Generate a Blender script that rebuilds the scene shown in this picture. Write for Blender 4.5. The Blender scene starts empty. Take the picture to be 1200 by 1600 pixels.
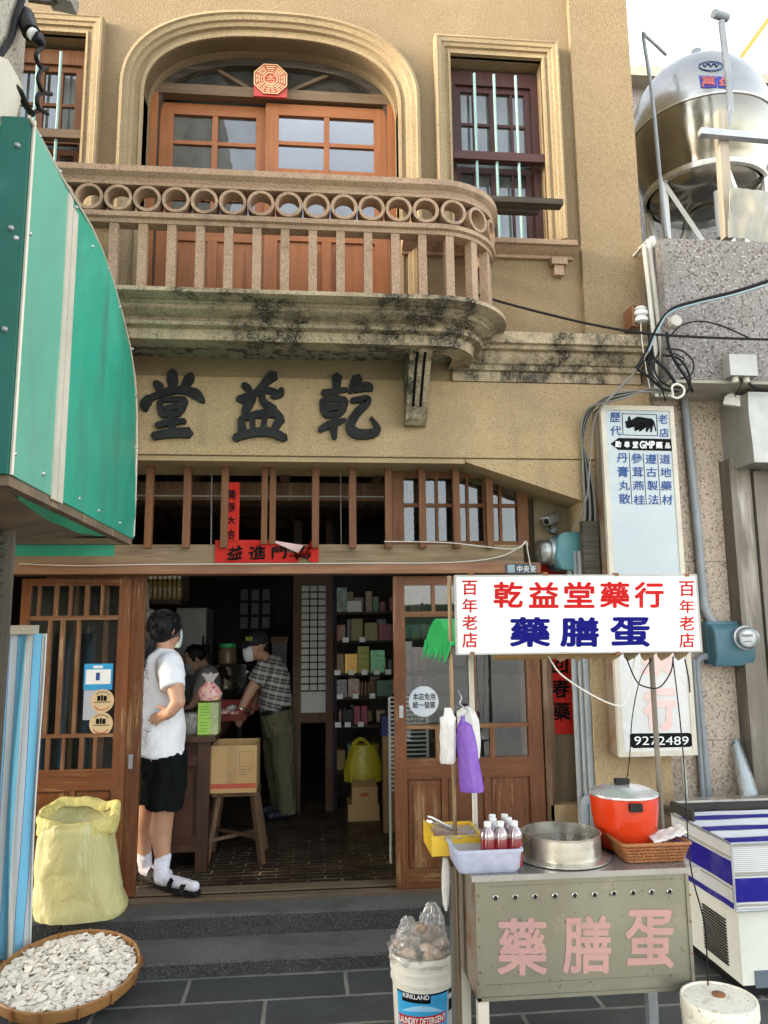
import bpy, bmesh, math, random
from math import *
from mathutils import Vector, Matrix, noise, geometry
random.seed(7)
SC = bpy.context.scene
COL = SC.collection
V = Vector
# ---------------------------------------------------------------- camera
CAMP = V((0, -4.43, 1.64)); FPX = 1200.0
YAW, PITCH, ROLL = radians(5.5), radians(8.8), radians(0.58)
FWD = V((sin(YAW)*cos(PITCH), cos(YAW)*cos(PITCH), sin(PITCH)))
R0 = V((cos(YAW), -sin(YAW), 0)); U0 = R0.cross(FWD)
RT = R0*cos(ROLL) - U0*sin(ROLL); UP = U0*cos(ROLL) + R0*sin(ROLL)
cd = bpy.data.cameras.new('camera'); cam = bpy.data.objects.new('camera', cd); COL.objects.link(cam)
mw = Matrix((RT, UP, -FWD)).transposed().to_4x4(); mw.translation = CAMP; cam.matrix_world = mw
cd.sensor_fit = 'VERTICAL'; cd.sensor_height = 24; cd.lens = 24*FPX/1600; cd.clip_start = .05; cd.clip_end = 500
SC.camera = cam
# ---------------------------------------------------------------- light
SUN_D = V((1, .24, -.28)).normalized()          # the way the sunlight travels
W = bpy.data.worlds.new('World'); SC.world = W; W.use_nodes = True
wn = W.node_tree; bg = wn.nodes['Background']
sky = wn.nodes.new('ShaderNodeTexSky'); sky.sky_type = 'NISHITA'; sky.sun_disc = False
sky.sun_elevation = asin(-SUN_D.z); sky.sun_rotation = atan2(-SUN_D.x, -SUN_D.y)
sky.air_density = 1.0; sky.dust_density = 1.2; sky.ozone_density = .6
hs = wn.nodes.new('ShaderNodeHueSaturation'); hs.inputs['Saturation'].default_value = .35
wn.links.new(sky.outputs[0], hs.inputs['Color']); wn.links.new(hs.outputs[0], bg.inputs['Color'])
bg.inputs['Strength'].default_value = .15
sl = bpy.data.lights.new('sun', 'SUN'); sl.energy = .55; sl.angle = radians(10); sl.color = (1, .74, .40)
so = bpy.data.objects.new('sun', sl); COL.objects.link(so); so.rotation_euler = SUN_D.to_track_quat('-Z', 'Y').to_euler(); so.location = (-6, -6, 8)
SC.view_settings.view_transform = 'Standard'; SC.view_settings.look = 'None'; SC.view_settings.gamma = 1
SC.view_settings.exposure = 2.87
SC.cycles.max_bounces = 8; SC.cycles.transparent_max_bounces = 12; SC.cycles.caustics_reflective = False; SC.cycles.caustics_refractive = False
SC.cycles.use_denoising = True; SC.cycles.sample_clamp_indirect = 6

# ---------------------------------------------------------------- measuring the photograph: pixel -> point on a real plane
def ray(px, py): return FWD + RT*((px-600)/FPX) + UP*((800-py)/FPX)
def Y(px, py, y):
    d = ray(px, py); return CAMP + d*((y-CAMP.y)/d.y)
def X(px, py, x):
    d = ray(px, py); return CAMP + d*((x-CAMP.x)/d.x)
def Z(px, py, z):
    d = ray(px, py); return CAMP + d*((z-CAMP.z)/d.z)
def RY(px0, py0, px1, py1, y):
    mx, my = (px0+px1)/2, (py0+py1)/2
    return Y(px0, my, y).x, Y(px1, my, y).x, Y(mx, py1, y).z, Y(mx, py0, y).z      # x0 x1 z0 z1

# ---------------------------------------------------------------- objects
ROOT = {}
def setp(o, label=None, cat=None, group=None, kind=None):
    for k, v in (('label', label), ('category', cat), ('group', group), ('kind', kind)):
        if v: o[k] = v
    return o
def thing(name, label, cat, loc=(0, 0, 0), rotz=0, group=None, kind=None):
    o = bpy.data.objects.new(name, None); COL.objects.link(o); o.empty_display_size = .1
    o.location = loc; o.rotation_euler = (0, 0, rotz)
    ROOT[o.name] = Matrix.Translation(V(loc)) @ Matrix.Rotation(rotz, 4, 'Z')
    return setp(o, label, cat, group, kind)
def link(name, me, mat, parent=None, origin=None, world=True):
    o = bpy.data.objects.new(name, me); COL.objects.link(o)
    if mat is not None:
        me.materials.clear(); me.materials.append(mat)
    if parent is not None:
        m = ROOT[parent.name]; ROOT[o.name] = m; o.parent = parent
        if world: me.transform(m.inverted())
    else:
        m = Matrix.Translation(V(origin) if origin is not None else V((0, 0, 0)))
        ROOT[o.name] = m; o.location = m.translation
        if world: me.transform(m.inverted())
    return o
def dup(root, loc, rotz=0, label=None, group=None):
    r = root.copy(); COL.objects.link(r); r.location = loc; r.rotation_euler = (0, 0, rotz)
    if label: r['label'] = label
    if group: r['group'] = group
    for ch in list(root.children):
        c = ch.copy(); COL.objects.link(c); c.parent = r
        for g in list(ch.children):
            d = g.copy(); COL.objects.link(d); d.parent = c
    ROOT[r.name] = Matrix.Translation(V(loc)) @ Matrix.Rotation(rotz, 4, 'Z')
    return r

class MB:
    def __init__(s): s.bm = bmesh.new()
    def face(s, pts):
        vs = [s.bm.verts.new(p) for p in pts]
        return s.bm.faces.new(vs)
    def box(s, x0, x1, y0, y1, z0, z1):
        if x0 > x1: x0, x1 = x1, x0
        if y0 > y1: y0, y1 = y1, y0
        if z0 > z1: z0, z1 = z1, z0
        v = [s.bm.verts.new((x, y, z)) for z in (z0, z1) for y in (y0, y1) for x in (x0, x1)]
        for f in ((0, 2, 3, 1), (4, 5, 7, 6), (0, 1, 5, 4), (1, 3, 7, 5), (3, 2, 6, 7), (2, 0, 4, 6)): s.bm.faces.new([v[i] for i in f])
        return s
    def obox(s, c, size, rot=(0, 0, 0)):
        from mathutils import Euler
        m = Matrix.Translation(V(c)) @ Euler(rot).to_matrix().to_4x4()
        n0 = len(s.bm.verts); a, b, d = [q/2 for q in size]
        s.bm.verts.ensure_lookup_table()
        v = [s.bm.verts.new(m @ V((x, y, z))) for z in (-d, d) for y in (-b, b) for x in (-a, a)]
        for f in ((0, 2, 3, 1), (4, 5, 7, 6), (0, 1, 5, 4), (1, 3, 7, 5), (3, 2, 6, 7), (2, 0, 4, 6)): s.bm.faces.new([v[i] for i in f])
        return s
    def beam(s, p0, p1, w, h=None, upv=(0, 0, 1)):
        h = h or w; p0, p1 = V(p0), V(p1); d = (p1-p0).normalized(); u = V(upv)
        if abs(d.dot(u)) > .98: u = V((0, 1, 0))
        a = d.cross(u).normalized()*(w/2); b = a.cross(d).normalized()*(h/2)
        q = [[p+sa*a+sb*b for sa, sb in ((-1, -1), (1, -1), (1, 1), (-1, 1))] for p in (p0, p1)]
        vs = [[s.bm.verts.new(p) for p in r] for r in q]
        for i in range(4): s.bm.faces.new([vs[0][i], vs[0][(i+1) % 4], vs[1][(i+1) % 4], vs[1][i]])
        s.bm.faces.new(vs[0][::-1]); s.bm.faces.new(vs[1]); return s
    def prism(s, pts, vec):
        vec = V(vec); a = [s.bm.verts.new(p) for p in pts]; b = [s.bm.verts.new(V(p)+vec) for p in pts]
        n = len(pts)
        f0 = s.bm.faces.new(a); f1 = s.bm.faces.new(b[::-1])
        for i in range(n): s.bm.faces.new([a[i], b[i], b[(i+1) % n], a[(i+1) % n]])
        if n > 4: bmesh.ops.triangulate(s.bm, faces=[f0, f1])
        return s
    def tube(s, pts, r, seg=8, flat=1.0):
        pts = [V(p) for p in pts]; n = len(pts)
        rr = r if isinstance(r, (list, tuple)) else [r]*n
        t = (pts[1]-pts[0]).normalized(); u = t.orthogonal().normalized(); rings = []
        for i, p in enumerate(pts):
            t2 = ((pts[min(i+1, n-1)]-pts[max(i-1, 0)])).normalized()
            u = (u - t2*u.dot(t2)).normalized(); w = t2.cross(u)
            rings.append([s.bm.verts.new(p+(u*cos(2*pi*k/seg)+w*sin(2*pi*k/seg)*flat)*rr[i]) for k in range(seg)])
        for i in range(n-1):
            for k in range(seg): s.bm.faces.new([rings[i][k], rings[i][(k+1) % seg], rings[i+1][(k+1) % seg], rings[i+1][k]])
        s.bm.faces.new(rings[0][::-1]); s.bm.faces.new(rings[-1]); return s
    def loft(s, rings, cap=True):
        vs = [[s.bm.verts.new(p) for p in r] for r in rings]; n = len(rings[0])
        for i in range(len(vs)-1):
            for k in range(n): s.bm.faces.new([vs[i][k], vs[i][(k+1) % n], vs[i+1][(k+1) % n], vs[i+1][k]])
        if cap: s.bm.faces.new(vs[0][::-1]); s.bm.faces.new(vs[-1])
        return s
    def lathe(s, c, prof, seg=32, m=None, cap=True):
        m = m or Matrix(); c = V(c)
        return s.loft([[c + m @ V((max(r, 1e-4)*cos(2*pi*k/seg), max(r, 1e-4)*sin(2*pi*k/seg), z)) for k in range(seg)] for r, z in prof], cap)
    def ell(s, c, rad, rot=None, seg=16, rings=10):
        m = rot if rot is not None else Matrix.Identity(3); c = V(c)
        R = [[c + m @ V((rad[0]*max(sin(pi*i/rings), 1e-3)*cos(2*pi*k/seg), rad[1]*max(sin(pi*i/rings), 1e-3)*sin(2*pi*k/seg), -rad[2]*cos(pi*i/rings))) for k in range(seg)] for i in range(rings+1)]
        return s.loft(R)
    def cone(s, p0, r0, p1, r1, seg=14):       # tapered capsule for bodies
        p0, p1 = V(p0), V(p1)
        s.ell(p0, (r0, r0, r0), seg=seg, rings=8); s.ell(p1, (r1, r1, r1), seg=seg, rings=8)
        if (p1-p0).length > 1e-4: s.tube([p0, p1], [r0, r1], seg)
        return s
    def sweep(s, path, prof, fn, closed=False):
        """path: 2-D points; prof: (n, d); fn(a, b, d) -> 3-D. n goes to the left of the walking direction"""
        n = len(path); rings = []
        for i in range(n):
            p = V(path[i]); a = V(path[i-1]) if (closed or i > 0) else None; b = V(path[(i+1) % n]) if (closed or i < n-1) else None
            d1 = (p-a).normalized() if a is not None else (b-p).normalized(); d2 = (b-p).normalized() if b is not None else d1
            n1 = V((-d1.y, d1.x)); n2 = V((-d2.y, d2.x)); m = n1+n2; m = m/max(m.dot(n1), .2) if m.length > 1e-6 else n1
            rings.append([fn(p.x+m.x*q, p.y+m.y*q, d) for q, d in prof])
        vs = [[s.bm.verts.new(p) for p in r] for r in rings]; k = len(prof)
        for i in range(n if closed else n-1):
            for j in range(k-1): s.bm.faces.new([vs[i][j], vs[i][j+1], vs[(i+1) % n][j+1], vs[(i+1) % n][j]])
        if not closed:
            for r in (vs[0], vs[-1]):
                if k > 2: s.bm.faces.new(r)
        return s
    def grid(s, fn, nu, nv):
        vs = [[s.bm.verts.new(fn(i/nu, j/nv)) for j in range(nv+1)] for i in range(nu+1)]
        for i in range(nu):
            for j in range(nv): s.bm.faces.new([vs[i][j], vs[i+1][j], vs[i+1][j+1], vs[i][j+1]])
        return s
    def solid(s, t):
        bmesh.ops.recalc_face_normals(s.bm, faces=s.bm.faces); bmesh.ops.solidify(s.bm, geom=s.bm.faces[:], thickness=t); return s
    def jitter(s, amp, freq=6, seed=0):
        for v in s.bm.verts: v.co += noise.noise_vector(v.co*freq+V((seed, seed*2, 0)))*amp
        return s
    def cut(s, step):
        """cut long edges so wear and sag can be modelled"""
        es = [e for e in s.bm.edges if e.calc_length() > step]
        bmesh.ops.subdivide_edges(s.bm, edges=es, cuts=2, use_grid_fill=True); return s
    def each(s, *a, **k):
        """every separate piece becomes an object of its own"""
        left = set(s.bm.verts); out = []
        s.bm.verts.index_update()
        for v0 in list(s.bm.verts):
            if v0 not in left: continue
            st = [v0]; isl = {v0}; left.discard(v0)
            while st:
                v = st.pop()
                for e in v.link_edges:
                    w = e.other_vert(v)
                    if w in left: left.discard(w); isl.add(w); st.append(w)
            m = MB(); mp = {v: m.bm.verts.new(v.co) for v in sorted(isl, key=lambda q: q.index)}
            for f in s.bm.faces:
                if f.verts[0] in isl: m.bm.faces.new([mp[v] for v in f.verts])
            out.append(m.done(*a, **k))
        s.bm.free(); return out
    def done(s, name, mat, parent=None, bevel=0, smooth=None, origin=None, seg=2, world=True, recalc=True, angle=38):
        bm = s.bm
        if bevel:
            es = [e for e in bm.edges if len(e.link_faces) == 2 and e.calc_face_angle(0) > radians(32)]
            bmesh.ops.bevel(bm, geom=es, offset=bevel, segments=seg, affect='EDGES', clamp_overlap=True)
        if recalc: bmesh.ops.recalc_face_normals(bm, faces=bm.faces)
        me = bpy.data.meshes.new(name); bm.to_mesh(me); bm.free()
        if smooth is None: smooth = True
        if smooth: me.shade_smooth(); me.set_sharp_from_angle(angle=radians(angle))
        return link(name, me, mat, parent, origin, world)

def evalmesh(o):
    dg = bpy.context.evaluated_depsgraph_get(); dg.update()
    me = bpy.data.meshes.new_from_object(o.evaluated_get(dg)); bpy.data.objects.remove(o); return me
def remesh(mb, voxel, smooth=6, name='body', mat=None, parent=None, disp=None, origin=None):
    """one continuous skin over overlapping forms"""
    bmesh.ops.recalc_face_normals(mb.bm, faces=mb.bm.faces)
    me = bpy.data.meshes.new('tmp'); mb.bm.to_mesh(me); mb.bm.free()
    o = bpy.data.objects.new('tmp', me); COL.objects.link(o)
    r = o.modifiers.new('r', 'REMESH'); r.mode = 'VOXEL'; r.voxel_size = voxel
    if smooth:
        q = o.modifiers.new('s', 'SMOOTH'); q.factor = .5; q.iterations = smooth
    m2 = evalmesh(o)
    if disp:
        m2.update(); nrm = [v.normal.copy() for v in m2.vertices]
        for v, n in zip(m2.vertices, nrm): v.co += n*disp(v.co)
    m2.shade_smooth(); m2.name = name
    return link(name, m2, mat, parent, origin)

# ---------------------------------------------------------------- writing
def glyph(body, off=0, extr=0):
    cu = bpy.data.curves.new('t', 'FONT'); cu.body = body; cu.size = 1; cu.offset = off; cu.extrude = extr; cu.resolution_u = 3
    o = bpy.data.objects.new('t', cu); COL.objects.link(o); me = evalmesh(o); bpy.data.curves.remove(cu); return me
def write(items, y, name, mat, parent, off=.012, thick=.0012, warp=0, wseed=0, shear=0, each=False):
    """items: (string, px0, py0, px1, py1): each fitted into its box on the plane y (facing the street); one mesh.
    weight comes from copies of the glyph laid a hair apart in depth"""
    if each: return [write([q], y, name, mat, parent, off, thick, warp, wseed, shear) for q in items]
    bm = bmesh.new()
    for it in items:
        body, a, b, c, d = it[:5]
        p00 = Y(a, d, y); p10 = Y(c, d, y); p01 = Y(a, b, y); p11 = Y(c, b, y)
        me = glyph(body, 0, 0)
        xs = [v.co.x for v in me.vertices]; ys = [v.co.y for v in me.vertices]
        x0, x1, y0, y1 = min(xs), max(xs), min(ys), max(ys)
        t = bmesh.new(); t.from_mesh(me)
        if warp: bmesh.ops.subdivide_edges(t, edges=[e for e in t.edges if e.calc_length() > .12], cuts=1)
        sh = [(0, 0)]+([(off*cos(2*pi*k/8), off*sin(2*pi*k/8)) for k in range(8)] if off > .004 else [])
        base = [v.co.copy() for v in t.verts]
        for j, (ox, oy) in enumerate(sh):
            for v, co in zip(t.verts, base):
                u, w = (co.x+ox-x0+off)/(x1-x0+2*off), (co.y+oy-y0+off)/(y1-y0+2*off)
                if warp:
                    nv = noise.noise_vector(V((u*3.1+wseed, w*3.1, a*.01)))
                    u += nv.x*warp; w += nv.y*warp; w += shear*(u-.5)
                v.co = (p00*(1-u)+p10*u)*(1-w) + (p01*(1-u)+p11*u)*w - V((0, thick+.00009*j, 0))
            tm = bpy.data.meshes.new('g'); t.to_mesh(tm); bm.from_mesh(tm); bpy.data.meshes.remove(tm)
        t.free(); bpy.data.meshes.remove(me)
    for f in bm.faces:
        if f.normal.y > 0: f.normal_flip()
    me = bpy.data.meshes.new(name); bm.to_mesh(me); bm.free()
    return link(name, me, mat, parent)
# ---------------------------------------------------------------- materials (all procedural)
class NT:
    def __init__(s, name):
        s.m = bpy.data.materials.new(name); s.m.use_nodes = True; s.t = s.m.node_tree; s.t.nodes.clear()
        s.out = s.t.nodes.new('ShaderNodeOutputMaterial'); s.pos = None
    def n(s, typ, **kw):
        x = s.t.nodes.new('ShaderNode'+typ)
        for k, v in kw.items():
            if k.startswith('i_'):
                x.inputs[k[2:].replace('_', ' ')].default_value = v
            else: setattr(x, k, v)
        return x
    def l(s, a, b): s.t.links.new(a, b)
    def P(s, scale=(1, 1, 1), rot=(0, 0, 0), loc=(0, 0, 0)):
        g = s.n('NewGeometry'); mp = s.n('Mapping'); mp.inputs['Scale'].default_value = scale; mp.inputs['Rotation'].default_value = rot; mp.inputs['Location'].default_value = loc
        s.l(g.outputs['Position'], mp.inputs['Vector']); return mp.outputs[0]
    def noise(s, vec, scale, detail=4, rough=.55, dist=0):
        x = s.n('TexNoise'); x.inputs['Scale'].default_value = scale; x.inputs['Detail'].default_value = detail; x.inputs['Roughness'].default_value = rough; x.inputs['Distortion'].default_value = dist
        s.l(vec, x.inputs['Vector']); return x.outputs['Fac']
    def ramp(s, fac, a, b, ca=0., cb=1.):
        x = s.n('MapRange'); x.clamp = True
        for k, v in zip(('From Min', 'From Max', 'To Min', 'To Max'), (a, b, ca, cb)): x.inputs[k].default_value = v
        s.l(fac, x.inputs['Value']); return x.outputs[0]
    def mix(s, fac, a, b):
        x = s.n('Mix', data_type='RGBA')
        if isinstance(fac, (int, float)): x.inputs['Factor'].default_value = fac
        else: s.l(fac, x.inputs['Factor'])
        for q, k in ((a, 'A'), (b, 'B')):
            i = [z for z in x.inputs if z.name == k and z.type == 'RGBA'][0]
            if isinstance(q, (tuple, list)): i.default_value = (*q[:3], 1)
            else: s.l(q, i)
        return [z for z in x.outputs if z.type == 'RGBA'][0]
    def math(s, op, a, b=0.):
        x = s.n('Math', operation=op)
        for q, i in ((a, 0), (b, 1)):
            if isinstance(q, (int, float)): x.inputs[i].default_value = q
            else: s.l(q, x.inputs[i])
        return x.outputs[0]
    def bsdf(s, col, rough=.6, metal=0., spec=.5, bump=None, bstr=.3, bdist=.01, **kw):
        p = s.n('BsdfPrincipled')
        for q, k in ((col, 'Base Color'), (rough, 'Roughness'), (metal, 'Metallic'), (spec, 'Specular IOR Level')):
            if isinstance(q, (tuple, list)): p.inputs[k].default_value = (*q[:3], 1)
            elif isinstance(q, (int, float)): p.inputs[k].default_value = q
            else: s.l(q, p.inputs[k])
        for k, v in kw.items(): p.inputs[k.replace('_', ' ')].default_value = v
        if bump is not None:
            b = s.n('Bump'); b.inputs['Strength'].default_value = bstr; b.inputs['Distance'].default_value = bdist
            s.l(bump, b.inputs['Height']); s.l(b.outputs[0], p.inputs['Normal'])
        s.l(p.outputs[0], s.out.inputs['Surface']); return p

def mat(name, c1, c2=None, scale=6, rough=.6, metal=0., bump=.0, bscale=80, stretch=(1, 1, 1), stain=None, speck=None, spec=.5, wear=None, bdist=.01, streak=None, **kw):
    t = NT(name); v = t.P(stretch)
    c2 = c2 or tuple(x*.8 for x in c1)
    f = t.noise(v, scale, 5, .6); col = t.mix(t.ramp(f, .3, .7), c1, c2)
    if speck:                                    # (colour, scale, lo, hi)
        q = t.noise(t.P(), speck[1], 2, .5); col = t.mix(t.ramp(q, speck[2], speck[3]), col, speck[0])
        if len(speck) > 4:
            q = t.noise(t.P(loc=(5, 3, 1)), speck[5], 2, .5); col = t.mix(t.ramp(q, speck[6], speck[7]), col, speck[4])
    if streak:                                   # (colour, scale, lo, hi): runs downwards
        q = t.noise(t.P((1, 1, .12)), streak[1], 5, .65); col = t.mix(t.ramp(q, streak[2], streak[3]), col, streak[0])
    if stain:                                    # (colour, scale, lo, hi)
        q = t.noise(t.P(loc=(2.3, 1.1, .7)), stain[1], 7, .68, .4); col = t.mix(t.ramp(q, stain[2], stain[3]), col, stain[0])
    if wear:                                     # (colour, stretch, scale, lo, hi)
        q = t.noise(t.P(wear[1], loc=(1, 7, 3)), wear[2], 8, .75, .3); col = t.mix(t.ramp(q, wear[3], wear[4]), col, wear[0])
    b = t.noise(t.P(stretch), bscale, 3, .6) if bump else None
    rr = t.ramp(t.noise(t.P(loc=(9, 9, 9)), scale*2.5, 4), .3, .7, max(rough-.1, .03), min(rough+.12, 1))
    t.bsdf(col, rr, metal, spec, b, bump, bdist, **kw); return t.m

def flat(name, c, rough=.5, metal=0., **kw): return mat(name, c, tuple(x*.9 for x in c), 14, rough, metal, **kw)

def glass(name, tint=(.9, .94, .94), refl=1.3, rough=.015, dirt=.06):
    t = NT(name); tr = t.n('BsdfTransparent'); tr.inputs[0].default_value = (*tint, 1)
    gl = t.n('BsdfGlossy'); gl.inputs['Roughness'].default_value = rough; gl.inputs[0].default_value = (.95, .97, 1, 1)
    fr = t.n('Fresnel'); fr.inputs['IOR'].default_value = 1.5
    k = t.math('MINIMUM', t.math('MULTIPLY', fr.outputs[0], refl), 1.)
    nb = t.n('Bump'); nb.inputs['Strength'].default_value = .05; nb.inputs['Distance'].default_value = .01
    t.l(t.noise(t.P(), 5, 2), nb.inputs['Height']); t.l(nb.outputs[0], gl.inputs['Normal'])
    mx = t.n('MixShader'); t.l(k, mx.inputs[0]); t.l(tr.outputs[0], mx.inputs[1]); t.l(gl.outputs[0], mx.inputs[2])
    df = t.n('BsdfDiffuse'); df.inputs[0].default_value = (.55, .55, .5, 1)
    m2 = t.n('MixShader'); t.l(t.ramp(t.noise(t.P(), 9, 6, .7), .35, .8, dirt*.2, dirt*2), m2.inputs[0]); t.l(mx.outputs[0], m2.inputs[1]); t.l(df.outputs[0], m2.inputs[2])
    t.l(m2.outputs[0], t.out.inputs['Surface']); return t.m

def film(name, c, alpha=.5, rough=.3, trans=.5, gloss=.12, crease=0):
    """thin plastic: part see-through, part translucent"""
    t = NT(name); tr = t.n('BsdfTransparent'); tr.inputs[0].default_value = (*c, 1)
    d = t.n('BsdfDiffuse'); d.inputs[0].default_value = (*c, 1); tl = t.n('BsdfTranslucent'); tl.inputs[0].default_value = (*c, 1)
    m1 = t.n('MixShader'); m1.inputs[0].default_value = trans; t.l(d.outputs[0], m1.inputs[1]); t.l(tl.outputs[0], m1.inputs[2])
    m2 = t.n('MixShader'); t.l(t.ramp(t.noise(t.P(), 20, 4), .3, .7, max(alpha-.12, 0), min(alpha+.12, 1)), m2.inputs[0]); t.l(tr.outputs[0], m2.inputs[1]); t.l(m1.outputs[0], m2.inputs[2])
    g = t.n('BsdfGlossy'); g.inputs['Roughness'].default_value = rough
    if crease:
        n_ = t.noise(t.P((1, 1, .7), (.3, .2, .6)), crease, 4, .6, 1.2); bp_ = t.n('Bump'); bp_.inputs['Strength'].default_value = 1; bp_.inputs['Distance'].default_value = .009
        t.l(t.math('ABSOLUTE', t.math('SUBTRACT', n_, .5)), bp_.inputs['Height'])
        for q in (d, tl, g): t.l(bp_.outputs[0], q.inputs['Normal'])
    m3 = t.n('MixShader'); m3.inputs[0].default_value = gloss; t.l(m2.outputs[0], m3.inputs[1]); t.l(g.outputs[0], m3.inputs[2])
    t.l(m3.outputs[0], t.out.inputs['Surface']); return t.m

def m_brick(name, c1, c2, cm, bw, bh, mortar, rough=.5, axis='xy', rot=0, off=.5, loc=(0, 0, 0), bump=.4, wet=None, streaky=0, spec=.5):
    t = NT(name); v = t.P((1, 1, 1), (0, 0, rot), loc)
    if axis == 'xz': v = t.P((1, 1, 1), (radians(90), 0, 0), loc)
    b = t.n('TexBrick'); b.offset = off; b.inputs['Scale'].default_value = 1; b.inputs['Mortar Size'].default_value = mortar; b.inputs['Mortar Smooth'].default_value = .2
    b.inputs['Brick Width'].default_value = bw; b.inputs['Row Height'].default_value = bh; b.inputs['Bias'].default_value = 0
    b.inputs['Color1'].default_value = (*c1, 1); b.inputs['Color2'].default_value = (*c2, 1); b.inputs['Mortar'].default_value = (*cm, 1)
    dv = t.n('VectorMath', operation='ADD'); nz = t.n('TexNoise'); nz.inputs['Scale'].default_value = 9; t.l(v, nz.inputs['Vector'])
    sc = t.n('VectorMath', operation='SCALE'); sc.inputs['Scale'].default_value = .008; t.l(nz.outputs['Color'], sc.inputs[0]); t.l(v, dv.inputs[0]); t.l(sc.outputs[0], dv.inputs[1])
    t.l(dv.outputs[0], b.inputs['Vector'])
    bc_ = b.outputs['Color']
    if streaky: bc_ = t.mix(t.math('MULTIPLY', t.ramp(t.noise(t.P(loc=(7, 7, 0)), 5, 5, .7), .38, .62, 1, 0), b.outputs['Fac']), bc_, tuple(x*.5 for x in c1))
    n1 = t.noise(t.P(), 7, 6, .65); col = t.mix(t.ramp(n1, .35, .75, 0, .6), bc_, tuple(x*.45 for x in c1))
    n2 = t.noise(t.P(loc=(4, 1, 0)), 60, 4, .7); col = t.mix(t.ramp(n2, .58, .75, 0, .35), col, tuple(min(x*2.2+.01, 1) for x in c1))
    h = t.math('ADD', t.math('MULTIPLY', b.outputs['Fac'], -1.), t.math('MULTIPLY', t.noise(t.P(), 40, 5, .6), .35))
    rr = t.ramp(t.noise(t.P(loc=(3, 3, 3)), 5, 5), .3, .7, rough-.12, rough+.15)
    t.bsdf(col, rr, 0, spec, h, bump, .006); return t.m

def m_wood(name, c1, c2, grain='z', rough=.5, wear=None, k=1., bump=.15, spec=.3):
    st = {'z': (14, 14, .9), 'x': (.9, 14, 14), 'y': (14, .9, 14)}[grain]; st = tuple(q*k for q in st)
    t = NT(name); v = t.P(st); f = t.noise(v, 3.2, 6, .6, .6); col = t.mix(t.ramp(f, .3, .72), c1, c2)
    f2 = t.noise(t.P(), 2.2, 4); col = t.mix(t.ramp(f2, .4, .75, 0, .5), col, tuple(q*.55 for q in c1))
    if wear:
        w = t.noise(t.P(tuple(q*.45 for q in st), loc=(3, 5, 8)), 2.3, 9, .78, .5); w2 = t.noise(t.P(loc=(8, 2, 4)), 2.6, 3)
        fac = t.math('MULTIPLY', t.ramp(w, wear[1], wear[2]), t.ramp(w2, .38, .62)); col = t.mix(fac, col, wear[0])
    t.bsdf(col, t.ramp(f2, .3, .7, rough-.1, rough+.15), 0, spec, f, bump, .004); return t.m

def m_door(name, grain):
    """old red-brown paint, scratched and rubbed through to pale wood in places"""
    st = {'z': (14, 14, .9), 'x': (.9, 14, 14)}[grain]; t = NT(name); f = t.noise(t.P(st), 3.2, 6, .6, .6); col = t.mix(t.ramp(f, .3, .72), (.195, .062, .015), (.105, .033, .008))
    b = t.noise(t.P(), 2.2, 4); col = t.mix(t.ramp(b, .4, .75, 0, .55), col, (.05, .018, .008))
    rub = t.math('MULTIPLY', t.ramp(t.noise(t.P(tuple(q*.5 for q in st), loc=(3, 5, 8)), 2.6, 9, .8, .6), .50, .60), t.ramp(t.noise(t.P(loc=(8, 2, 4)), 3.2, 4), .44, .60)); col = t.mix(rub, col, (.34, .20, .088))
    scr = t.math('MULTIPLY', t.ramp(t.noise(t.P((9, 9, 3), (0, .35, 0)), 9, 6, .8, 1.5), .63, .67), t.ramp(t.noise(t.P(loc=(1, 2, 9)), 2.0, 3), .45, .6)); col = t.mix(scr, col, (.42, .30, .19))
    t.bsdf(col, t.ramp(b, .3, .7, .42, .65), 0, .4, t.math('ADD', f, rub), .25, .004); return t.m
def m_cloth(name, c1, c2, sc=9, k=.8, dist=.02, rough=.9, weave=0, stretch=(1, 1, .7), spec=.3):
    """creased cloth or film: ridges of folded noise in the relief"""
    t = NT(name); n1 = t.noise(t.P(stretch, (.2, .3, .5)), sc, 3, .5, .8); n2 = t.noise(t.P(stretch, (.6, .1, .9)), sc*2.3, 3, .55, 1.2)
    r1 = t.math('ABSOLUTE', t.math('SUBTRACT', n1, .5)); r2 = t.math('ABSOLUTE', t.math('SUBTRACT', n2, .5))
    h = t.math('ADD', t.math('MULTIPLY', t.math('MINIMUM', r1, .16), 1.6), t.math('MULTIPLY', t.math('MINIMUM', r2, .14), .6))
    col = t.mix(t.ramp(t.noise(t.P(), 4, 5), .3, .7), c1, c2)
    t.bsdf(col, rough, 0, spec, h, k, dist); return t.m
PL_A, PL_B = (.252, .184, .100), (.20, .143, .076)  # upper wall: same plaster as below, set darker to offset the stronger light
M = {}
M['plaster'] = mat('upper_plaster_dimmed', PL_A, PL_B, 1.6, .9, bump=.9, bscale=85, speck=((.165, .115, .058), 100, .51, .70, (.37, .285, .16), 115, .57, .74), stain=((.20, .145, .078), 1.3, .56, .80), streak=((.22, .16, .085), 5, .56, .8), bdist=.008)
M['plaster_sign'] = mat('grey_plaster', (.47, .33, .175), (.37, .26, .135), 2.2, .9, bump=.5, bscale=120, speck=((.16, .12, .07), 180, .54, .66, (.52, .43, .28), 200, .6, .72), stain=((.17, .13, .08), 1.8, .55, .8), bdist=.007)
M['plaster_low'] = mat('lower_plaster_lifted', (.44, .318, .17), (.34, .238, .122), 1.7, .9, bump=.7, bscale=90, speck=((.20, .14, .078), 105, .54, .74, (.52, .40, .245), 120, .60, .76), stain=((.24, .18, .115), 1.2, .52, .78), streak=((.25, .185, .11), 6, .54, .78), bdist=.007)  # same plaster, set lighter to make up for the weaker light low down
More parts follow.
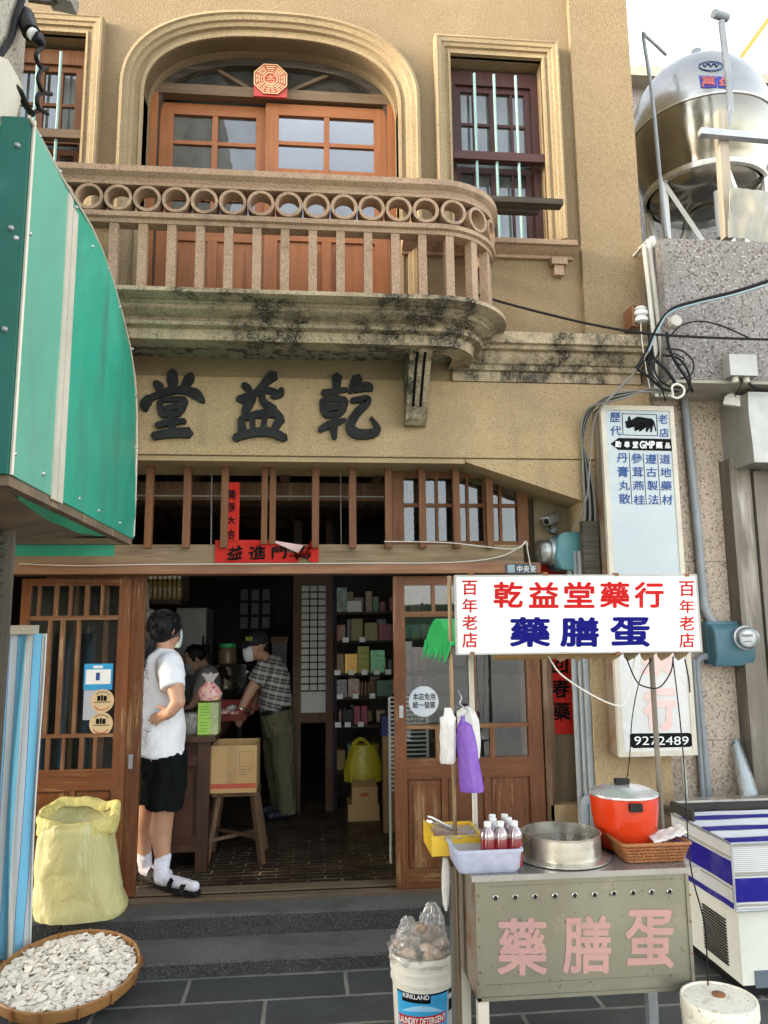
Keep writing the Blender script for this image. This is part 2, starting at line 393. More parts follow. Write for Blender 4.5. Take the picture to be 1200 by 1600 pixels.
M['trim'] = mat('moulded_trim', (.33, .245, .135), (.26, .19, .10), 3, .85, bump=.6, bscale=100, speck=((.19, .135, .07), 105, .52, .68), streak=((.22, .17, .10), 8, .54, .78), bdist=.005)
def m_slab():
    t = NT('weathered_slab'); col = t.mix(t.ramp(t.noise(t.P(), 3, 5), .3, .7), (.45, .36, .235), (.35, .275, .175))
    col = t.mix(t.ramp(t.noise(t.P(), 100, 2), .55, .66, 0, .8), col, (.15, .12, .08)); col = t.mix(t.ramp(t.noise(t.P((1, 1, .15)), 9, 5, .65), .54, .72, 0, .7), col, (.17, .145, .10))
    big = t.ramp(t.noise(t.P(loc=(2.3, 1.1, .7)), 2.3, 4, .6, .5), .45, .57); mid = t.ramp(t.noise(t.P((1, 1, .7)), 9, 6, .75), .40, .56); fine = t.ramp(t.noise(t.P(), 95, 3, .7), .30, .50)
    f = t.math('MULTIPLY', t.math('MULTIPLY', big, mid), fine); col = t.mix(f, col, (.030, .029, .023))
    f2 = t.math('MULTIPLY', t.ramp(t.noise(t.P(loc=(5, 5, 5)), 3.5, 5, .7), .5, .66, 0, .7), t.ramp(t.noise(t.P(), 60, 3), .4, .6)); col = t.mix(f2, col, (.10, .095, .07))
    t.bsdf(col, .92, 0, .3, t.noise(t.P(), 95, 3, .6), .6, .008); return t.m
M['slab'] = m_slab()
M['soffit'] = mat('flaking_soffit', (.30, .27, .19), (.2, .18, .12), 7, .95, bump=1., bscale=34, stain=((.07, .06, .045), 16, .5, .56), bdist=.015)
M['granite'] = mat('washed_stone', (.385, .262, .168), (.29, .19, .12), 4, .85, bump=.6, bscale=120, speck=((.17, .11, .072), 130, .53, .68, (.48, .36, .25), 140, .58, .72), stain=((.10, .075, .05), 3.6, .56, .76), bdist=.005)
M['char'] = mat('black_lettering', (.012, .013, .013), (.028, .029, .027), 14, .8, bump=.5, bscale=60, spec=.2)
M['door_red'] = m_door('red_brown_paint', 'z')
M['door_red_h'] = m_door('red_brown_paint_rail', 'x')
M['muntin'] = m_wood('worn_muntin', (.21, .095, .038), (.13, .05, .02), 'z', .6, ((.42, .28, .15), .5, .62))
M['muntin_h'] = m_wood('worn_muntin_rail', (.21, .095, .038), (.13, .05, .02), 'x', .6, ((.42, .28, .15), .5, .62))
M['door_orange'] = m_wood('varnished_door', (.36, .135, .045), (.25, .085, .03), 'z', .45, ((.17, .075, .035), .54, .68))
M['door_orange_h'] = m_wood('varnished_rail', (.36, .135, .045), (.25, .085, .03), 'x', .45, ((.17, .075, .035), .54, .68))
M['weathered'] = m_wood('weathered_beam', (.31, .225, .135), (.19, .13, .072), 'x', .8, ((.12, .088, .06), .50, .64), bump=.5)
M['beam_red'] = m_wood('faded_red_beam', (.30, .15, .08), (.20, .09, .05), 'x', .7, ((.37, .24, .14), .53, .7), bump=.4)
M['slat'] = m_wood('transom_slat', (.20, .088, .036), (.12, .046, .02), 'z', .65, ((.3, .17, .09), .58, .72))
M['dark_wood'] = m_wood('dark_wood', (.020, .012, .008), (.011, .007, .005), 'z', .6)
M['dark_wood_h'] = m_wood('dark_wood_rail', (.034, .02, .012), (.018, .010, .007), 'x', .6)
M['counter'] = m_wood('counter_wood', (.060, .026, .014), (.034, .015, .009), 'z', .42, ((.16, .10, .06), .6, .72))
M['stool'] = m_wood('stool_wood', (.16, .088, .045), (.085, .044, .024), 'z', .7, ((.27, .19, .12), .5, .68))
M['sash'] = m_wood('purple_sash', (.075, .030, .026), (.04, .016, .015), 'z', .5)
M['sash_h'] = m_wood('purple_sash_rail', (.075, .030, .026), (.04, .016, .015), 'x', .5)
M['plank'] = m_wood('grey_plank', (.075, .060, .045), (.035, .028, .022), 'x', .85, ((.18, .15, .11), .5, .7), bump=.6)
M['post_grey'] = m_wood('grey_post', (.34, .31, .25), (.22, .19, .15), 'z', .85, bump=.4)
M['glass'] = glass('door_glass', (.74, .80, .78), 2.2, .012, .012)
M['glass_up'] = glass('window_glass', (.72, .80, .80), 3.0, .012, .09)
M['arch_wood'] = m_wood('grey_brown_wood', (.17, .115, .068), (.11, .07, .042), 'x', .7, ((.25, .18, .11), .54, .68))
M['sheet'] = mat('dented_sheet', (.30, .285, .23), (.22, .21, .165), 3, .4, .4)
M['bronze_door'] = mat('brown_metal_door', (.17, .145, .115), (.12, .10, .08), 4, .5, .3, stretch=(8, 8, .5), streak=((.26, .23, .19), 9, .56, .75))
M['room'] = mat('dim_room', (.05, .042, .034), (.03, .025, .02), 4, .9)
M['curtain'] = mat('pale_curtain', (.50, .51, .50), (.36, .38, .38), 3, .9, stretch=(6, 1, .4))
M['slate'] = m_brick('slate_paving', (.084, .087, .085), (.054, .058, .057), (.24, .23, .195), .74, .255, .010, .48, bump=.5, loc=(.19, .12, 0))
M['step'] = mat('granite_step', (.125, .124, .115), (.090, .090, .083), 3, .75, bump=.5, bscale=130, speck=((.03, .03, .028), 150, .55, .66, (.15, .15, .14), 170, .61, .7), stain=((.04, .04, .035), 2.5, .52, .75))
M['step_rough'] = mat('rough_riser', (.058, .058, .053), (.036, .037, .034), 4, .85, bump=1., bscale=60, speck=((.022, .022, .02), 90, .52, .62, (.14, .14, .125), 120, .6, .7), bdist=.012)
M['floor'] = m_brick('floor_brick', (.050, .030, .018), (.026, .017, .012), (.34, .27, .18), .20, .062, .0065, .42, bump=.5, spec=.35, streaky=1)
M['pebble'] = mat('pebble_dash', (.52, .43, .33), (.42, .34, .26), 5, .9, bump=1., bscale=75, speck=((.22, .16, .12), 66, .53, .66, (.58, .51, .42), 74, .57, .68), bdist=.012)
M['pebble_grey'] = mat('grey_pebble_dash', (.22, .205, .19), (.17, .16, .15), 2, .9, bump=1., bscale=70, speck=((.09, .068, .062), 66, .55, .62, (.37, .36, .34), 72, .58, .66), stain=((.16, .145, .13), 2.4, .56, .75), bdist=.012)
M['concrete'] = mat('concrete', (.40, .37, .30), (.29, .27, .22), 3, .9, bump=.4, bscale=90, stain=((.18, .16, .13), 3, .55, .8))
M['steel'] = mat('stainless', (.56, .535, .46), (.44, .415, .35), 5, .30, .85, stretch=(1, 1, 14), stain=((.34, .29, .22), 5, .58, .8))
M['steel_top'] = mat('stainless_top', (.42, .41, .385), (.33, .32, .30), 4, .28, .75, stain=((.40, .37, .33), 6, .5, .8))
M['steel_panel'] = mat('dull_steel_panel', (.27, .262, .20), (.20, .193, .145), 2.4, .38, .8, bump=.10, bscale=5, stain=((.40, .36, .27), 3.3, .56, .78), wear=((.13, .075, .035), (1, 1, 1), 9, .68, .76), speck=((.16, .12, .08), 45, .68, .74))
M['galv'] = mat('galvanised', (.44, .45, .46), (.34, .35, .36), 16, .42, .7)
M['tank'] = mat('tank_steel', (.24, .225, .185), (.205, .19, .155), 3, .17, 1., bump=.03, bscale=4)
M['alu'] = mat('aluminium', (.36, .355, .33), (.29, .285, .26), 6, .45, .5, stain=((.3, .27, .22), 8, .55, .75))
M['rusty'] = mat('rusty_side', (.26, .21, .15), (.16, .12, .085), 5, .8, .1, stretch=(3, 3, .5), stain=((.16, .065, .025), 4, .5, .65), streak=((.40, .34, .25), 8, .55, .7))
M['door_metal'] = mat('dull_metal_post', (.16, .14, .11), (.11, .092, .07), 3, .5, .45, stretch=(6, 6, .6), streak=((.38, .35, .29), 8, .55, .75))
M['teal'] = mat('teal_canvas', (.024, .35, .225), (.03, .275, .185), 1.6, .48, bump=.25, bscale=5, bdist=.03, streak=((.05, .20, .15), 5, .52, .74), stain=((.06, .42, .30), 1.3, .5, .72))
M['teal_pale'] = mat('faded_teal_canvas', (.125, .375, .265), (.10, .32, .23), 1.3, .48, bump=.2, bscale=5, bdist=.03, streak=((.15, .25, .19), 6, .52, .76))
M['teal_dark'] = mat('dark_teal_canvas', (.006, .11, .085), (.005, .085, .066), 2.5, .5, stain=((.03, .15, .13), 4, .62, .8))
M['cream'] = mat('cream_strip', (.56, .51, .41), (.44, .40, .32), 6, .6)
M['underside'] = mat('dirty_liner', (.20, .14, .085), (.10, .07, .042), 2.5, .8, stretch=(1, 3, 1), wear=((.32, .24, .15), (1, 4, 1), 2, .55, .75))
M['white'] = mat('white_paint', (.72, .72, .69), (.66, .66, .63), 4, .45)
M['sign_white'] = mat('white_sign_face', (.74, .75, .73), (.69, .70, .68), 3, .3, stain=((.62, .62, .57), 3, .6, .8))
M['pale_blue'] = mat('pale_acrylic', (.385, .43, .445), (.365, .41, .42), 3, .25, stain=((.41, .45, .45), 3, .5, .7))
M['pale_acrylic_low'] = mat('faded_acrylic', (.60, .60, .57), (.54, .53, .50), 3, .3, streak=((.48, .43, .38), 7, .56, .76))
M['red_txt'] = flat('red_lettering', (.44, .007, .007), .6, spec=.12)
M['blue_txt'] = flat('navy_lettering', (.002, .0015, .13), .6, spec=.12)
M['blue_txt2'] = flat('blue_lettering', (.028, .075, .24), .6, spec=.15)
M['black_txt'] = flat('black_ink', (.004, .004, .004), .7, spec=.12)
M['white_txt'] = flat('white_ink', (.75, .75, .72), .6)
M['pink_txt'] = mat('faded_pink_paint', (.40, .225, .195), (.33, .185, .165), 7, .55, wear=((.32, .25, .19), (1, 1, 1), 14, .64, .72))
M['pink_fade'] = mat('sun_faded_red', (.68, .42, .37), (.63, .50, .45), 9, .5)
M['red_paper'] = mat('red_paper', (.50, .022, .012), (.42, .018, .010), 3, .7, bump=.15, bscale=14, spec=.2)
M['plastic_orange'] = mat('orange_enamel', (.54, .036, .005), (.48, .030, .004), 3, .2, spec=.6)
M['black'] = flat('black_plastic', (.006, .006, .006), .45, spec=.3)
M['rubber'] = flat('black_cable', (.006, .006, .0065), .6, spec=.25)
M['cable_grey'] = flat('grey_cable', (.20, .19, .17), .6)
M['cable_white'] = flat('white_cable', (.62, .59, .52), .55)
M['cable_blue'] = flat('blue_grey_cable', (.22, .32, .36), .5)
M['pvc'] = mat('grey_pipe', (.25, .275, .285), (.18, .20, .21), 5, .5, streak=((.30, .28, .24), 9, .58, .75))
M['pvc_pale'] = mat('pale_pipe', (.55, .53, .46), (.46, .43, .36), 5, .55, streak=((.30, .2, .1), 10, .62, .74))
M['meter'] = mat('teal_meter_box', (.065, .21, .22), (.05, .17, .185), 5, .45, stain=((.03, .10, .11), 7, .6, .8))
M['meter_blue'] = mat('blue_meter_box', (.05, .135, .17), (.04, .105, .135), 5, .45, stain=((.09, .16, .18), 7, .55, .75))
M['clear'] = glass('clear_dome', (.9, .93, .93), 1.8, .03, .1)
M['iron_teal'] = mat('painted_bar', (.27, .42, .38), (.22, .34, .31), 12, .5, wear=((.42, .45, .38), (1, 1, 1), 20, .6, .7))
M['bagua'] = flat('dull_red', (.42, .045, .035), .55)
M['gold'] = flat('pale_gold', (.70, .48, .24), .45, .2)
M['card'] = mat('cardboard', (.50, .315, .13), (.45, .275, .11), 3, .8, stretch=(1, 1, 6))
M['card_in'] = mat('cardboard_inside', (.36, .21, .085), (.30, .17, .07), 3, .85)
M['tape'] = flat('packing_tape', (.42, .25, .10), .3)
M['stripe_red'] = flat('printed_stripe', (.50, .09, .045), .8)
def m_sack(name, a, b):
    t = NT(name); col = t.mix(t.ramp(t.noise(t.P(), 4, 5), .3, .7), a, b); sp = t.n('SeparateXYZ'); t.l(t.P((1, 1, 1)), sp.inputs[0])
    wx = t.math('SINE', t.math('MULTIPLY', t.math('ADD', sp.outputs[0], sp.outputs[1]), 1500.)); wz = t.math('SINE', t.math('MULTIPLY', sp.outputs[2], 1500.)); wv = t.math('MULTIPLY', wx, wz)
    col = t.mix(t.ramp(wv, -.6, .8, 0, .30), col, tuple(q*.55 for q in a)); col = t.mix(t.ramp(t.noise(t.P((1, 1, .25)), 7, 5, .65), .52, .76, 0, .6), col, (.36, .36, .15)); col = t.mix(t.ramp(t.noise(t.P((3, 3, .4)), 6, 4), .56, .75, 0, .5), col, (.74, .72, .46))
    n1 = t.noise(t.P((1, 1, .55), (.2, .3, .2)), 7, 3, .5, .9); n2 = t.noise(t.P((1, 1, .8), (.6, .1, .9)), 17, 4, .55, 1.4)
    r = t.math('ADD', t.math('MULTIPLY', t.math('MINIMUM', t.math('ABSOLUTE', t.math('SUBTRACT', n1, .5)), .15), 2.2), t.math('MULTIPLY', t.math('MINIMUM', t.math('ABSOLUTE', t.math('SUBTRACT', n2, .5)), .14), .9))
    t.bsdf(col, .5, 0, .5, t.math('ADD', r, t.math('MULTIPLY', wv, .03)), .5, .025); return t.m
M['sack'] = m_sack('woven_sack', (.60, .54, .235), (.51, .46, .185))
M['sack_rim'] = m_cloth('sack_hem', (.64, .55, .20), (.55, .47, .15), 10, 1., .03, .5)
M['bamboo'] = m_wood('bamboo', (.36, .185, .062), (.25, .115, .038), 'x', .55, ((.45, .27, .11), .55, .7))
M['herb'] = mat('dried_root', (.80, .75, .64), (.74, .67, .55), 12, .85, spec=.2, bump=.2, bscale=60)
M['wicker'] = mat('wicker', (.31, .125, .038), (.21, .078, .022), 26, .6)
M['pail'] = mat('ivory_plastic', (.70, .67, .58), (.63, .60, .51), 5, .35, stain=((.45, .40, .31), 7, .62, .8))
M['lid_white'] = mat('scuffed_lid', (.66, .63, .51), (.60, .57, .46), 6, .55, stain=((.40, .34, .22), 26, .56, .68), speck=((.22, .16, .09), 60, .66, .72))
M['rust'] = mat('rust', (.22, .09, .035), (.13, .05, .02), 12, .9)
M['label_blue'] = mat('blue_label', (.035, .23, .47), (.03, .34, .60), 5, .35)
M['film_clear'] = film('crinkled_film', (.93, .92, .90), .20, .22, .5, .12, crease=26)
M['film_white'] = film('white_film', (.84, .82, .78), .90, .35, .35, .05, crease=14)
M['film_purple'] = film('purple_film', (.235, .10, .47), .95, .35, .25, .04, crease=8)
M['film_yellow'] = film('yellow_film', (.72, .62, .04), .93, .35, .3, .05, crease=14)
M['film_green'] = film('green_film', (.04, .36, .05), .85, .35, .3, .06)
M['crate_blue'] = film('frosted_tub', (.74, .77, .88), .66, .4, .45, .05)
M['bottle'] = film('clear_bottle', (.85, .80, .80), .22, .1, .4, .25)
M['wine'] = flat('dark_red_drink', (.17, .012, .016), .12)
M['lid_steel'] = mat('bright_lid', (.78, .77, .74), (.68, .67, .64), 4, .24, .65)
M['yellow'] = flat('yellow_plastic', (.74, .47, .03), .35)
M['green'] = mat('green_plastic', (.035, .50, .13), (.03, .44, .115), 4, .35)  # brown scallops hanging under the sign; the end fringe is green
M['fringe_brown'] = mat('brown_fringe', (.21, .13, .05), (.13, .09, .04), 8, .6)
M['tan'] = mat('tan_canvas', (.40, .25, .09), (.32, .19, .07), 4, .8)
M['skin'] = mat('skin', (.52, .285, .18), (.46, .245, .15), 7, .5, Subsurface_Weight=.08)
M['hair'] = mat('black_hair', (.0035, .0035, .004), (.007, .0065, .0065), 14, .42, stretch=(5, 5, 1), bump=.5, bscale=60, spec=.3)
M['tee'] = m_cloth('white_cotton', (.76, .76, .77), (.72, .72, .74), 6, .5, .03, .9, stretch=(1, 1, .6))
M['shorts'] = m_cloth('black_cotton', (.0035, .004, .0045), (.006, .007, .0075), 9, .9, .03, .9, spec=.12)
M['sock'] = mat('white_sock', (.74, .72, .78), (.68, .66, .72), 12, .95, bump=.3, bscale=260)
M['mask'] = flat('white_mask', (.74, .76, .76), .8)
M['khaki'] = m_cloth('khaki_trousers', (.135, .125, .070), (.10, .094, .052), 7, .9, .03, .9)
M['grey_cloth'] = m_cloth('grey_cloth', (.34, .33, .31), (.27, .26, .24), 8, .8, .03, .95)
M['leather'] = flat('belt_leather', (.012, .010, .009), .4)
M['blue_dark'] = flat('navy_shoe', (.018, .022, .035), .5)
M['candy'] = mat('candy_mix', (.62, .22, .24), (.70, .55, .50), 60, .4, speck=((.55, .04, .06), 55, .55, .6, (.75, .62, .2), 48, .58, .63))
M['green_box'] = flat('lime_box', (.30, .52, .07), .5)
M['cream_box'] = flat('cream_box', (.55, .50, .36), .5)
M['freezer'] = mat('white_enamel', (.70, .70, .62), (.64, .64, .56), 3, .35, stain=((.50, .47, .34), 4, .6, .8))
M['fridge'] = flat('pale_enamel', (.46, .46, .43), .4)
M['black_metal'] = mat('black_worktop', (.035, .036, .036), (.06, .058, .05), 5, .35, .5)
M['sill'] = m_wood('sill_wood', (.21, .15, .092), (.12, .082, .05), 'x', .75, ((.30, .23, .15), .55, .68), bump=.4)
def m_stripe(name, axis, stops, period, off=0, rough=.6, lo=0, fine=None, bump=.1, spec=.5):
    """bands of real dye: stops = [(start 0..1, colour)] along a world axis"""
    t = NT(name); g = t.n('NewGeometry'); s = t.n('SeparateXYZ'); t.l(g.outputs['Position'], s.inputs[0])
    w = t.math('MULTIPLY_ADD', t.noise(t.P(), 3, 2), .012); 
    a = t.math('ADD', s.outputs['xyz'.index(axis)], t.math('MULTIPLY', t.noise(t.P((1, 1, .5)), 2.5, 2), .008))
    f = t.math('FRACT', t.math('DIVIDE', t.math('ADD', a, off), period))
    cr = t.n('ValToRGB'); cr.color_ramp.interpolation = 'CONSTANT'; e = cr.color_ramp.elements
    e[0].position = stops[0][0]; e[0].color = (*stops[0][1], 1); e[1].position = stops[1][0]; e[1].color = (*stops[1][1], 1)
    for p, c in stops[2:]:
        q = e.new(p); q.color = (*c, 1)
    t.l(f, cr.inputs[0]); col = cr.outputs[0]
    if fine:
        wv = t.math('FRACT', t.math('DIVIDE', s.outputs['xyz'.index(fine[1])], fine[2])); 
        sel = t.math('MULTIPLY', t.math('GREATER_THAN', wv, .5), fine[3]); 
        hs = t.n('SeparateColor', mode='HSV'); t.l(col, hs.inputs[0]); low = t.math('LESS_THAN', hs.outputs[1], .35)
        col = t.mix(t.math('MULTIPLY', sel, low), col, fine[0])
    col = t.mix(t.ramp(t.noise(t.P(), 6, 5), .45, .8, 0, .25), col, (.30, .29, .27))
    t.bsdf(col, rough, 0, spec*.35, t.noise(t.P(), 260, 2), bump); return t.m

# ================================================================ SETTING
mb = MB(); mb.grid(lambda u, v: V((-22+44*u, -24+54*v, 0)), 4, 4)
setp(mb.done('street_paving', M['slate']), kind='structure')
mb = MB(); mb.grid(lambda u, v: V((-22+44*u, -24+21.9*v, .004)), 4, 4); setp(mb.done('bounce_ground', mat('pale_bounce_ground', (.46, .43, .38), (.38, .355, .31), 2, .9)), kind='structure')  # pale ground added out of frame to bounce light onto the lower facade
# two granite steps, built as solid blocks
zs1, zs2 = .068, .180
y1, y2 = Z(400, 1497, zs1).y, Z(400, 1425, zs2).y
mb = MB(); mb.box(-1.75, 1.72, y1, .1, -.2, zs1); setp(mb.done('lower_step', M['step'], bevel=.008), kind='structure')
mb = MB(); mb.box(-1.75, 1.72, y2, .12, zs1-.05, zs2); setp(mb.done('upper_step', M['step'], bevel=.01), kind='structure')
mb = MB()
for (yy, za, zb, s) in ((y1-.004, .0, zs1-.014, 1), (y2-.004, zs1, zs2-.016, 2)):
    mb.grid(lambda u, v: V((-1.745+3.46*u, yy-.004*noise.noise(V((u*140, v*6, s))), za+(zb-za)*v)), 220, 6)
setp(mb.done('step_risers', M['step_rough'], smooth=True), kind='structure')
FZ = Y(400, 1384, .40).z-.004                                       # shop floor
mb = MB(); mb.box(-2.3, 1.9, .36, 5.2, 0, FZ); setp(mb.done('shop_floor', M['floor']), kind='structure')

# ================================================================ THE SHOP BUILDING
B = thing('shop_building', 'two storey yellow plaster shophouse with arched balcony door and black lettering over its open shopfront', 'building', (0, 0, 0))
PX = Y(974, 0, 0).x; PX = (PX + Y(1003, 480, 0).x)/2          # right corner of the facade
ZB = Y(400, 713, 0).z                                         # bottom of the sign band
ZTOP = 6.9
def rectpath(x0, x1, z0, z1): return [(x0, z0), (x0, z1), (x1, z1), (x1, z0)]
# openings
RWx0, RWx1, RWz0, RWz1 = RY(706, 92, 851, 376, 0)
LWx1, LWz1 = Y(131, 160, 0).x, Y(131, 57, 0).z; LWx0, LWz0 = LWx1-(RWx1-RWx0), RWz0
AX0, AX1 = Y(223, 200, 0).x, Y(622, 200, 0).x; ACX = (AX0+AX1)/2; AH = (AX1-AX0)/2
AZS, AZT = Y(420, 160, 0).z, Y(420, 60, 0).z; AZB = 3.55
def arch(grow=0, n=40, e=2.5):
    a, h = AH+grow, AZT-AZS+grow
    pts = [(ACX-a, AZB)]
    for i in range(n+1):
        t = pi - pi*i/n; c, s = cos(t), sin(t)
        pts.append((ACX+a*math.copysign(abs(c)**(2/e), c), AZS+h*abs(s)**(2/e)))
    pts.append((ACX+a, AZB)); return pts
outer = [(-3.2, ZB), (PX, ZB), (PX, ZTOP), (-3.2, ZTOP)]
holes = [rectpath(RWx0, RWx1, RWz0, RWz1), rectpath(LWx0, LWx1, LWz0, LWz1), arch()]
loops = [[V((x, z, 0)) for x, z in L] for L in [outer]+holes]
mb = MB(); allp = [p for L in loops for p in L]
vs = [mb.bm.verts.new((p.x, 0, p.y)) for p in allp]
for tri in geometry.tessellate_polygon(loops): mb.bm.faces.new([vs[i] for i in tri])
k = 0
for L, dep in zip(loops, (.30, .24, .24, .26)):
    idx = list(range(k, k+len(L))); k += len(L)
    bk = [mb.bm.verts.new(vs[i].co+V((0, dep, 0))) for i in idx]
    for j in range(len(L)):
        a, b = j, (j+1) % len(L)
        mb.bm.faces.new([vs[idx[a]], vs[idx[b]], bk[b], bk[a]])
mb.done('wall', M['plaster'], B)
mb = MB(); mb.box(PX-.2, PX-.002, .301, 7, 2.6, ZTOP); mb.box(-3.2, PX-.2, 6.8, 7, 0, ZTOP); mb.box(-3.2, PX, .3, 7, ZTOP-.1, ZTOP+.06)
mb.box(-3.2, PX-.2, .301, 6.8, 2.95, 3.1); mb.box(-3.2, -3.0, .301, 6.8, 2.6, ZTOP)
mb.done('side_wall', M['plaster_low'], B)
# right pilaster: stands 4 cm proud
p0 = Y(885, 30, 0).x; p1 = Y(909, 445, 0).x; pp = (p0+p1)/2
zc0 = Y(900, 527, 0).z
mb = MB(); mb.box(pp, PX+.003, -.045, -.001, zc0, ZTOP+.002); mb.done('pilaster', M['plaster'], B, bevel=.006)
# sign band, a thin coat proud of the wall
zs_top = Y(400, 572, 0).z
zg = Y(850, 717, 0).z; zc2 = Y(880, 600, 0).z
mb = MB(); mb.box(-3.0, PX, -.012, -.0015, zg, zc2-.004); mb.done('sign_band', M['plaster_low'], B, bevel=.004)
# cornice right of the balcony (and its twin behind the awning)
def cornice(x0, x1):
    m_ = MB(); z1 = Y(900, 524, -.12).z; z0 = zc2; h = z1-z0
    prof = [(0, z0), (-.02, z0), (-.022, z0+.22*h), (-.045, z0+.24*h), (-.047, z0+.36*h), (-.062, z0+.38*h), (-.085, z0+.52*h), (-.09, z0+.62*h), (-.125, z0+.64*h), (-.13, z0+.72*h), (-.155, z0+.74*h), (-.155, z0+h), (0, z0+h+.01)]
    m_.prism([(x0, y, z) for y, z in prof], (x1-x0, 0, 0)); return m_
xr = Y(1008, 560, -.1).x
cornice(.85, xr).done('cornice', M['slab'], B, bevel=.004, angle=25)
cornice(-3.0, -1.45).done('cornice', M['slab'], B, bevel=.004, angle=25)
# beam over the shopfront with the sloped haunch on the right
h0, h1, h2 = Y(727, 722, 0), Y(910, 783, 0), Y(912, 715, 0)
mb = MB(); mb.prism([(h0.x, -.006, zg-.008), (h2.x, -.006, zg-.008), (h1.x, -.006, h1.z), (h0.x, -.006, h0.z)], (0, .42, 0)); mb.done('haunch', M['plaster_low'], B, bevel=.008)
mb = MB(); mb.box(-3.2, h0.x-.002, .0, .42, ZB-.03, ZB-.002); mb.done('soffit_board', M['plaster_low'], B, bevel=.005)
# pillar on the right and the recessed wall beside the door
xi, xo = Y(916, 900, 0).x, PX
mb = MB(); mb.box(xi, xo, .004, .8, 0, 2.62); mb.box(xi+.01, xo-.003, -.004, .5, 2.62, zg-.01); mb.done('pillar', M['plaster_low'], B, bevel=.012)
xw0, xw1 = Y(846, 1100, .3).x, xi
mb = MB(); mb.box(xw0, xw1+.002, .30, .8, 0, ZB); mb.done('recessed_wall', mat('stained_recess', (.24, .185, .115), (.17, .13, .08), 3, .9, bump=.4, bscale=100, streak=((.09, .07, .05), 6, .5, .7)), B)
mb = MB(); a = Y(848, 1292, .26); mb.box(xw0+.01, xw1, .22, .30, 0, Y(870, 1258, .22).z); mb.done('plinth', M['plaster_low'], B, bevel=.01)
# interior shell
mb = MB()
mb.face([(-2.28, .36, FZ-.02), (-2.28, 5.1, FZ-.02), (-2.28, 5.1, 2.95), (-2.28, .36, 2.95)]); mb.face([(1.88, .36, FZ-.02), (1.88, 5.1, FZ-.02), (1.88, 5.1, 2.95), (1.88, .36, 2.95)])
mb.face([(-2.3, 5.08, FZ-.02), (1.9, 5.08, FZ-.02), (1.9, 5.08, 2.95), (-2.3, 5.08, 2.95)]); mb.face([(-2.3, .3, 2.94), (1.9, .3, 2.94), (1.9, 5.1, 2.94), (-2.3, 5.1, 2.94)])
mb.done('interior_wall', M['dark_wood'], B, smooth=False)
mb = MB()
for yy in (.9, 1.7, 2.5, 3.3, 4.1): mb.box(-2.27, 1.87, yy-.05, yy+.05, 2.78, 2.935)
mb.box(-2.27, 1.87, 1.2, 1.32, 2.56, 2.72); mb.box(-2.27, 1.87, .62, .70, 2.5, 2.62)
for i in range(7): mb.box(-2.0+.6*i, -1.94+.6*i, .37, 5.0, 2.62, 2.775)
mb.done('ceiling_beam', M['stool'], B)
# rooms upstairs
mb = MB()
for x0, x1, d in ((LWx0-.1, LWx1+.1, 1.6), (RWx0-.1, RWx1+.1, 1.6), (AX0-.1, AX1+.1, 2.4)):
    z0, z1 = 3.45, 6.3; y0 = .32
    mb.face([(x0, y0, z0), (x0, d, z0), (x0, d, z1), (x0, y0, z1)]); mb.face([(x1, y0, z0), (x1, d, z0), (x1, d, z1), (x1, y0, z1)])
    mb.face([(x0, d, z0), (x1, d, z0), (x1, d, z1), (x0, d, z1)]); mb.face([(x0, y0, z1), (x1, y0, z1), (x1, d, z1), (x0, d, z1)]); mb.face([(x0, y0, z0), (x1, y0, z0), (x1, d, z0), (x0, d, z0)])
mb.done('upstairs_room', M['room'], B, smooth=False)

# ---- moulded surrounds
def surround(name, path, prof, closed=False):
    m_ = MB(); m_.sweep(path, prof, lambda a, b, d: V((a, -d, b)), closed); return m_.done(name, M['trim'], B, angle=28)
SP = [(0, -.02), (0, .030), (.018, .034), (.022, .022), (.045, .024), (.050, .040), (.072, .046), (.078, .055), (.105, .060), (.112, .066), (.128, .062), (.132, -.002)]
w = Y(877, 250, 0).x-RWx1; sc = w/.132
spn = [(n*sc, d) for n, d in SP]
surround('window_surround', rectpath(RWx0, RWx1, RWz0, RWz1), spn)
surround('window_surround', rectpath(LWx0, LWx1, LWz0, LWz1), spn)
aw = (Y(655, 200, 0).x-AX1)/.132
AP = [(0, -.10), (0, .012), (.020, .016), (.024, .004), (.046, .010), (.050, .030), (.070, .038), (.076, .052), (.102, .058), (.110, .070), (.128, .066), (.132, -.002)]
surround('arch_surround', arch(), [(n*aw, d*1.15) for n, d in AP])
# window sill
sx0, sx1 = .55, Y(901, 386, -.1).x; sz1 = Y(880, 377, -.1).z; sz0 = Y(860, 402, -.05).z
mb = MB(); h = sz1-sz0
mb.prism([(sx0, y, z) for y, z in ((0, sz0), (-.03, sz0), (-.035, sz0+.22*h), (-.055, sz0+.30*h), (-.085, sz0+.52*h), (-.095, sz0+.60*h), (-.12, sz0+.62*h), (-.125, sz0+.95*h), (-.12, sz1), (0, sz1+.01))], (sx1-sx0, 0, 0))
bx = Y(874, 412, -.05).x; mb.box(bx-.05, bx+.05, -.06, -.001, sz0-.045, sz0-.002); mb.box(bx-.03, bx+.03, -.045, -.001, sz0-.11, sz0-.047)
mb.done('window_sill', M['granite'], B, bevel=.003, angle=25)

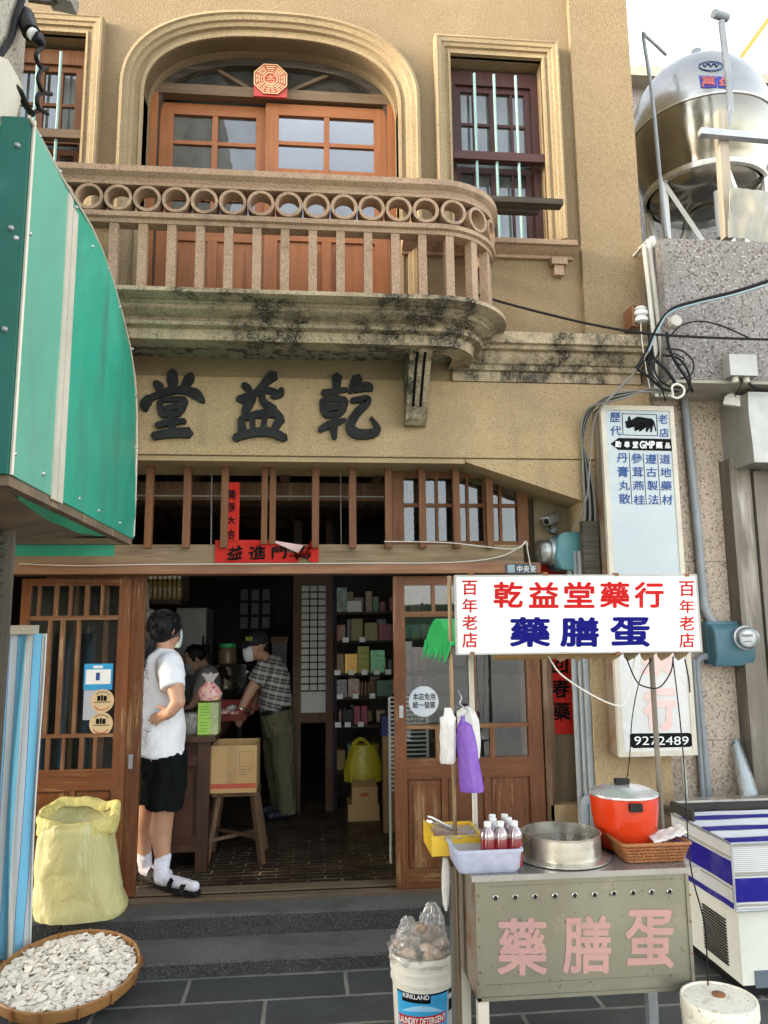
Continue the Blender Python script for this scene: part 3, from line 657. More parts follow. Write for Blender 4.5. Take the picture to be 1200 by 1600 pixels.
# ---- upstairs side windows
def side_window(x0, x1, z0, z1, bars, zrail, curt, ms, mh):
    f = MB(); yf = .09
    f.box(x0, x0+.045, yf, yf+.08, z0, z1); f.box(x1-.045, x1, yf, yf+.08, z0, z1); f.box(x0+.045, x1-.045, yf, yf+.08, z1-.10, z1); f.box(x0+.045, x1-.045, yf, yf+.08, z0, z0+.04)
    w_ = f.done('window', ms, B, bevel=.004)
    fx0, fx1 = x0+.045, x1-.045; zt, zb = z1-.10, z0+.04; zm = zb+(zt-zb)*.50
    s = MB()
    for (a, b) in ((zm+.012, zt), (zb, zm-.012)):
        yy = yf+.02 if a > zm else yf+.045
        s.box(fx0+.001, fx0+.04, yy, yy+.03, a, b); s.box(fx1-.04, fx1-.001, yy, yy+.03, a, b); s.box(fx0+.04, fx1-.04, yy, yy+.03, b-.04, b); s.box(fx0+.04, fx1-.04, yy, yy+.03, a, a+.045)
        cx = (fx0+fx1)/2; s.box(cx-.022, cx+.022, yy+.001, yy+.029, a+.045, b-.04)
        for q in (.25, .75):
            xx = fx0+(fx1-fx0)*q; s.box(xx-.008, xx+.008, yy+.003, yy+.027, a+.045, b-.04)
        zz = (a+b)/2; s.box(fx0+.04, fx1-.04, yy+.004, yy+.026, zz-.010, zz+.010)
    s.done('sash', ms, w_, bevel=.002)
    g = MB(); g.face([(fx0, yf+.036, zm), (fx1, yf+.036, zm), (fx1, yf+.036, zt), (fx0, yf+.036, zt)]); g.face([(fx0, yf+.062, zb), (fx1, yf+.062, zb), (fx1, yf+.062, zm), (fx0, yf+.062, zm)])
    g.done('pane', M['glass_up'], w_, smooth=False)
    r = MB(); r.box(x0, x1, -.002, .045, zrail-.028, zrail+.028); r.each('rail', mh, w_, bevel=.004)
    for bx in bars:
        t = MB(); t.tube([(bx, .022, z0+.01), (bx, .022, z1-.07)], .0095, 8); t.done('security_bar', M['iron_teal'], w_)
    if curt:
        c = MB(); c.grid(lambda u, v: V((x0+(x1-x0)*u, .26+.02*sin(u*38+2*sin(v*2)), z0+(z1-z0)*v)), 60, 4); c.done('curtain', M['curtain'], w_)
zr = Y(780, 244, 0).z
side_window(RWx0+.004, RWx1-.004, RWz0, RWz1-.03, [Y(p, 180, .02).x for p in (743, 774, 808)], zr, True, M['sash'], M['sash_h'])
side_window(LWx0+.004, LWx1-.004, LWz0, LWz1-.03, [Y(p, 140, .02).x for p in (22, 56, 92)], Y(90, 208, 0).z, True, M['slat'], M['arch_wood'])

# ---- arched balcony door
yd = .20
arch_in = arch(-.012)
t = MB(); t.sweep(arch(-.002), [(0, 0), (-.05, 0), (-.05, .05), (0, .05)], lambda a, b, d: V((a, yd-.02+d, b)))
AF = t.done('arch_frame', M['dark_wood_h'], B, smooth=False); AF.data.materials.clear(); AF.data.materials.append(M['plank'])
zt0, zt1 = Y(420, 158, yd).z, Y(420, 143, yd).z
t = MB(); t.box(AX0+.002, AX1-.002, yd-.03, yd+.04, zt0, zt1); t.done('transom_rail', M['arch_wood'], AF, bevel=.004)
t = MB()
for (a, b) in (((315, 93), (388, 136)), ((538, 105), (455, 140))):
    q0, q1 = Y(*a, yd), Y(*b, yd); t.beam(q0+V((0, .02, 0)), q1+V((0, .02, 0)), .022, .03, (0, 1, 0))
for px in (404, 440):
    q0, q1 = Y(px, 88, yd), Y(px, 143, yd); t.beam(q0+V((0, .024, 0)), q1+V((0, .024, 0)), .02, .03, (0, 1, 0))
t.done('muntin', M['arch_wood'], AF, bevel=.002)
t = MB(); pts = [(x, yd+.03, z) for x, z in arch(-.03)[1:-1] if z > zt1-.02]; t.face(pts); t.done('pane', M['glass_up'], AF, smooth=False)
t = MB(); t.face([(AX0-.05, yd+.22, zt1-.05), (AX1+.05, yd+.22, zt1-.05), (AX1+.05, yd+.22, AZT+.05), (AX0-.05, yd+.22, AZT+.05)]); t.done('reflection_sheet', flat('grey_reflection', (.10, .105, .095), .9), AF, smooth=False)  # grey sheet added behind the fanlight glass in place of its reflection
def panel_door(x0, x1, z0, z1, yy, zglass, cols, rows, mat_v, mat_h, gm, parent=B, name='balcony_door'):
    st = .085
    f = MB(); f.box(x0, x0+st, yy, yy+.04, z0, z1); f.box(x1-st, x1, yy, yy+.04, z0, z1)
    d = f.done(name, mat_v, parent, bevel=.004)
    r = MB(); r.box(x0+st, x1-st, yy+.001, yy+.039, z1-.08, z1); r.box(x0+st, x1-st, yy+.001, yy+.039, zglass-.10, zglass); r.box(x0+st, x1-st, yy+.001, yy+.039, z0, z0+.12)
    r.each('rail', mat_h, d, bevel=.003)
    m_ = MB()
    for i in range(1, cols):
        xx = x0+st+(x1-x0-2*st)*i/cols; m_.box(xx-.018, xx+.018, yy+.004, yy+.036, zglass, z1-.08)
    for i in range(1, rows):
        zz = zglass+(z1-.08-zglass)*i/rows; m_.box(x0+st, x1-st, yy+.006, yy+.034, zz-.013, zz+.013)
    m_.done('muntin', mat_v, d, bevel=.002)
    g = MB(); g.face([(x0+st, yy+.02, zglass), (x1-st, yy+.02, zglass), (x1-st, yy+.02, z1-.08), (x0+st, yy+.02, z1-.08)]); g.done('pane', gm, d, smooth=False)
    p_ = MB()
    for i in range(2):
        a = x0+st+(x1-x0-2*st)*i/2; b = x0+st+(x1-x0-2*st)*(i+1)/2
        p_.box(a+.002, b-.002, yy+.016, yy+.03, z0+.12, zglass-.10); p_.box(a+.06, b-.06, yy+.006, yy+.0159, z0+.18, zglass-.16)
        if i: p_.box(a-.03, a+.03, yy+.002, yy+.0155, z0+.12, zglass-.10)
    p_.done('panel', mat_v, d, bevel=.004)
    return d
zd1 = Y(420, 160, yd).z; zgl = Y(420, 352, yd).z
xm = Y(415, 200, yd).x
panel_door(AX0+.052, xm+.02, AZB, zd1-.004, yd+.045, zgl, 2, 4, M['door_red'] if 0 else M['door_orange'], M['door_orange_h'], M['glass_up'])
panel_door(xm, AX1-.052, AZB, zd1-.004, yd, zgl, 2, 4, M['door_orange'], M['door_orange_h'], M['glass_up'])
t = MB(); t.box(AX0+.002, AX0+.05, yd-.03, yd+.09, AZB, zt0); t.box(AX1-.05, AX1-.002, yd-.03, yd+.09, AZB, zt0); t.each('jamb', M['door_orange'], AF, bevel=.004)

# ---- balcony
XR, XL = 1.04, 2*ACX-1.42; DB, RC = .50, .34
def bpath(off=0, n=14):
    pts = [(XL-off, -.002)]
    for i in range(n+1):
        a = pi+pi/2*i/n; pts.append((XL+RC+(RC+off)*cos(a), -DB+RC+(RC+off)*sin(a)))
    for i in range(n+1):
        a = 1.5*pi+pi/2*i/n; pts.append((XR-RC+(RC+off)*cos(a), -DB+RC+(RC+off)*sin(a)))
    pts.append((XR+off, -.002)); return pts
bp = bpath()
F3 = lambda a, b, d: V((a, b, d))
zsl = Y(420, 449, -.62).z; zr0 = Y(400, 533, -.40).z
BAL = MB()
BAL.prism([(x, y, zsl-.05) for x, y in bpath(-.03)], (0, 0, .045))
BALC = BAL.done('balcony', M['slab'], B)
H = zsl-zr0
prof = [(.13, 0), (-.07, 0), (-.075, .26*H), (-.095, .30*H), (-.10, .38*H), (-.082, .40*H), (-.090, .50*H), (-.115, .56*H), (-.125, .60*H), (-.112, .62*H), (-.12, .72*H), (-.135, .78*H), (-.128, .80*H), (-.150, .84*H), (-.165, .88*H), (-.165, H*.985), (-.155, H), (.2, H)]
prof = [((.22 if n > 0 else .10-(-n-.07)*2.1), zr0+d) for n, d in prof]
t = MB(); t.sweep(bp, prof, F3); t.done('slab_moulding', M['slab'], BALC, angle=22)
t = MB(); t.prism([(x, y, zr0+.045) for x, y in bpath(-.12)], (0, 0, .02)); t.done('soffit', M['soffit'], BALC)
# handrail, lower rail
zh1 = Y(420, 268, -.56).z; zh0 = Y(420, 300, -.53).z; h = zh1-zh0
hp = [(.07, zh0), (-.045, zh0), (-.048, zh0+.16*h), (-.035, zh0+.20*h), (-.045, zh0+.42*h), (-.066, zh0+.56*h), (-.072, zh0+.62*h), (-.072, zh0+.94*h), (-.062, zh1), (.07, zh1), (.07, zh0)]
t = MB(); t.sweep(bp, hp, F3); t.done('handrail', M['granite'], BALC, angle=24)
zl1, zl0 = Y(420, 340, -.53).z, Y(420, 356, -.53).z; h = zl1-zl0
lp = [(.045, zl0), (-.03, zl0), (-.032, zl0+.35*h), (-.05, zl0+.45*h), (-.052, zl0+.85*h), (-.04, zl1), (.045, zl1), (.045, zl0)]
t = MB(); t.sweep(bp, lp, F3); t.done('lower_rail', M['granite'], BALC, angle=24)
# arc-length walk along the balcony
cum = [0]
for i in range(1, len(bp)): cum.append(cum[-1]+(V(bp[i])-V(bp[i-1])).length)
def walk(s):
    for i in range(1, len(bp)):
        if s <= cum[i] or i == len(bp)-1:
            t_ = (s-cum[i-1])/(cum[i]-cum[i-1]); a, b = V(bp[i-1]), V(bp[i]); d = (b-a).normalized(); return a+(b-a)*t_, d
sp = Y(445, 400, -.52).x-Y(401, 400, -.52).x
s_ref = cum[15]+(Y(401, 400, -.52).x-(XL+RC))                    # baluster seen at px 401
zrg = (zh0+zl1)/2; rr = min((zh0-zl1)/2+.002, sp/2-.002)
k0 = -int(s_ref/sp)
ringmesh = None
for k in range(k0, 60):
    s = s_ref+k*sp
    if .05 < s < cum[-1]-.05:
        p, d = walk(s); n_ = V((d.y, -d.x)); ax = V((d.x, d.y, 0)); nn = V((n_.x, n_.y, 0))
        t = MB(); wd, dp = .046, .05
        c = V((p.x, p.y, 0)); q = [c+ax*a*wd/2+nn*b*dp/2 for a, b in ((-1, -1), (1, -1), (1, 1), (-1, 1))]
        t.prism([(v.x, v.y, zsl-.01) for v in q], (0, 0, zl0-zsl+.012)); t.done('baluster', M['granite'], BALC, bevel=.004)
    s = s_ref+(k+.13)*sp
    if .08 < s < cum[-1]-.08:
        p, d = walk(s); n_ = V((d.y, -d.x, 0)); ax = V((d.x, d.y, 0)); c = V((p.x, p.y, zrg))
        t = MB(); N = 28; pr = [(rr-.016, -.045), (rr, -.045), (rr, .045), (rr-.016, .045)]
        ring = [[c+ax*r_*cos(2*pi*j/N)+V((0, 0, 1))*r_*sin(2*pi*j/N)+n_*w_ for r_, w_ in pr] for j in range(N)]
        vv = [[t.bm.verts.new(q) for q in r] for r in ring]
        for j in range(N):
            for m_ in range(4): t.bm.faces.new([vv[j][m_], vv[j][(m_+1) % 4], vv[(j+1) % N][(m_+1) % 4], vv[(j+1) % N][m_]])
        t.done('ring', M['granite'], BALC, bevel=.002)
# brackets under the balcony
bxr = Y(652, 600, -.15); bw = .063
for cx in (bxr.x, 2*ACX-bxr.x):
    t = MB(); zt = zr0+.044; zb_ = Y(650, 665, -.05).z
    pr = [(0, zt), (-.36, zt), (-.355, zt-.05)]
    for i in range(9):
        u = i/8; pr.append((-.34+.25*u**.75, zt-.06-(zt-.06-zb_-.06)*u))
    pr += [(-.095, zb_+.03), (-.06, zb_), (0, zb_)]
    f = [V((cx-bw, y, z)) for y, z in pr]; a = [t.bm.verts.new(q) for q in f]; b = [t.bm.verts.new(q+V((2*bw, 0, 0))) for q in f]
    n = len(f); e1 = t.bm.faces.new(a); e2 = t.bm.faces.new(b[::-1])
    for i in range(n): t.bm.faces.new([a[i], b[i], b[(i+1) % n], a[(i+1) % n]])
    bmesh.ops.triangulate(t.bm, faces=[e1, e2])
    br = t.done('bracket', M['slab'], BALC, angle=30)
    g = MB()
    for o_ in (-.022, .022):
        rg = []
        for i in range(3, 11):
            y, z = pr[i]; rg.append([V((cx+o_-.008, y-.003, z)), V((cx+o_+.008, y-.003, z)), V((cx+o_+.008, y+.012, z)), V((cx+o_-.008, y+.012, z))])
        g.loft(rg)
    g.done('groove', M['black_txt'], br)
# lettering over the door: brush strokes (x, y, half width) traced in the 3x detail of the photograph at (210, 560)
CH = {'a': [[(182, 65, 22), (180, 105, 26), (185, 145, 20)], [(100, 115, 14), (118, 135, 22), (130, 150, 16)], [(268, 80, 18), (255, 105, 24), (232, 135, 16)],
  [(76, 185, 20), (52, 220, 24), (56, 246, 12)], [(75, 190, 14), (150, 160, 18), (230, 152, 18), (290, 170, 24), (325, 205, 12)], [(120, 205, 12), (125, 240, 16), (132, 270, 12)],
  [(120, 205, 10), (180, 194, 13), (240, 197, 14)], [(240, 197, 16), (225, 235, 18), (210, 265, 12)], [(130, 266, 14), (215, 262, 14)], [(150, 238, 14), (205, 226, 14)], [(178, 265, 18), (180, 345, 18)],
  [(108, 318, 14), (170, 302, 16), (240, 298, 12)], [(92, 368, 18), (170, 354, 22), (262, 352, 24)]],
 'b': [[(512, 125, 14), (530, 140, 18), (548, 156, 10)], [(655, 80, 26), (615, 115, 20), (575, 160, 16), (500, 202, 14)], [(488, 195, 16), (560, 168, 15), (620, 152, 16), (680, 168, 14)], [(690, 145, 12), (684, 172, 16), (645, 184, 10)],
  [(600, 160, 16), (602, 200, 16), (635, 230, 20), (662, 236, 12)], [(560, 185, 14), (535, 222, 22), (512, 258, 12)], [(498, 285, 14), (506, 330, 20), (502, 365, 14)], [(500, 287, 14), (580, 265, 18), (660, 262, 20), (695, 288, 12)],
  [(690, 285, 20), (662, 325, 18), (655, 352, 12)], [(555, 285, 12), (557, 350, 12)], [(615, 275, 12), (602, 345, 14)], [(472, 376, 18), (560, 352, 20), (640, 350, 22), (708, 378, 18)]],
 'c': [[(950, 85, 24), (948, 130, 20), (945, 180, 12)], [(884, 165, 16), (945, 155, 14), (992, 150, 12)], [(880, 205, 14), (890, 250, 18), (902, 276, 12)], [(878, 202, 13), (940, 192, 15), (990, 197, 14)],
  [(986, 200, 17), (980, 240, 16), (960, 266, 12)], [(900, 237, 17), (972, 226, 15)], [(900, 270, 13), (966, 263, 13)], [(870, 338, 14), (910, 315, 18), (960, 300, 14), (988, 290, 8)], [(938, 270, 16), (935, 330, 18), (938, 378, 11)],
  [(1047, 95, 26), (1030, 130, 24), (1008, 162, 10)], [(1030, 152, 14), (1090, 136, 22), (1112, 152, 10)], [(1018, 202, 12), (1085, 195, 18), (1086, 216, 18), (1042, 260, 20), (1012, 320, 22), (1040, 355, 24), (1110, 356, 22), (1140, 334, 15), (1108, 280, 5)]]}
for key in 'abc':
    t = MB()
    for si, st in enumerate(CH[key]):
        th = .016+.0011*si
        q = []
        for i in range(len(st)-1):
            for s in range(6):
                u = s/6; e = u*u*(3-2*u)
                p_m = st[max(i-1, 0)]; p_a, p_b = st[i], st[i+1]; p_n = st[min(i+2, len(st)-1)]
                cr = [.5*((2*p_a[j])+(-p_m[j]+p_b[j])*u+(2*p_m[j]-5*p_a[j]+4*p_b[j]-p_n[j])*u*u+(-p_m[j]+3*p_a[j]-3*p_b[j]+p_n[j])*u**3) for j in range(3)]
                q.append(cr)
        q.append(list(st[-1])); L_, R_ = [], []
        for i, (x, y, w_) in enumerate(q):
            a, b = q[max(i-1, 0)], q[min(i+1, len(q)-1)]; dx, dy = b[0]-a[0], b[1]-a[1]; l_ = hypot(dx, dy) or 1
            w_ = w_*(1+.10*noise.noise(V((x*.08, y*.08, si))))
            nx, ny = -dy/l_*w_, dx/l_*w_; L_.append((x+nx, y+ny)); R_.append((x-nx, y-ny))
        def cap(p, prv, w_):
            dx, dy = p[0]-prv[0], p[1]-prv[1]; l_ = hypot(dx, dy) or 1; return (p[0]+dx/l_*w_*.7, p[1]+dy/l_*w_*.7)
        poly = [cap(q[0], q[1], q[0][2])]+L_+[cap(q[-1], q[-2], q[-1][2])]+R_[::-1]
        n_l = len(L_)
        pt = lambda p_: Y(210+p_[0]/3, 560+p_[1]/3, -.012)
        lo = [pt(p_) for p_ in poly]; vb = [t.bm.verts.new(p_) for p_ in lo]; vf = [t.bm.verts.new(p_+V((0, -th, 0))) for p_ in lo]; n = len(lo)
        for i in range(n): t.bm.faces.new([vb[i], vb[(i+1) % n], vf[(i+1) % n], vf[i]])
        t.bm.faces.new([vf[0], vf[1], vf[n-1]])
        for i in range(n_l-1): t.bm.faces.new([vf[1+i], vf[2+i], vf[n-2-i], vf[n-1-i]])
        t.bm.faces.new([vf[n_l], vf[n_l+1], vf[n_l+2]])
    t.done('lettering', M['char'], B, angle=50)
# ================================================================ SHOPFRONT (parts of the building)
yb = .19
xl0, xl1 = -2.2, Y(818, 865, yb).x
za, zb_, zc = Y(400, 851, yb).z, Y(400, 880, yb).z, Y(400, 896, yb-.05).z
t = MB(); t.box(xl0, xl1, yb, .34, zb_, za); t.cut(.12); t.jitter(.003, 5); t.done('lintel_beam', M['weathered'], B, smooth=True)
t = MB(); t.box(xl0, xl1+.09, yb-.05, .33, zc, zb_-.002); t.cut(.12); t.jitter(.0025, 4); t.done('door_head', M['beam_red'], B)
ztt = ZB-.02
# frame behind the slats, glazed on the right
t = MB(); t.box(Y(612, 800, .28).x, Y(630, 800, .28).x, .24, .30, za, ztt); t.box(Y(806, 800, .28).x, Y(822, 800, .28).x, .24, .30, za, ztt)
gx0, gx1 = Y(630, 800, .28).x, Y(806, 800, .28).x
t.box(gx0, gx1, .25, .29, za, za+.03); t.box(gx0, gx1, .25, .29, ztt-.05, ztt)
TF = t.done('transom_window', M['slat'], B, bevel=.003)
t = MB()
for px in (663, 682, 708, 730, 756, 781): xx = Y(px, 790, .27).x; t.box(xx-.009, xx+.009, .255, .285, za+.03, ztt-.05)
zz = Y(715, 790, .27).z; t.box(gx0, gx1, .258, .282, zz-.011, zz+.011); t.done('muntin', M['slat'], TF, bevel=.002)
t = MB(); t.face([(gx0, .272, za), (gx1, .272, za), (gx1, .272, ztt), (gx0, .272, ztt)]); t.done('pane', M['glass'], TF, smooth=False)
for px, w_ in ((233, .042), (292, .042), (351, .042), (413, .036), (426, .036), (493, .042), (551, .042), (607, .042), (660, .042), (713, .042), (765, .042)):
    p = Y(px, 800, .16); zl = Y(px, 856 if px not in (413, 426) else 850, .16).z
    t = MB(); t.box(p.x-w_/2, p.x+w_/2, .145 if w_ > .04 else .16, .185, zl, ztt); t.done('transom_slat', M['slat'], B, bevel=.003)
t = MB(); zz = Y(400, 776, .3).z; t.tube([(-2, .30, zz), (gx0, .30, zz+.004)], .005, 6); t.tube([Y(331, 735, .3), Y(330, 850, .3)], .004, 6); t.tube([Y(532, 735, .3), Y(533, 850, .3)], .003, 6); t.done('transom_wire', M['cable_grey'], B)
# sill
zs = Y(400, 1385, .22).z
zs = FZ+.006
t = MB(); t.box(-1.9, xw0, .15, .30, zs2-.02, zs-.010); t.box(-1.9, xw0, .302, .40, zs2, zs-.004); t.box(-1.9, xw0, .20, .215, zs-.02, zs); t.cut(.15); t.jitter(.002, 5); t.done('door_sill', M['sill'], B)

def sliding_door(px0, px1, py0, py1, yy, st_px, rows, lower, th=.04, thin=.012, extra=(), nm='sliding_door', lab=None):
    """rows: list of (py_top, py_bottom, [(px, half width px)...]) glazed bands; lower: list of panel boxes in px"""
    x0, x1, z0, z1 = RY(px0, py0, px1, py1, yy)
    s0 = (Y(px0+st_px[0], 1100, yy).x-Y(px0, 1100, yy).x); s1 = Y(px1, 1100, yy).x-Y(px1-st_px[1], 1100, yy).x
    pz = lambda py: Y((px0+px1)/2, py, yy).z
    f = MB(); f.box(x0, x0+s0, yy, yy+th, z0, z1); f.box(x1-s1, x1, yy, yy+th, z0, z1)
    d = f.done(nm, M['door_red'], B, bevel=.004)
    ix0, ix1 = x0+s0, x1-s1
    r = MB(); r.box(ix0, ix1, yy+.002, yy+th-.002, pz(rows[0][0]), z1)
    r.box(ix0, ix1, yy+.002, yy+th-.002, pz(lower[0]), pz(rows[-1][1])); r.box(ix0, ix1, yy+.002, yy+th-.002, z0, pz(lower[1]))
    r.each('rail', M['door_red_h'], d, bevel=.003)
    mu = MB(); mh = MB()
    for i, (a, b, cols) in enumerate(rows):
        for px, hw in cols:
            xx = Y(px, (a+b)/2, yy).x; w_ = hw*.0037; mu.box(xx-w_, xx+w_, yy+.004, yy+th-.004, pz(b), pz(a))
        if i < len(rows)-1: mh.box(ix0, ix1, yy+.003, yy+th-.003, pz(rows[i+1][0]), pz(b))
    mu.done('muntin', M['muntin'], d, bevel=.003); mh.each('glazing_rail', M['muntin_h'], d, bevel=.003)
    g = MB(); g.face([(ix0, yy+th*.5, pz(rows[-1][1])), (ix1, yy+th*.5, pz(rows[-1][1])), (ix1, yy+th*.5, pz(rows[0][0])), (ix0, yy+th*.5, pz(rows[0][0]))]); g.done('pane', M['glass'], d, smooth=False)
    pm = MB(); zt, zb2 = pz(lower[0]), pz(lower[1]); pm.box(ix0, ix1, yy+.022, yy+.030, zb2, zt)
    for a, b in lower[2]:
        xa, xb = Y(a, 1290, yy).x, Y(b, 1290, yy).x
        pm.box(xa, xb, yy+.013, yy+.0215, zb2+.012, zt-.012); pm.box(xa+.022, xb-.022, yy+.008, yy+.0125, zb2+.04, zt-.04)
    pr = sorted(lower[2])
    for (a, b), (c, e) in zip(pr[:-1], pr[1:]): pm.box(Y(b, 1290, yy).x+.006, Y(c, 1290, yy).x-.006, yy+.004, yy+.0218, zb2, zt)
    pm.done('panel', M['door_red'], d, bevel=.0025)
    return d
LD = sliding_door(20, 196, 904, 1394, .24, (14, 19), [(915, 962, [(37, 3), (60, 2), (87, 3.2), (109, 2.2), (135, 3.2), (159, 2)]), (969, 1147, [(73, 3), (93, 3.4), (118, 2.8)]), (1153, 1203, [(73, 3), (97, 2), (126, 3.2), (147, 2.4)])], (1236, 1372, [(55, 103), (116, 168)]))
t = MB(); p = Y(206, 1148, .285); x0 = Y(196, 1150, .285).x+.006; x1 = Y(219, 1150, .285).x
t.box(x0, x1, .285, .325, zs, zc+.02); SD = t.done('sliding_door', M['door_red'], B, bevel=.005)
t = MB(); t.box(x0-.5, x0-.001, .290, .320, zs, zs+.5); t.box(x0-.5, x0-.001, .290, .320, zc-.06, zc+.02); t.box(x0-.16, x0-.135, .292, .318, zs+.5, zc-.06); t.box(x0-.33, x0-.31, .292, .318, zs+.5, zc-.06); t.each('rail', M['door_red'], SD, bevel=.004)
q = Y(204, 1190, .283); t = MB(); t.box(q.x-.012, q.x+.012, .281, .2845, q.z-.04, q.z+.04); SDh = t.done('handle_plate', M['galv'], SD, bevel=.002)
RD = sliding_door(617, 848, 900, 1388, .235, (18, 22), [(914, 955, [(677, 3), (738, 6), (783, 3)]), (963, 1131, [(738, 6)]), (1138, 1184, [(684, 3), (738, 6), (770, 4)])], (1215, 1356, [(640, 690), (703, 757), (771, 824)]))
q = Y(627, 1112, .233); t = MB(); t.box(q.x-.012, q.x+.012, .230, .2345, q.z-.035, q.z+.035); t.box(q.x-.004, q.x+.004, .226, .2295, q.z-.012, q.z+.012); t.done('handle_plate', M['galv'], RD, bevel=.002)
t = MB(); x0 = Y(849, 1100, .24).x; t.box(x0-.002, x0+.035, .22, .33, zs2, zc+.0); t.box(x0+.037, x0+.062, .235, .33, zs2, zc); t.each('door_jamb', M['stool'], B, bevel=.004)
# stickers and notices on the doors
def disc_at(px, py, y, r, name, mat_, parent=None, th=.0015, seg=40):
    c = Y(px, py, y); t = MB(); t.lathe(c, [(r, 0), (r, th)], seg, Matrix.Rotation(radians(90), 4, 'X')); return t
o_ = .238
t = disc_at(662, 1096, o_+.014, .090, 0, 0); ST = setp(t.done('door_sticker', mat('white_sticker', (.60, .63, .66), (.52, .56, .60), 5, .4), origin=Y(662, 1096, o_)), 'round white sticker with two rows of black characters on the right door pane', 'sticker')
write([('本店免用', 645, 1083, 680, 1094), ('統一發票', 645, 1096, 680, 1107)], o_+.012, 'lettering', M['black_txt'], ST, off=.012, thick=.0006)
yy = .248
x0, x1, z0, z1 = RY(131, 1037, 176, 1078, yy); t = MB(); t.box(x0, x1, yy, yy+.002, z0, z1); PS = setp(t.done('payment_sign', M['label_blue'], origin=((x0+x1)/2, yy, z0)), 'small sky blue payment placard with a white middle on the left door pane', 'sign')
x0, x1, z0, z1 = RY(134, 1046, 173, 1069, yy); t = MB(); t.box(x0, x1, yy-.001, yy-.0002, z0, z1); t.done('white_field', M['white_txt'], PS, smooth=False)
x0, x1, z0, z1 = RY(146, 1040, 161, 1044, yy); t = MB(); t.box(x0, x1, yy-.001, yy-.0002, z0, z1); t.done('white_field', M['white_txt'], PS, smooth=False)
x0, x1, z0, z1 = RY(150, 1051, 156, 1063, yy); t = MB(); t.box(x0, x1, yy-.002, yy-.0012, z0, z1); t.done('blue_mark', M['blue_txt2'], PS, smooth=False)
x0, x1, z0, z1 = RY(130, 1076, 163, 1125, yy); t = MB(); t.box(x0, x1, yy+.003, yy+.005, z0, z1); LF = setp(t.done('leaflet', flat('pale_leaflet', (.42, .43, .48), .5), origin=((x0+x1)/2, yy, z0)), 'pale leaflet half hidden behind the two round cream stickers', 'leaflet')
for py, lab in ((1095, 'round cream sticker directly under the blue payment placard'), (1131, 'round cream sticker that is the lower of the pair on the left door')):
    px = 160 if py < 1100 else 158
    t = disc_at(px, py, yy, .066, 0, 0); S = setp(t.done('round_sticker', flat('cream_sticker', (.60, .44, .24), .5), origin=Y(px, py, yy)), lab, 'sticker', 'round cream stickers on the left door')
    t = MB()
    for a, b, c, d in ((152, -8, 157, 0), (158, -9, 161, 0), (162, -8, 167, 0)):
        x0, x1, z0, z1 = RY(a+px-160, py+b, c+px-160, py+d, yy); t.box(x0, x1, yy-.003, yy-.0017, z0, z1)
    x0, x1, z0, z1 = RY(px-13, py+1.5, px+13, py+2.6, yy); t.box(x0, x1, yy-.003, yy-.0017, z0, z1)
    t.done('printed_house', M['black_txt'], S, smooth=False)
    for k0, a0, a1, mt_ in (('red', 215, 325, M['stripe_red']), ('top', 40, 140, flat('brown_print_%d' % px, (.20, .12, .06)))):
        t = MB(); c = Y(px, py, yy); n = 9
        for i in range(n):
            A0, A1 = radians(a0+(a1-a0)*i/n), radians(a0+(a1-a0)*(i+.62)/n)
            t.prism([c+V((cos(q)*r, -.0018, sin(q)*r)) for q, r in ((A0, .047), (A1, .047), (A1, .055), (A0, .055))], (0, -.0008, 0))
        t.done('printed_arc', mt_, S, smooth=False)
PHN = write([('0937 392', 639, 1118, 712, 1130)], .253, 'lettering', flat('brown_lettering', (.11, .085, .05), .6), RD, off=.002, thick=.0005)
# red paper slips
def paper(name, px0, py0, px1, py1, y, lab, curl=None):
    x0, x1, z0, z1 = RY(px0, py0, px1, py1, y); t = MB()
    t.grid(lambda u, v: V((x0+(x1-x0)*u, y-.004-.004*noise.noise(V((u*4, v*4, px0))), z0+(z1-z0)*v)), 14, 14)
    if curl: curl(t, x0, x1, z0, z1)
    t.solid(.0006); return setp(t.done(name, M['red_paper'], origin=((x0+x1)/2, y, z0)), lab, 'paper slip')
def dogear(t, x0, x1, z0, z1):
    c0 = Y(425, 842, .18); bm = t.bm
    for v in list(bm.verts):
        u = (v.co.x-x0)/(x1-x0); w_ = (v.co.z-z0)/(z1-z0)
        lim = 1-1.05*max(0, (u-.55)/.30) if u < .86 else 1.1
        if u > .52 and u < .86 and w_ > lim+.02: v.co.z = z0+(z1-z0)*max(lim, .35)
RP = paper('red_paper_slip', 336, 844, 498, 879, .183, 'wide red paper slip with black characters and a torn curling edge on the lintel beam', dogear)
write([('益', 355, 853, 379, 874), ('進', 389, 853, 415, 874), ('門', 425, 854, 448, 873), ('乾', 459, 853, 485, 873)], .172, 'lettering', M['black_txt'], RP, off=.022, thick=.0005, warp=.12, shear=.12, each=True)
t = MB(); a, b, c = Y(418, 843, .172), Y(474, 852, .165), Y(466, 864, .15); t.prism([a, b, c], (0, .0012, 0)); t.done('curled_edge', flat('paper_back', (.62, .42, .40), .7), RP, smooth=False)
RP2 = paper('red_paper_slip', 357, 754, 374, 845, .175, 'narrow upright red paper slip with four black characters behind the transom slats')
write([('開', 356, 766, 368, 780), ('張', 356, 786, 367, 799), ('大', 356, 806, 368, 819), ('吉', 356, 828, 367, 842)], .166, 'lettering', M['black_txt'], RP2, off=.02, thick=.0005, warp=.1, each=True)
RP3 = paper('red_paper_slip', 848, 880, 897, 1147, .296, 'long red paper slip with black brush characters on the wall beside the right door')
write([('回', 862, 1026, 887, 1052), ('春', 863, 1062, 890, 1090), ('藥', 865, 1097, 891, 1126)], .287, 'lettering', M['black_txt'], RP3, off=.02, thick=.0006, warp=.1, each=True)
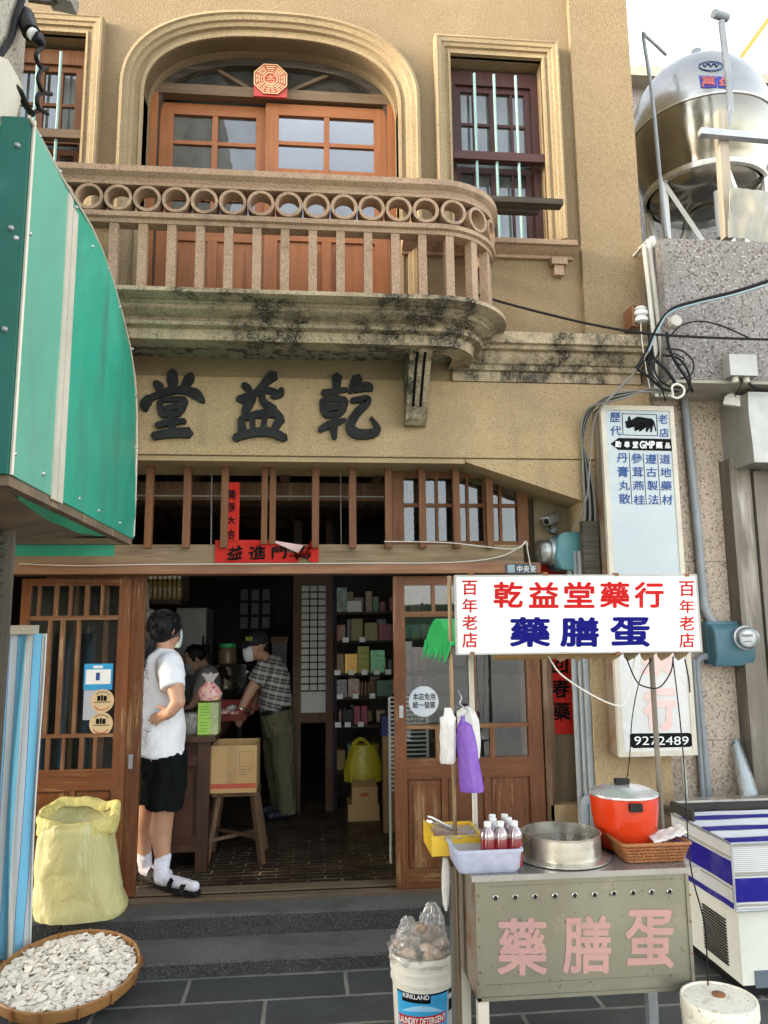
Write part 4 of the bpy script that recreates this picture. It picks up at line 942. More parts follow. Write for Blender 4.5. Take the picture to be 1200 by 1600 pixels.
# street plate
x0, x1, z0, z1 = RY(791, 881, 838, 896, .13); t = MB(); t.box(x0, x1, .13, .136, z0, z1)
SPL = setp(t.done('street_plate', flat('navy_plate', (.030, .048, .065), .45), origin=((x0+x1)/2, .13, z0)), 'small dark blue street plate with pale characters above the right door', 'street sign')
write([('中', 808, 883.5, 816, 894), ('央', 818, 883.5, 827, 894), ('街', 829, 883.5, 837, 894)], .1295, 'lettering', M['white_txt'], SPL, off=.01, thick=.0005)
t = MB(); a0, a1, b0, b1 = RY(793, 882.5, 804, 894.5, .1295); t.box(a0, a1, .1288, .1296, b0, b1); t.done('corner_mark', flat('pale_blue_mark', (.25, .33, .36)), SPL, smooth=False)
# bagua plaque over the balcony door
c = Y(423, 127, .155); R_ = .108
oct_ = lambda r, y, z_=0: [V((c.x+r*cos(radians(22.5+45*i))/cos(radians(22.5)), y, c.z+r*sin(radians(22.5+45*i))/cos(radians(22.5)))) for i in range(8)]
t = MB(); t.box(c.x-R_, c.x+R_, .142, .165, c.z-R_*1.12, c.z-R_*.2); t.prism(oct_(R_, .135), (0, .025, 0))
BG = setp(t.done('bagua_plaque', M['bagua'], origin=(c.x, .165, c.z-R_)), 'octagonal red and gold bagua plaque fixed over the arched balcony door', 'plaque')
t = MB()
for r0, r1 in ((.99, .93), (.42, .36)):
    a, b = oct_(R_*r0, .1345), oct_(R_*r1, .1345)
    for i in range(8): t.prism([a[i], a[(i+1) % 8], b[(i+1) % 8], b[i]], (0, -.004, 0))
TRI = ('111', '110', '101', '010', '000', '001', '011', '100')
for k in range(8):
    for j, r in enumerate((.82, .68, .54)):
        a, b = oct_(R_*(r+.035), .1345), oct_(R_*(r-.035), .1345); P0, P1, Q0, Q1 = a[k], a[(k+1) % 8], b[k], b[(k+1) % 8]
        for u0, u1 in (((.08, .92),) if TRI[k][j] == '1' else ((.08, .44), (.56, .92))):
            t.prism([P0.lerp(P1, u0), P0.lerp(P1, u1), Q0.lerp(Q1, u1), Q0.lerp(Q1, u0)], (0, -.003, 0))
t.done('trigram', M['gold'], BG, smooth=False)
write([('太', 416, 117, 430, 126), ('極', 416, 127, 430, 136)], .1345, 'lettering', M['gold'], BG, off=.0, thick=.002)

# ================================================================ INSIDE THE SHOP
# counter running back from the door
c0 = Z(293, 1368, FZ); cf = Z(313, 1363, FZ)
cy = cf.y; cxr = Y(326, 1250, cy).x; cz = Y(310, 1150, cy).z
CT = thing('shop_counter', 'dark wooden panelled counter running back into the shop behind the woman', 'counter', (cxr-.3, cy+1.2, FZ))
t = MB(); t.box(cxr-.62, cxr+.035, cy-.03, cy+2.5, cz-.035, cz); t.done('counter_top', M['counter'], CT, bevel=.006)
t = MB(); t.box(cxr-.075, cxr, cy, cy+.075, FZ, cz-.036); t.done('leg', M['counter'], CT, bevel=.005)
t = MB(); t.box(cxr-.6, cxr-.525, cy, cy+.075, FZ, cz-.036); t.done('leg', M['counter'], CT, bevel=.005)
t = MB(); t.box(cxr-.075, cxr, cy+2.38, cy+2.455, FZ, cz-.036); t.done('leg', M['counter'], CT, bevel=.005)
zl = Y(300, 1332, cy).z; zm_ = Y(300, 1190, cy).z
t = MB(); t.box(cxr-.525, cxr-.076, cy+.03, cy+.045, zl, cz-.036); t.box(cxr-.525, cxr-.076, cy+.008, cy+.06, zl-.0, zl+.05); t.box(cxr-.525, cxr-.076, cy+.008, cy+.0295, zm_-.03, zm_+.03)
t.box(cxr-.50, cxr-.30, cy+.018, cy+.0295, zl+.09, zm_-.06); t.box(cxr-.28, cxr-.10, cy+.018, cy+.0295, zl+.09, zm_-.06); t.box(cxr-.45, cxr-.12, cy+.018, cy+.0295, zm_+.05, cz-.07)
t.box(cxr-.05, cxr-.035, cy+.076, cy+2.37, zl, cz-.036); t.done('end_panel', M['counter'], CT, bevel=.004)
# stool and open carton
sp_ = Z(365, 1352, FZ); sx, sy = sp_.x, sp_.y+.17; sh = Y(366, 1237, sy-.15).z-FZ
STL = thing('wooden_stool', 'worn wooden four legged stool carrying the open cardboard carton by the counter', 'stool', (sx, sy, FZ))
t = MB(); t.box(-.15, .15, -.15, .15, sh-.03, sh-.002); t.done('seat', M['stool'], STL, bevel=.005, world=False)
for ax in (-1, 1):
    for ay in (-1, 1):
        t = MB(); t.beam((ax*.18, ay*.17, 0), (ax*.115, ay*.115, sh-.031), .034, .034); t.done('leg', M['stool'], STL, bevel=.004, world=False)
for ay in (-1, 1):
    t = MB(); z_ = .15; t.beam((-.155, ay*.148*(1 if 0 else 1), z_), (.155, -ay*.148, z_+.012*ay), .02, .02); t.done('stretcher', M['stool'], STL, bevel=.003, world=False)
yf = sy-.19; x0, x1, z0, z1 = RY(329, 1165, 401, 1235, yf); zb0 = FZ+sh
CB = thing('cardboard_carton', 'open tan cardboard carton with a red bottom stripe standing on the stool', 'carton', ((x0+x1)/2, yf+.18, zb0))
dp = .34; e = .006
t = MB(); t.box(x0, x1, yf, yf+e, zb0, z1); t.box(x0, x0+e, yf+e, yf+dp, zb0, z1); t.box(x1-e, x1, yf+e, yf+dp, zb0, z1); t.box(x0+e, x1-e, yf+dp-e, yf+dp, zb0, z1); t.box(x0+e, x1-e, yf+e, yf+dp-e, zb0, zb0+.006)
t.done('carton_body', M['card'], CB, bevel=.0015)
t = MB(); t.box(x0+.004, x1-.004, yf-.0012, yf-.0002, zb0+.028, zb0+.058); t.done('printed_stripe', M['stripe_red'], CB, smooth=False)
t = MB(); t.box((x0+x1)/2-.045, (x0+x1)/2+.02, yf-.0008, yf-.0001, zb0+.059, z1); t.done('tape', M['tape'], CB, smooth=False)
t = MB(); a0, a1, b0, b1 = x0+.62*(x1-x0), x0+.92*(x1-x0), zb0+.55*(z1-zb0), zb0+.88*(z1-zb0)
for q in ((a0, a1, b0, b0+.002), (a0, a1, b1-.002, b1), (a0, a0+.002, b0, b1), (a1-.002, a1, b0, b1)): t.box(q[0], q[1], yf-.0012, yf-.0002, q[2], q[3])
for k in range(3): t.box(a0, a0+(.05 if k else .08), yf-.0012, yf-.0002, b0-.02-.016*k, b0-.016-.016*k)
t.done('printed_box', flat('brown_print', (.16, .075, .03)), CB, smooth=False)
# goods on the counter
def goods(name, lab, cat, px0, py0, px1, py1, y, dep, m_, group=None, bev=.003):
    x0, x1, z0, z1 = RY(px0, py0, px1, py1, y); t = MB(); t.box(x0, x1, y, y+dep, z0, z1)
    return setp(t.done(name, m_, bevel=bev, origin=((x0+x1)/2, y+dep/2, z0)), lab, cat, group), (x0, x1, z0, z1)
gy = cy+.06
x0, x1, z0, z1 = RY(309, 1098, 341, 1147, gy); hh = (z1-cz)/2
for k, lab in ((0, 'lower lime green box of the stacked pair on the counter'), (1, 'upper lime green box of the stacked pair under the candy bag')):
    G = thing('tea_box', lab, 'box', ((x0+x1)/2, gy+.07, cz+hh*k), group='lime green boxes on the counter')
    xm_ = x0+.6*(x1-x0); t = MB(); t.box(x0, xm_, gy, gy+.15, cz+.0005+hh*k, cz+hh*(k+1)-.001); t.done('box_body', M['green_box'], G, bevel=.003)
    t = MB(); t.box(xm_+.0005, x1, gy, gy+.15, cz+.0005+hh*k, cz+hh*(k+1)-.001); t.done('end_panel', mat('printed_end', (.42, .46, .26), (.25, .32, .12), 40, .5), G, bevel=.003)
    t = MB()
    for j in range(4): t.box(x0+.015, x0+.06+.01*(j % 2), gy-.0012, gy-.0003, cz+hh*k+.02+.018*j, cz+hh*k+.023+.018*j)
    t.done('printed_lines', flat('dark_green_print', (.06, .16, .02)), G, smooth=False)
p = Y(306, 1128, gy+.03); t = MB(); t.lathe((p.x-.03, gy+.05, cz), [(.05, 0), (.055, .01), (.058, .13), (.054, .135)], 20); JB = setp(t.done('plastic_tub', M['film_clear'], origin=(p.x-.03, gy+.05, cz)), 'clear plastic tub on the counter between the woman and the green boxes', 'tub')
# candy bag with a gathered neck
p = Y(327, 1097, gy+.06); bx_, by_ = p.x, gy+.07; bz = cz+2*hh
t = MB(); rg = []
for i, (r, z) in enumerate(((.02, 0), (.066, .012), (.078, .05), (.066, .085), (.040, .112), (.022, .128), (.034, .150), (.052, .172), (.058, .182))):
    rg.append([V((bx_+(r*(1+.16*noise.noise(V((k*1.3, i*.7, 2)))))*cos(2*pi*k/20), by_+r*.8*sin(2*pi*k/20)*(1+.2*noise.noise(V((k*.9, i, 5)))), bz+z+(.02*noise.noise(V((k*1.1, 3, 1))) if i > 6 else 0))) for k in range(20)])
t.loft(rg[:6]); CBG = thing('candy_bag', 'clear gathered bag of red and white sweets sitting on the lime green boxes', 'bag', (bx_, by_, bz))
t.done('sweets', M['candy'], CBG); t = MB(); t.loft(rg[5:], False); t.done('bag_neck', M['film_white'], CBG)
# packets, tray and jar further along
def packets(n, name, lab, cx, cy_, cz_, sx_, sy_, mats, cat, group, size=.07):
    for i in range(n):
        a = random.uniform(0, 3.1); t = MB(); px_, py_ = cx+random.uniform(-sx_, sx_), cy_+random.uniform(-sy_, sy_)
        rg = []
        for k, (w_, h_) in enumerate(((.3, 0), (1, .012), (1.05, .026), (.9, .036), (.3, .042))):
            rg.append([V((px_, py_, cz_+.0005+h_+.012*(i % 3)))+Matrix.Rotation(a, 3, 'Z') @ V((size*.62*w_*cos(q)*(1+.2*sin(3*q)), size*.42*w_*sin(q), .006*sin(2*q+i)*w_*(k > 1))) for q in [2*pi*j/12 for j in range(12)]])
        t.loft(rg); setp(t.done(name, M[mats[i % len(mats)]], origin=(px_, py_, cz_)), lab, cat, group)
tx, ty = Y(352, 1120, cy+1.0).x, cy+1.05
t = MB(); rg = []
for r_, z_ in ((.95, 0), (1, .0), (1.06, .05), (1.02, .05), (.97, .008)):
    rg.append([V((tx+sx_*.17*r_, ty+sy_*.24*r_, cz+z_)) for sx_, sy_ in ((-1, -1), (1, -1), (1, 1), (-1, 1))])
t.loft(rg); TR1 = setp(t.done('goods_tray', flat('dark_red_tray', (.20, .045, .03), .5), bevel=.003, origin=(tx, ty, cz)), 'shallow dark red tray of small packets on the counter beside the man', 'tray')
packets(14, 'sweet_packet', 'small wrapped packet heaped in the dark red tray on the counter', tx, ty, cz+.012, .12, .19, ('candy', 'film_white', 'candy', 'stripe_red'), 'packet', 'packets heaped in the counter tray')
tx2, ty2 = Y(372, 1096, cy+1.65).x, cy+1.7
t = MB(); t.box(tx2-.2, tx2+.2, ty2-.14, ty2+.14, cz+.0, cz+.012); t.box(tx2-.2, tx2+.2, ty2-.14, ty2-.128, cz+.012, cz+.07); t.box(tx2-.2, tx2+.2, ty2+.128, ty2+.14, cz+.012, cz+.07); t.box(tx2-.2, tx2-.188, ty2-.128, ty2+.128, cz+.012, cz+.07); t.box(tx2+.188, tx2+.2, ty2-.128, ty2+.128, cz+.012, cz+.07)
setp(t.done('goods_tray', flat('bright_red_tray', (.42, .03, .02), .45), bevel=.002, origin=(tx2, ty2, cz)), 'bright red tray on the counter in front of the leaning man', 'tray')
# display case with jar
dx0, dx1, dz0, dz1 = RY(335, 1038, 400, 1080, cy+2.05)
DC = thing('display_case', 'dark glass fronted display case at the far end of the counter', 'display case', ((dx0+dx1)/2, cy+2.2, cz))
t = MB(); t.box(dx0, dx1, cy+2.05, cy+2.45, cz, cz+.02); t.box(dx0, dx1, cy+2.05, cy+2.45, dz1-.02, dz1); t.box(dx0, dx0+.02, cy+2.05, cy+2.45, cz+.02, dz1-.02); t.box(dx1-.02, dx1, cy+2.05, cy+2.45, cz+.02, dz1-.02); t.box(dx0+.02, dx1-.02, cy+2.43, cy+2.45, cz+.02, dz1-.02); t.box(dx0+.02, dx1-.02, cy+2.06, cy+2.42, cz+.16, cz+.17)
t.done('case_frame', M['dark_wood'], DC, bevel=.003); t = MB(); t.face([(dx0, cy+2.048, cz), (dx1, cy+2.048, cz), (dx1, cy+2.048, dz1), (dx0, cy+2.048, dz1)]); t.done('pane', M['glass'], DC, smooth=False)
jp = Y(356, 1015, cy+2.2); JR = thing('glass_jar', 'glass jar of pale goods with a green lid on the display case', 'jar', (jp.x, cy+2.2, dz1))
t = MB(); jh = Y(356, 1012, cy+2.2).z-dz1; t.lathe((jp.x, cy+2.2, dz1), [(.075, 0), (.085, .01), (.085, jh*.8), (.07, jh)], 24); t.done('jar_body', mat('jar_fill', (.33, .22, .11), (.20, .13, .07), 40, .25), JR)
t = MB(); t.lathe((jp.x, cy+2.2, dz1+jh), [(.072, 0), (.078, .005), (.078, .035), (.07, .04)], 24); t.done('lid', M['green'], JR)
# pale cabinet, bottle shelf, far lattice window
x0, x1, z0, z1 = RY(274, 950, 321, 1075, 3.6); FR = thing('pale_cabinet', 'pale upright refrigerator behind the seated woman', 'refrigerator', ((x0+x1)/2, 3.9, FZ))
t = MB(); t.box(x0, x1, 3.62, 4.2, FZ, z1); t.done('cabinet_body', M['fridge'], FR, bevel=.01); zz = Y(300, 990, 3.6).z
t = MB(); t.box(x0+.004, x1-.004, 3.59, 3.618, zz+.006, z1-.004); t.done('door', M['fridge'], FR, bevel=.008); t = MB(); t.box(x0+.004, x1-.004, 3.59, 3.618, FZ+.05, zz-.006); t.done('door', M['fridge'], FR, bevel=.008)
t = MB(); t.box(x1-.03, x1-.012, 3.565, 3.589, zz-.2, zz-.02); t.done('handle', M['black'], FR, bevel=.003)
x0, x1, z0, z1 = RY(222, 905, 284, 938, 1.6)
BSH = thing('bottle_shelf', 'high dark wall shelf holding a row of small amber bottles', 'shelf', ((x0+x1)/2-.1, 1.75, z0-.03))
t = MB(); t.box(x0-.3, x1, 1.55, 1.95, z0-.03, z0); t.done('board', M['dark_wood_h'], BSH, bevel=.003)
t = MB(); t.box(x0-.3, x1, 1.95, 1.96, z0, z0+.3); t.done('back_board', M['dark_wood_h'], BSH)
ORD = ('first', 'second', 'third', 'fourth', 'fifth', 'sixth', 'seventh', 'eighth', 'ninth')
proto = None
for i in range(9):
    xx = x0-.02+(x1-x0)*i/8.2
    if proto is None:
        proto = thing('amber_bottle', 'small amber bottle with a pale cap standing on the high shelf', 'bottle', (xx, 1.63, z0), group='amber bottles on the high shelf')
        t = MB(); t.lathe((0, 0, 0), [(.026, 0), (.029, .005), (.029, .12), (.012, .15), (.012, .165)], 14); t.done('bottle_body', mat('amber_glass', (.20, .13, .03), (.12, .08, .02), 30, .2), proto, world=False)
        t = MB(); t.lathe((0, 0, .165), [(.015, 0), (.015, .022)], 12); t.done('cap', M['cream_box'], proto, world=False)
    else: dup(proto, (xx, 1.63, z0))
    bpy.data.objects['amber_bottle' if i == 0 else 'amber_bottle.%03d' % i]['label'] = ORD[i]+' small amber bottle from the left on the high shelf'
# partition with lattice panel and shelves on the right
yp = 2.25
x0, x1 = Y(458, 1000, yp).x, Y(520, 1000, yp).x; zt_ = 2.6; zlow = Y(485, 1118, yp).z
PT = thing('lattice_screen', 'brown wooden screen with a white papered lattice between the man and the shelves', 'screen', ((x0+x1)/2, yp, FZ))
t = MB(); t.box(x0, x0+.07, yp, yp+.06, FZ, zt_); t.box(x1-.06, x1, yp, yp+.06, FZ, zt_); t.box(x0+.07, x1-.06, yp, yp+.06, zlow-.06, zlow+.02)
zt2 = Y(487, 914, yp).z; t.box(x0+.07, x1-.06, yp, yp+.06, zt2, zt2+.12); t.done('frame', m_wood('screen_frame', (.11, .05, .024), (.06, .028, .014), 'z', .55), PT, bevel=.003)
ix0, ix1 = x0+.07, x1-.06; zpb = Y(485, 1080, yp).z
t = MB(); t.box(ix0, ix1, yp+.03, yp+.034, zlow+.02, zt2); t.done('paper', flat('lattice_paper', (.50, .50, .46), .9), PT, smooth=False)
t = MB()
for i in range(1, 3): xx = ix0+(ix1-ix0)*i/3; t.box(xx-.005, xx+.005, yp+.015, yp+.029, zpb, zt2)
n = 15
for i in range(n+1): zz = zpb+(zt2-zpb)*i/n; t.box(ix0, ix1, yp+.013, yp+.0285, zz-.005, zz+.005)
t.done('lattice', M['dark_wood'], PT, smooth=False)
ys = 2.35; sx0 = Y(521, 1000, ys).x; sx1 = 1.55
SHF = thing('goods_shelf', 'tall dark wall shelf of boxed and bagged goods at the back right of the shop', 'shelf', ((sx0+sx1)/2, ys+.2, FZ))
t = MB(); t.box(sx0-.02, sx0+.03, ys, ys+.42, FZ, 2.6); t.box(sx1, sx1+.03, ys, ys+.42, FZ, 2.6); t.done('side_panel', M['dark_wood'], SHF, bevel=.003); t = MB(); t.box(sx0+.03, sx1, ys+.40, ys+.42, FZ, 2.6); t.done('back_panel', M['dark_wood'], SHF)
shz = [Y(570, py, ys).z for py in (956, 1001, 1052, 1089, 1133)]
t = MB()
for z in shz: t.box(sx0+.03, sx1, ys+.0, ys+.40, z-.022, z)
t.done('shelf_board', M['dark_wood_h'], SHF, bevel=.002)
def sbox(name, lab, cat, px0, px1, py0, row, m_, dep=.12, group=None):
    x0 = Y(px0, shz and 1000, ys+.03).x; x1 = Y(px1, 1000, ys+.03).x; z0 = shz[row]; z1 = Y((px0+px1)/2, py0, ys+.03).z
    t = MB(); t.box(x0, x1, ys+.04, ys+.04+dep, z0+.0005, z1); return setp(t.done(name, m_, bevel=.003, origin=((x0+x1)/2, ys+.1, z0)), lab, cat, group)
gdk = flat('dark_green_pack', (.03, .10, .06), .4); tk = mat('tin_pattern', (.03, .14, .09), (.35, .40, .36), 30, .4)
sbox('tin_stack', 'dark green patterned carton at the left end of the top shelf', 'box', 523, 542, 918, 0, tk); sbox('white_box', 'white box beside the green carton on the top shelf', 'box', 543, 565, 939, 0, M['white'])
sbox('gold_box', 'olive gold box on the second shelf of the goods shelf', 'box', 549, 567, 967, 1, flat('olive_gold', (.24, .20, .06), .5)); sbox('gold_box', 'wider pale gold box right of the olive box on the second shelf', 'box', 570, 590, 973, 1, flat('gold_pack', (.30, .24, .09), .5)); sbox('pink_box', 'pink box at the right of the second shelf', 'box', 592, 611, 975, 1, flat('pink_pack', (.30, .07, .09), .5)); sbox('red_packet', 'slim red packet at the left of the second shelf', 'packet', 524, 530, 978, 1, flat('red_pack', (.30, .05, .03), .5))
sbox('kraft_box', 'tan box at the left end of the third shelf', 'box', 522, 537, 1022, 2, flat('kraft', (.30, .20, .10), .6)); sbox('gold_bag', 'shiny gold bag beside the tan box on the third shelf', 'bag', 539, 558, 1022, 2, mat('gold_foil', (.50, .33, .05), (.32, .12, .03), 50, .3, .4))
for k in range(4):
    z0 = shz[2]; zt_k = Y(568, 1010, ys+.03).z; h = (zt_k-z0)/4; xa, xb = Y(559, 1030, ys+.03).x, Y(577, 1030, ys+.03).x
    t = MB(); t.box(xa, xb, ys+.04, ys+.16, z0+.001+h*k, z0+h*(k+1)-.002); setp(t.done('yellow_box', flat('yellow_pack', (.38, .36, .06), .5), bevel=.003, origin=((xa+xb)/2, ys+.1, z0+h*k)), 'flat yellow green box in the stack of four on the third shelf', 'box', 'stack of yellow green boxes on the third shelf')
sbox('green_bag', 'glittery dark green bag on the third shelf', 'bag', 579, 601, 1016, 2, mat('green_foil', (.02, .20, .07), (.20, .42, .25), 60, .25, .3)); sbox('dark_packet', 'dark patterned packets at the left of the fourth shelf', 'packet', 525, 542, 1062, 3, mat('dark_pack', (.10, .09, .10), (.30, .28, .30), 50, .4)); sbox('red_print_pack', 'pale packet with red print on the fourth shelf', 'packet', 544, 561, 1061, 3, mat('pale_pack', (.42, .36, .33), (.30, .08, .06), 40, .4))
for k in range(4):
    xx = Y(566+5.6*k, 1075, ys+.05).x; t = MB(); t.lathe((xx, ys+.08, shz[3]), [(.012, 0), (.013, .09), (.006, .11), (.006, .13)], 10); setp(t.done('slim_bottle', flat('brown_bottle', (.16, .07, .03), .3), origin=(xx, ys+.08, shz[3])), 'slim brown bottle in the row on the fourth shelf', 'bottle', 'slim bottles on the fourth shelf')
sbox('green_carton', 'dark green carton at the right of the fourth shelf', 'box', 588, 611, 1063, 3, gdk); sbox('pink_box', 'deep pink box on the fifth shelf', 'box', 553, 562, 1104, 4, flat('deep_pink', (.28, .03, .05), .5)); sbox('pink_box', 'second deep pink box with a dark lid on the fifth shelf', 'box', 564, 573, 1103, 4, flat('deep_pink_b', (.26, .03, .05), .5)); sbox('black_box', 'black box left of the pink boxes on the fifth shelf', 'box', 540, 551, 1109, 4, M['black'])
CARDS = ((540, 1), (566, 1), (549, 2), (569, 2), (588, 2), (606, 2), (531, 3), (555, 3), (581, 3), (528, 4), (543, 4), (563, 4), (527, 2))
for px, r in CARDS:
    x0 = Y(px-4.5, 1000, ys).x; x1 = Y(px+4.5, 1000, ys).x; t = MB(); t.box(x0, x1, ys-.012, ys-.006, shz[r]-.012, shz[r]+.03); setp(t.done('price_card', M['white'], origin=((x0+x1)/2, ys-.01, shz[r])), ORD[sum(1 for a, b in CARDS if b == r and a < px)]+' white price card from the left on the '+ORD[r]+' board of the goods shelf', 'price card', 'white price cards along the shelf edges')
# cartons and yellow bag on the floor
yk = Z(570, 1283, FZ).y
x0, x1, z0, z1 = RY(544, 1257, 593, 1283, yk); c1 = MB(); c1.box(x0, x1, yk, yk+.3, FZ, z1)
K1 = setp(c1.done('closed_carton', M['card'], bevel=.004, origin=((x0+x1)/2, yk+.15, FZ)), 'wide closed tan carton on the floor under the smaller carton', 'carton')
u0, u1, w0, w1 = RY(550, 1230, 590, 1257, yk+.01); K2 = thing('closed_carton', 'smaller tan carton with raised flaps under the yellow bag', 'carton', ((u0+u1)/2, yk+.15, z1))
t = MB(); t.box(u0, u1, yk+.01, yk+.27, z1+.001, w1); t.done('carton_body', M['card'], K2, bevel=.003)
t = MB(); t.prism([(u0, yk+.012, w1), (u1, yk+.012, w1), (u1-.02, yk+.09, w1+.07), (u0+.01, yk+.09, w1+.055)], (0, .005, 0)); t.done('flap', M['card_in'], K2)
t = MB(); t.box(u0+.07, u1-.07, yk+.0085, yk+.0095, z1+.06, z1+.085); t.done('printed_mark', M['stripe_red'], K2, smooth=False)
t = MB(); pz_ = w1+.005; cxk = (u0+u1)/2; cyk = yk+.17
h_t = Y(560, 1155, cyk).z-pz_
rg = []
for i, (r, z) in enumerate(((.10, 0), (.15, .02), (.16, .10), (.13, .20), (.11, .27), (.10, .30))):
    rg.append([V((cxk+r*cos(2*pi*k/24)*(1+.16*noise.noise(V((k*.9, i*.9, 3)))), cyk+r*.7*sin(2*pi*k/24)*(1+.2*noise.noise(V((k, i, 8)))), pz_+z)) for k in range(24)])
t.loft(rg, True)
YB = thing('yellow_shopping_bag', 'yellow plastic shopping bag with loop handles on the stacked cartons', 'bag', (cxk, cyk, pz_)); t.done('bag_body', M['film_yellow'], YB)
for s in (-1, 1):
    t = MB(); pts = [V((cxk-.09+.14*u, cyk+s*.05, pz_+.28+(h_t-.28)*sin(pi*u)**.8)) for u in [i/12 for i in range(13)]]; t.tube(pts, .016, 8, .35); t.done('handle', M['film_yellow'], YB)
# white wire rack and blue bucket just inside the right door
xa = Y(609, 1150, .75).x; za_, zb2 = Y(611, 1235, .75).z, Y(611, 1090, .75).z
WR = thing('wire_rack', 'narrow white wire rack standing just inside the right door', 'rack', (xa+.12, .8, FZ))
t = MB()
for i in range(22): zz = za_+(zb2-za_)*i/21; t.tube([(xa, .75, zz), (xa+.25, .75, zz)], .006, 6)
t.done('rung', M['white'], WR)
for q in (0, .25):
    t = MB(); t.tube([(xa+q, .758, FZ), (xa+q, .758, zb2)], .009, 8); t.done('upright', M['white'], WR)
a = RY(598, 1118, 612, 1150, 1.5); t = MB(); t.box(a[0], a[1]+.05, 1.5, 1.62, FZ, a[2]); setp(t.done('brown_board', M['card_in'], bevel=.004, origin=(a[0], 1.55, FZ)), 'tall brown board standing behind the white wire rack', 'board')
t = MB(); t.box(a[0]-.01, a[1]+.05, 1.49, 1.63, a[2]+.001, a[3]); t.jitter(.01, 9); setp(t.done('blue_bag', flat('navy_bag', (.012, .02, .11), .5), bevel=.02, origin=(a[0], 1.55, a[2])), 'small navy bag resting on the brown board behind the wire rack', 'bag')
# more goods packed along the shelves
rg_ = random.Random(21); GM = [mat('pack_%s' % n, c, d, 45, .4) for n, c, d in (('ochre', (.30, .20, .05), (.20, .12, .03)), ('rose', (.30, .09, .09), (.40, .28, .24)), ('jade', (.05, .17, .09), (.20, .28, .18)), ('cream', (.45, .38, .25), (.32, .12, .07)), ('brown', (.14, .075, .04), (.26, .18, .10)), ('slate', (.11, .13, .15), (.25, .26, .27)))]
for r, (nm, adj) in enumerate((('tea_tin', 'top'), ('goods_pack', 'second'), ('goods_pack', 'third'), ('goods_pack', 'fourth'), ('goods_pack', 'fifth'))):
    x = sx0+.05
    while x < sx1-.5:
        w_ = rg_.uniform(.035, .09); h_ = rg_.uniform(.09, .19 if r < 4 else .15); t = MB(); yy = ys+.21+rg_.uniform(-.01, .03)
        if rg_.random() < .4: t.lathe((x+w_/2, yy+.05, shz[r]), [(w_*.45, .0006), (w_*.48, .01), (w_*.48, h_*.8), (w_*.3, h_*.9), (w_*.3, h_)], 14)
        else: t.box(x, x+w_, yy, yy+.1, shz[r]+.0006, shz[r]+h_)
        setp(t.done(nm, rg_.choice(GM), bevel=.004, origin=(x, yy, shz[r])), 'dim package in the rear row of the '+adj+' board of the goods shelf', 'package', 'rear row packages on the '+adj+' shelf board'); x += w_+rg_.uniform(.004, .03)
for k in range(5):
    px = 526+17*k; x0 = Y(px, 1000, ys+.05).x; h_ = .16+.05*(k % 2); t = MB(); t.box(x0, x0+.075, ys+.06, ys+.2, FZ+.30, FZ+.30+h_); t.jitter(.006, 12, k)
    setp(t.done('goods_sack', GM[(k*2) % 6], bevel=.015, origin=(x0, ys+.1, FZ+.3)), ORD[k]+' soft goods sack from the left under the lowest shelf board', 'sack')
t = MB(); t.box(sx0+.03, sx1, ys, ys+.40, FZ+.27, FZ+.298); t.done('shelf_board', M['dark_wood_h'], SHF, bevel=.002)
# far lattice window in the back wall
x0, x1, z0, z1 = RY(372, 918, 424, 984, 4.9); LW = thing('back_window', 'dim glazed lattice window in the back wall of the shop', 'window', ((x0+x1)/2, 4.95, z0))
t = MB()
for i in range(4): xx = x0+(x1-x0)*i/3; t.box(xx-.02, xx+.02, 4.93, 4.98, z0, z1)
for i in range(4): zz = z0+(z1-z0)*i/3; t.box(x0, x1, 4.935, 4.975, zz-.015, zz+.015)
t.done('frame', M['dark_wood'], LW); t = MB(); t.face([(x0, 4.985, z0), (x1, 4.985, z0), (x1, 4.985, z1), (x0, 4.985, z1)]); t.done('pane', flat('dim_pane', (.14, .13, .13), .4), LW, smooth=False)
# red topped cabinet behind the man
x0, x1, z0, z1 = RY(425, 995, 448, 1075, 3.2); t = MB(); t.box(x0, x1, 3.2, 3.6, FZ, z1-.06); RC_ = thing('grey_cabinet', 'narrow grey cabinet with a red top behind the man in the cap', 'cabinet', ((x0+x1)/2, 3.4, FZ)); t.done('cabinet_body', flat('grey_tin', (.13, .13, .14), .5), RC_, bevel=.004); t = MB(); t.box(x0-.01, x1+.01, 3.19, 3.61, z1-.059, z1); t.done('top', flat('dull_red_top', (.22, .05, .03), .5), RC_, bevel=.004)
# ================================================================ RIGHT-HAND NEIGHBOUR
NB = thing('pebble_dash_building', 'grey pebble dash building with a thick concrete canopy right of the shop', 'building', (3.2, 0, 0))
ycf = -.28
cl, ct, cb = Y(1040, 480, ycf).x, Y(1080, 374, ycf).z, Y(1100, 593, ycf).z
nx0 = PX+.03
t = MB(); t.box(cl, 7.5, ycf, 3.2, cb, ct); t.done('canopy', M['pebble_grey'], NB, bevel=.012)
t = MB(); t.box(cl+.004, 7.5, ycf+.004, .1, cb-.02, cb-.0); t.done('canopy_soffit', M['concrete'], NB)
ywl = .08
zj1, zj2, zj3 = Y(1100, 877, ywl).z, Y(1130, 1155, ywl).z, 0
wx1 = Y(1146, 900, ywl).x
t = MB(); zz = [0, zj2-.006, zj1-.006, cb-.02]
for a, b in zip(zz[:-1], zz[1:]): t.box(nx0, wx1+.3, ywl, 3.0, a+.006, b)
t.done('wall', M['pebble'], NB, bevel=.004)
t = MB(); t.box(nx0, wx1+.3, ywl+.008, 2.9, .001, cb-.02); t.done('joint', M['concrete'], NB)
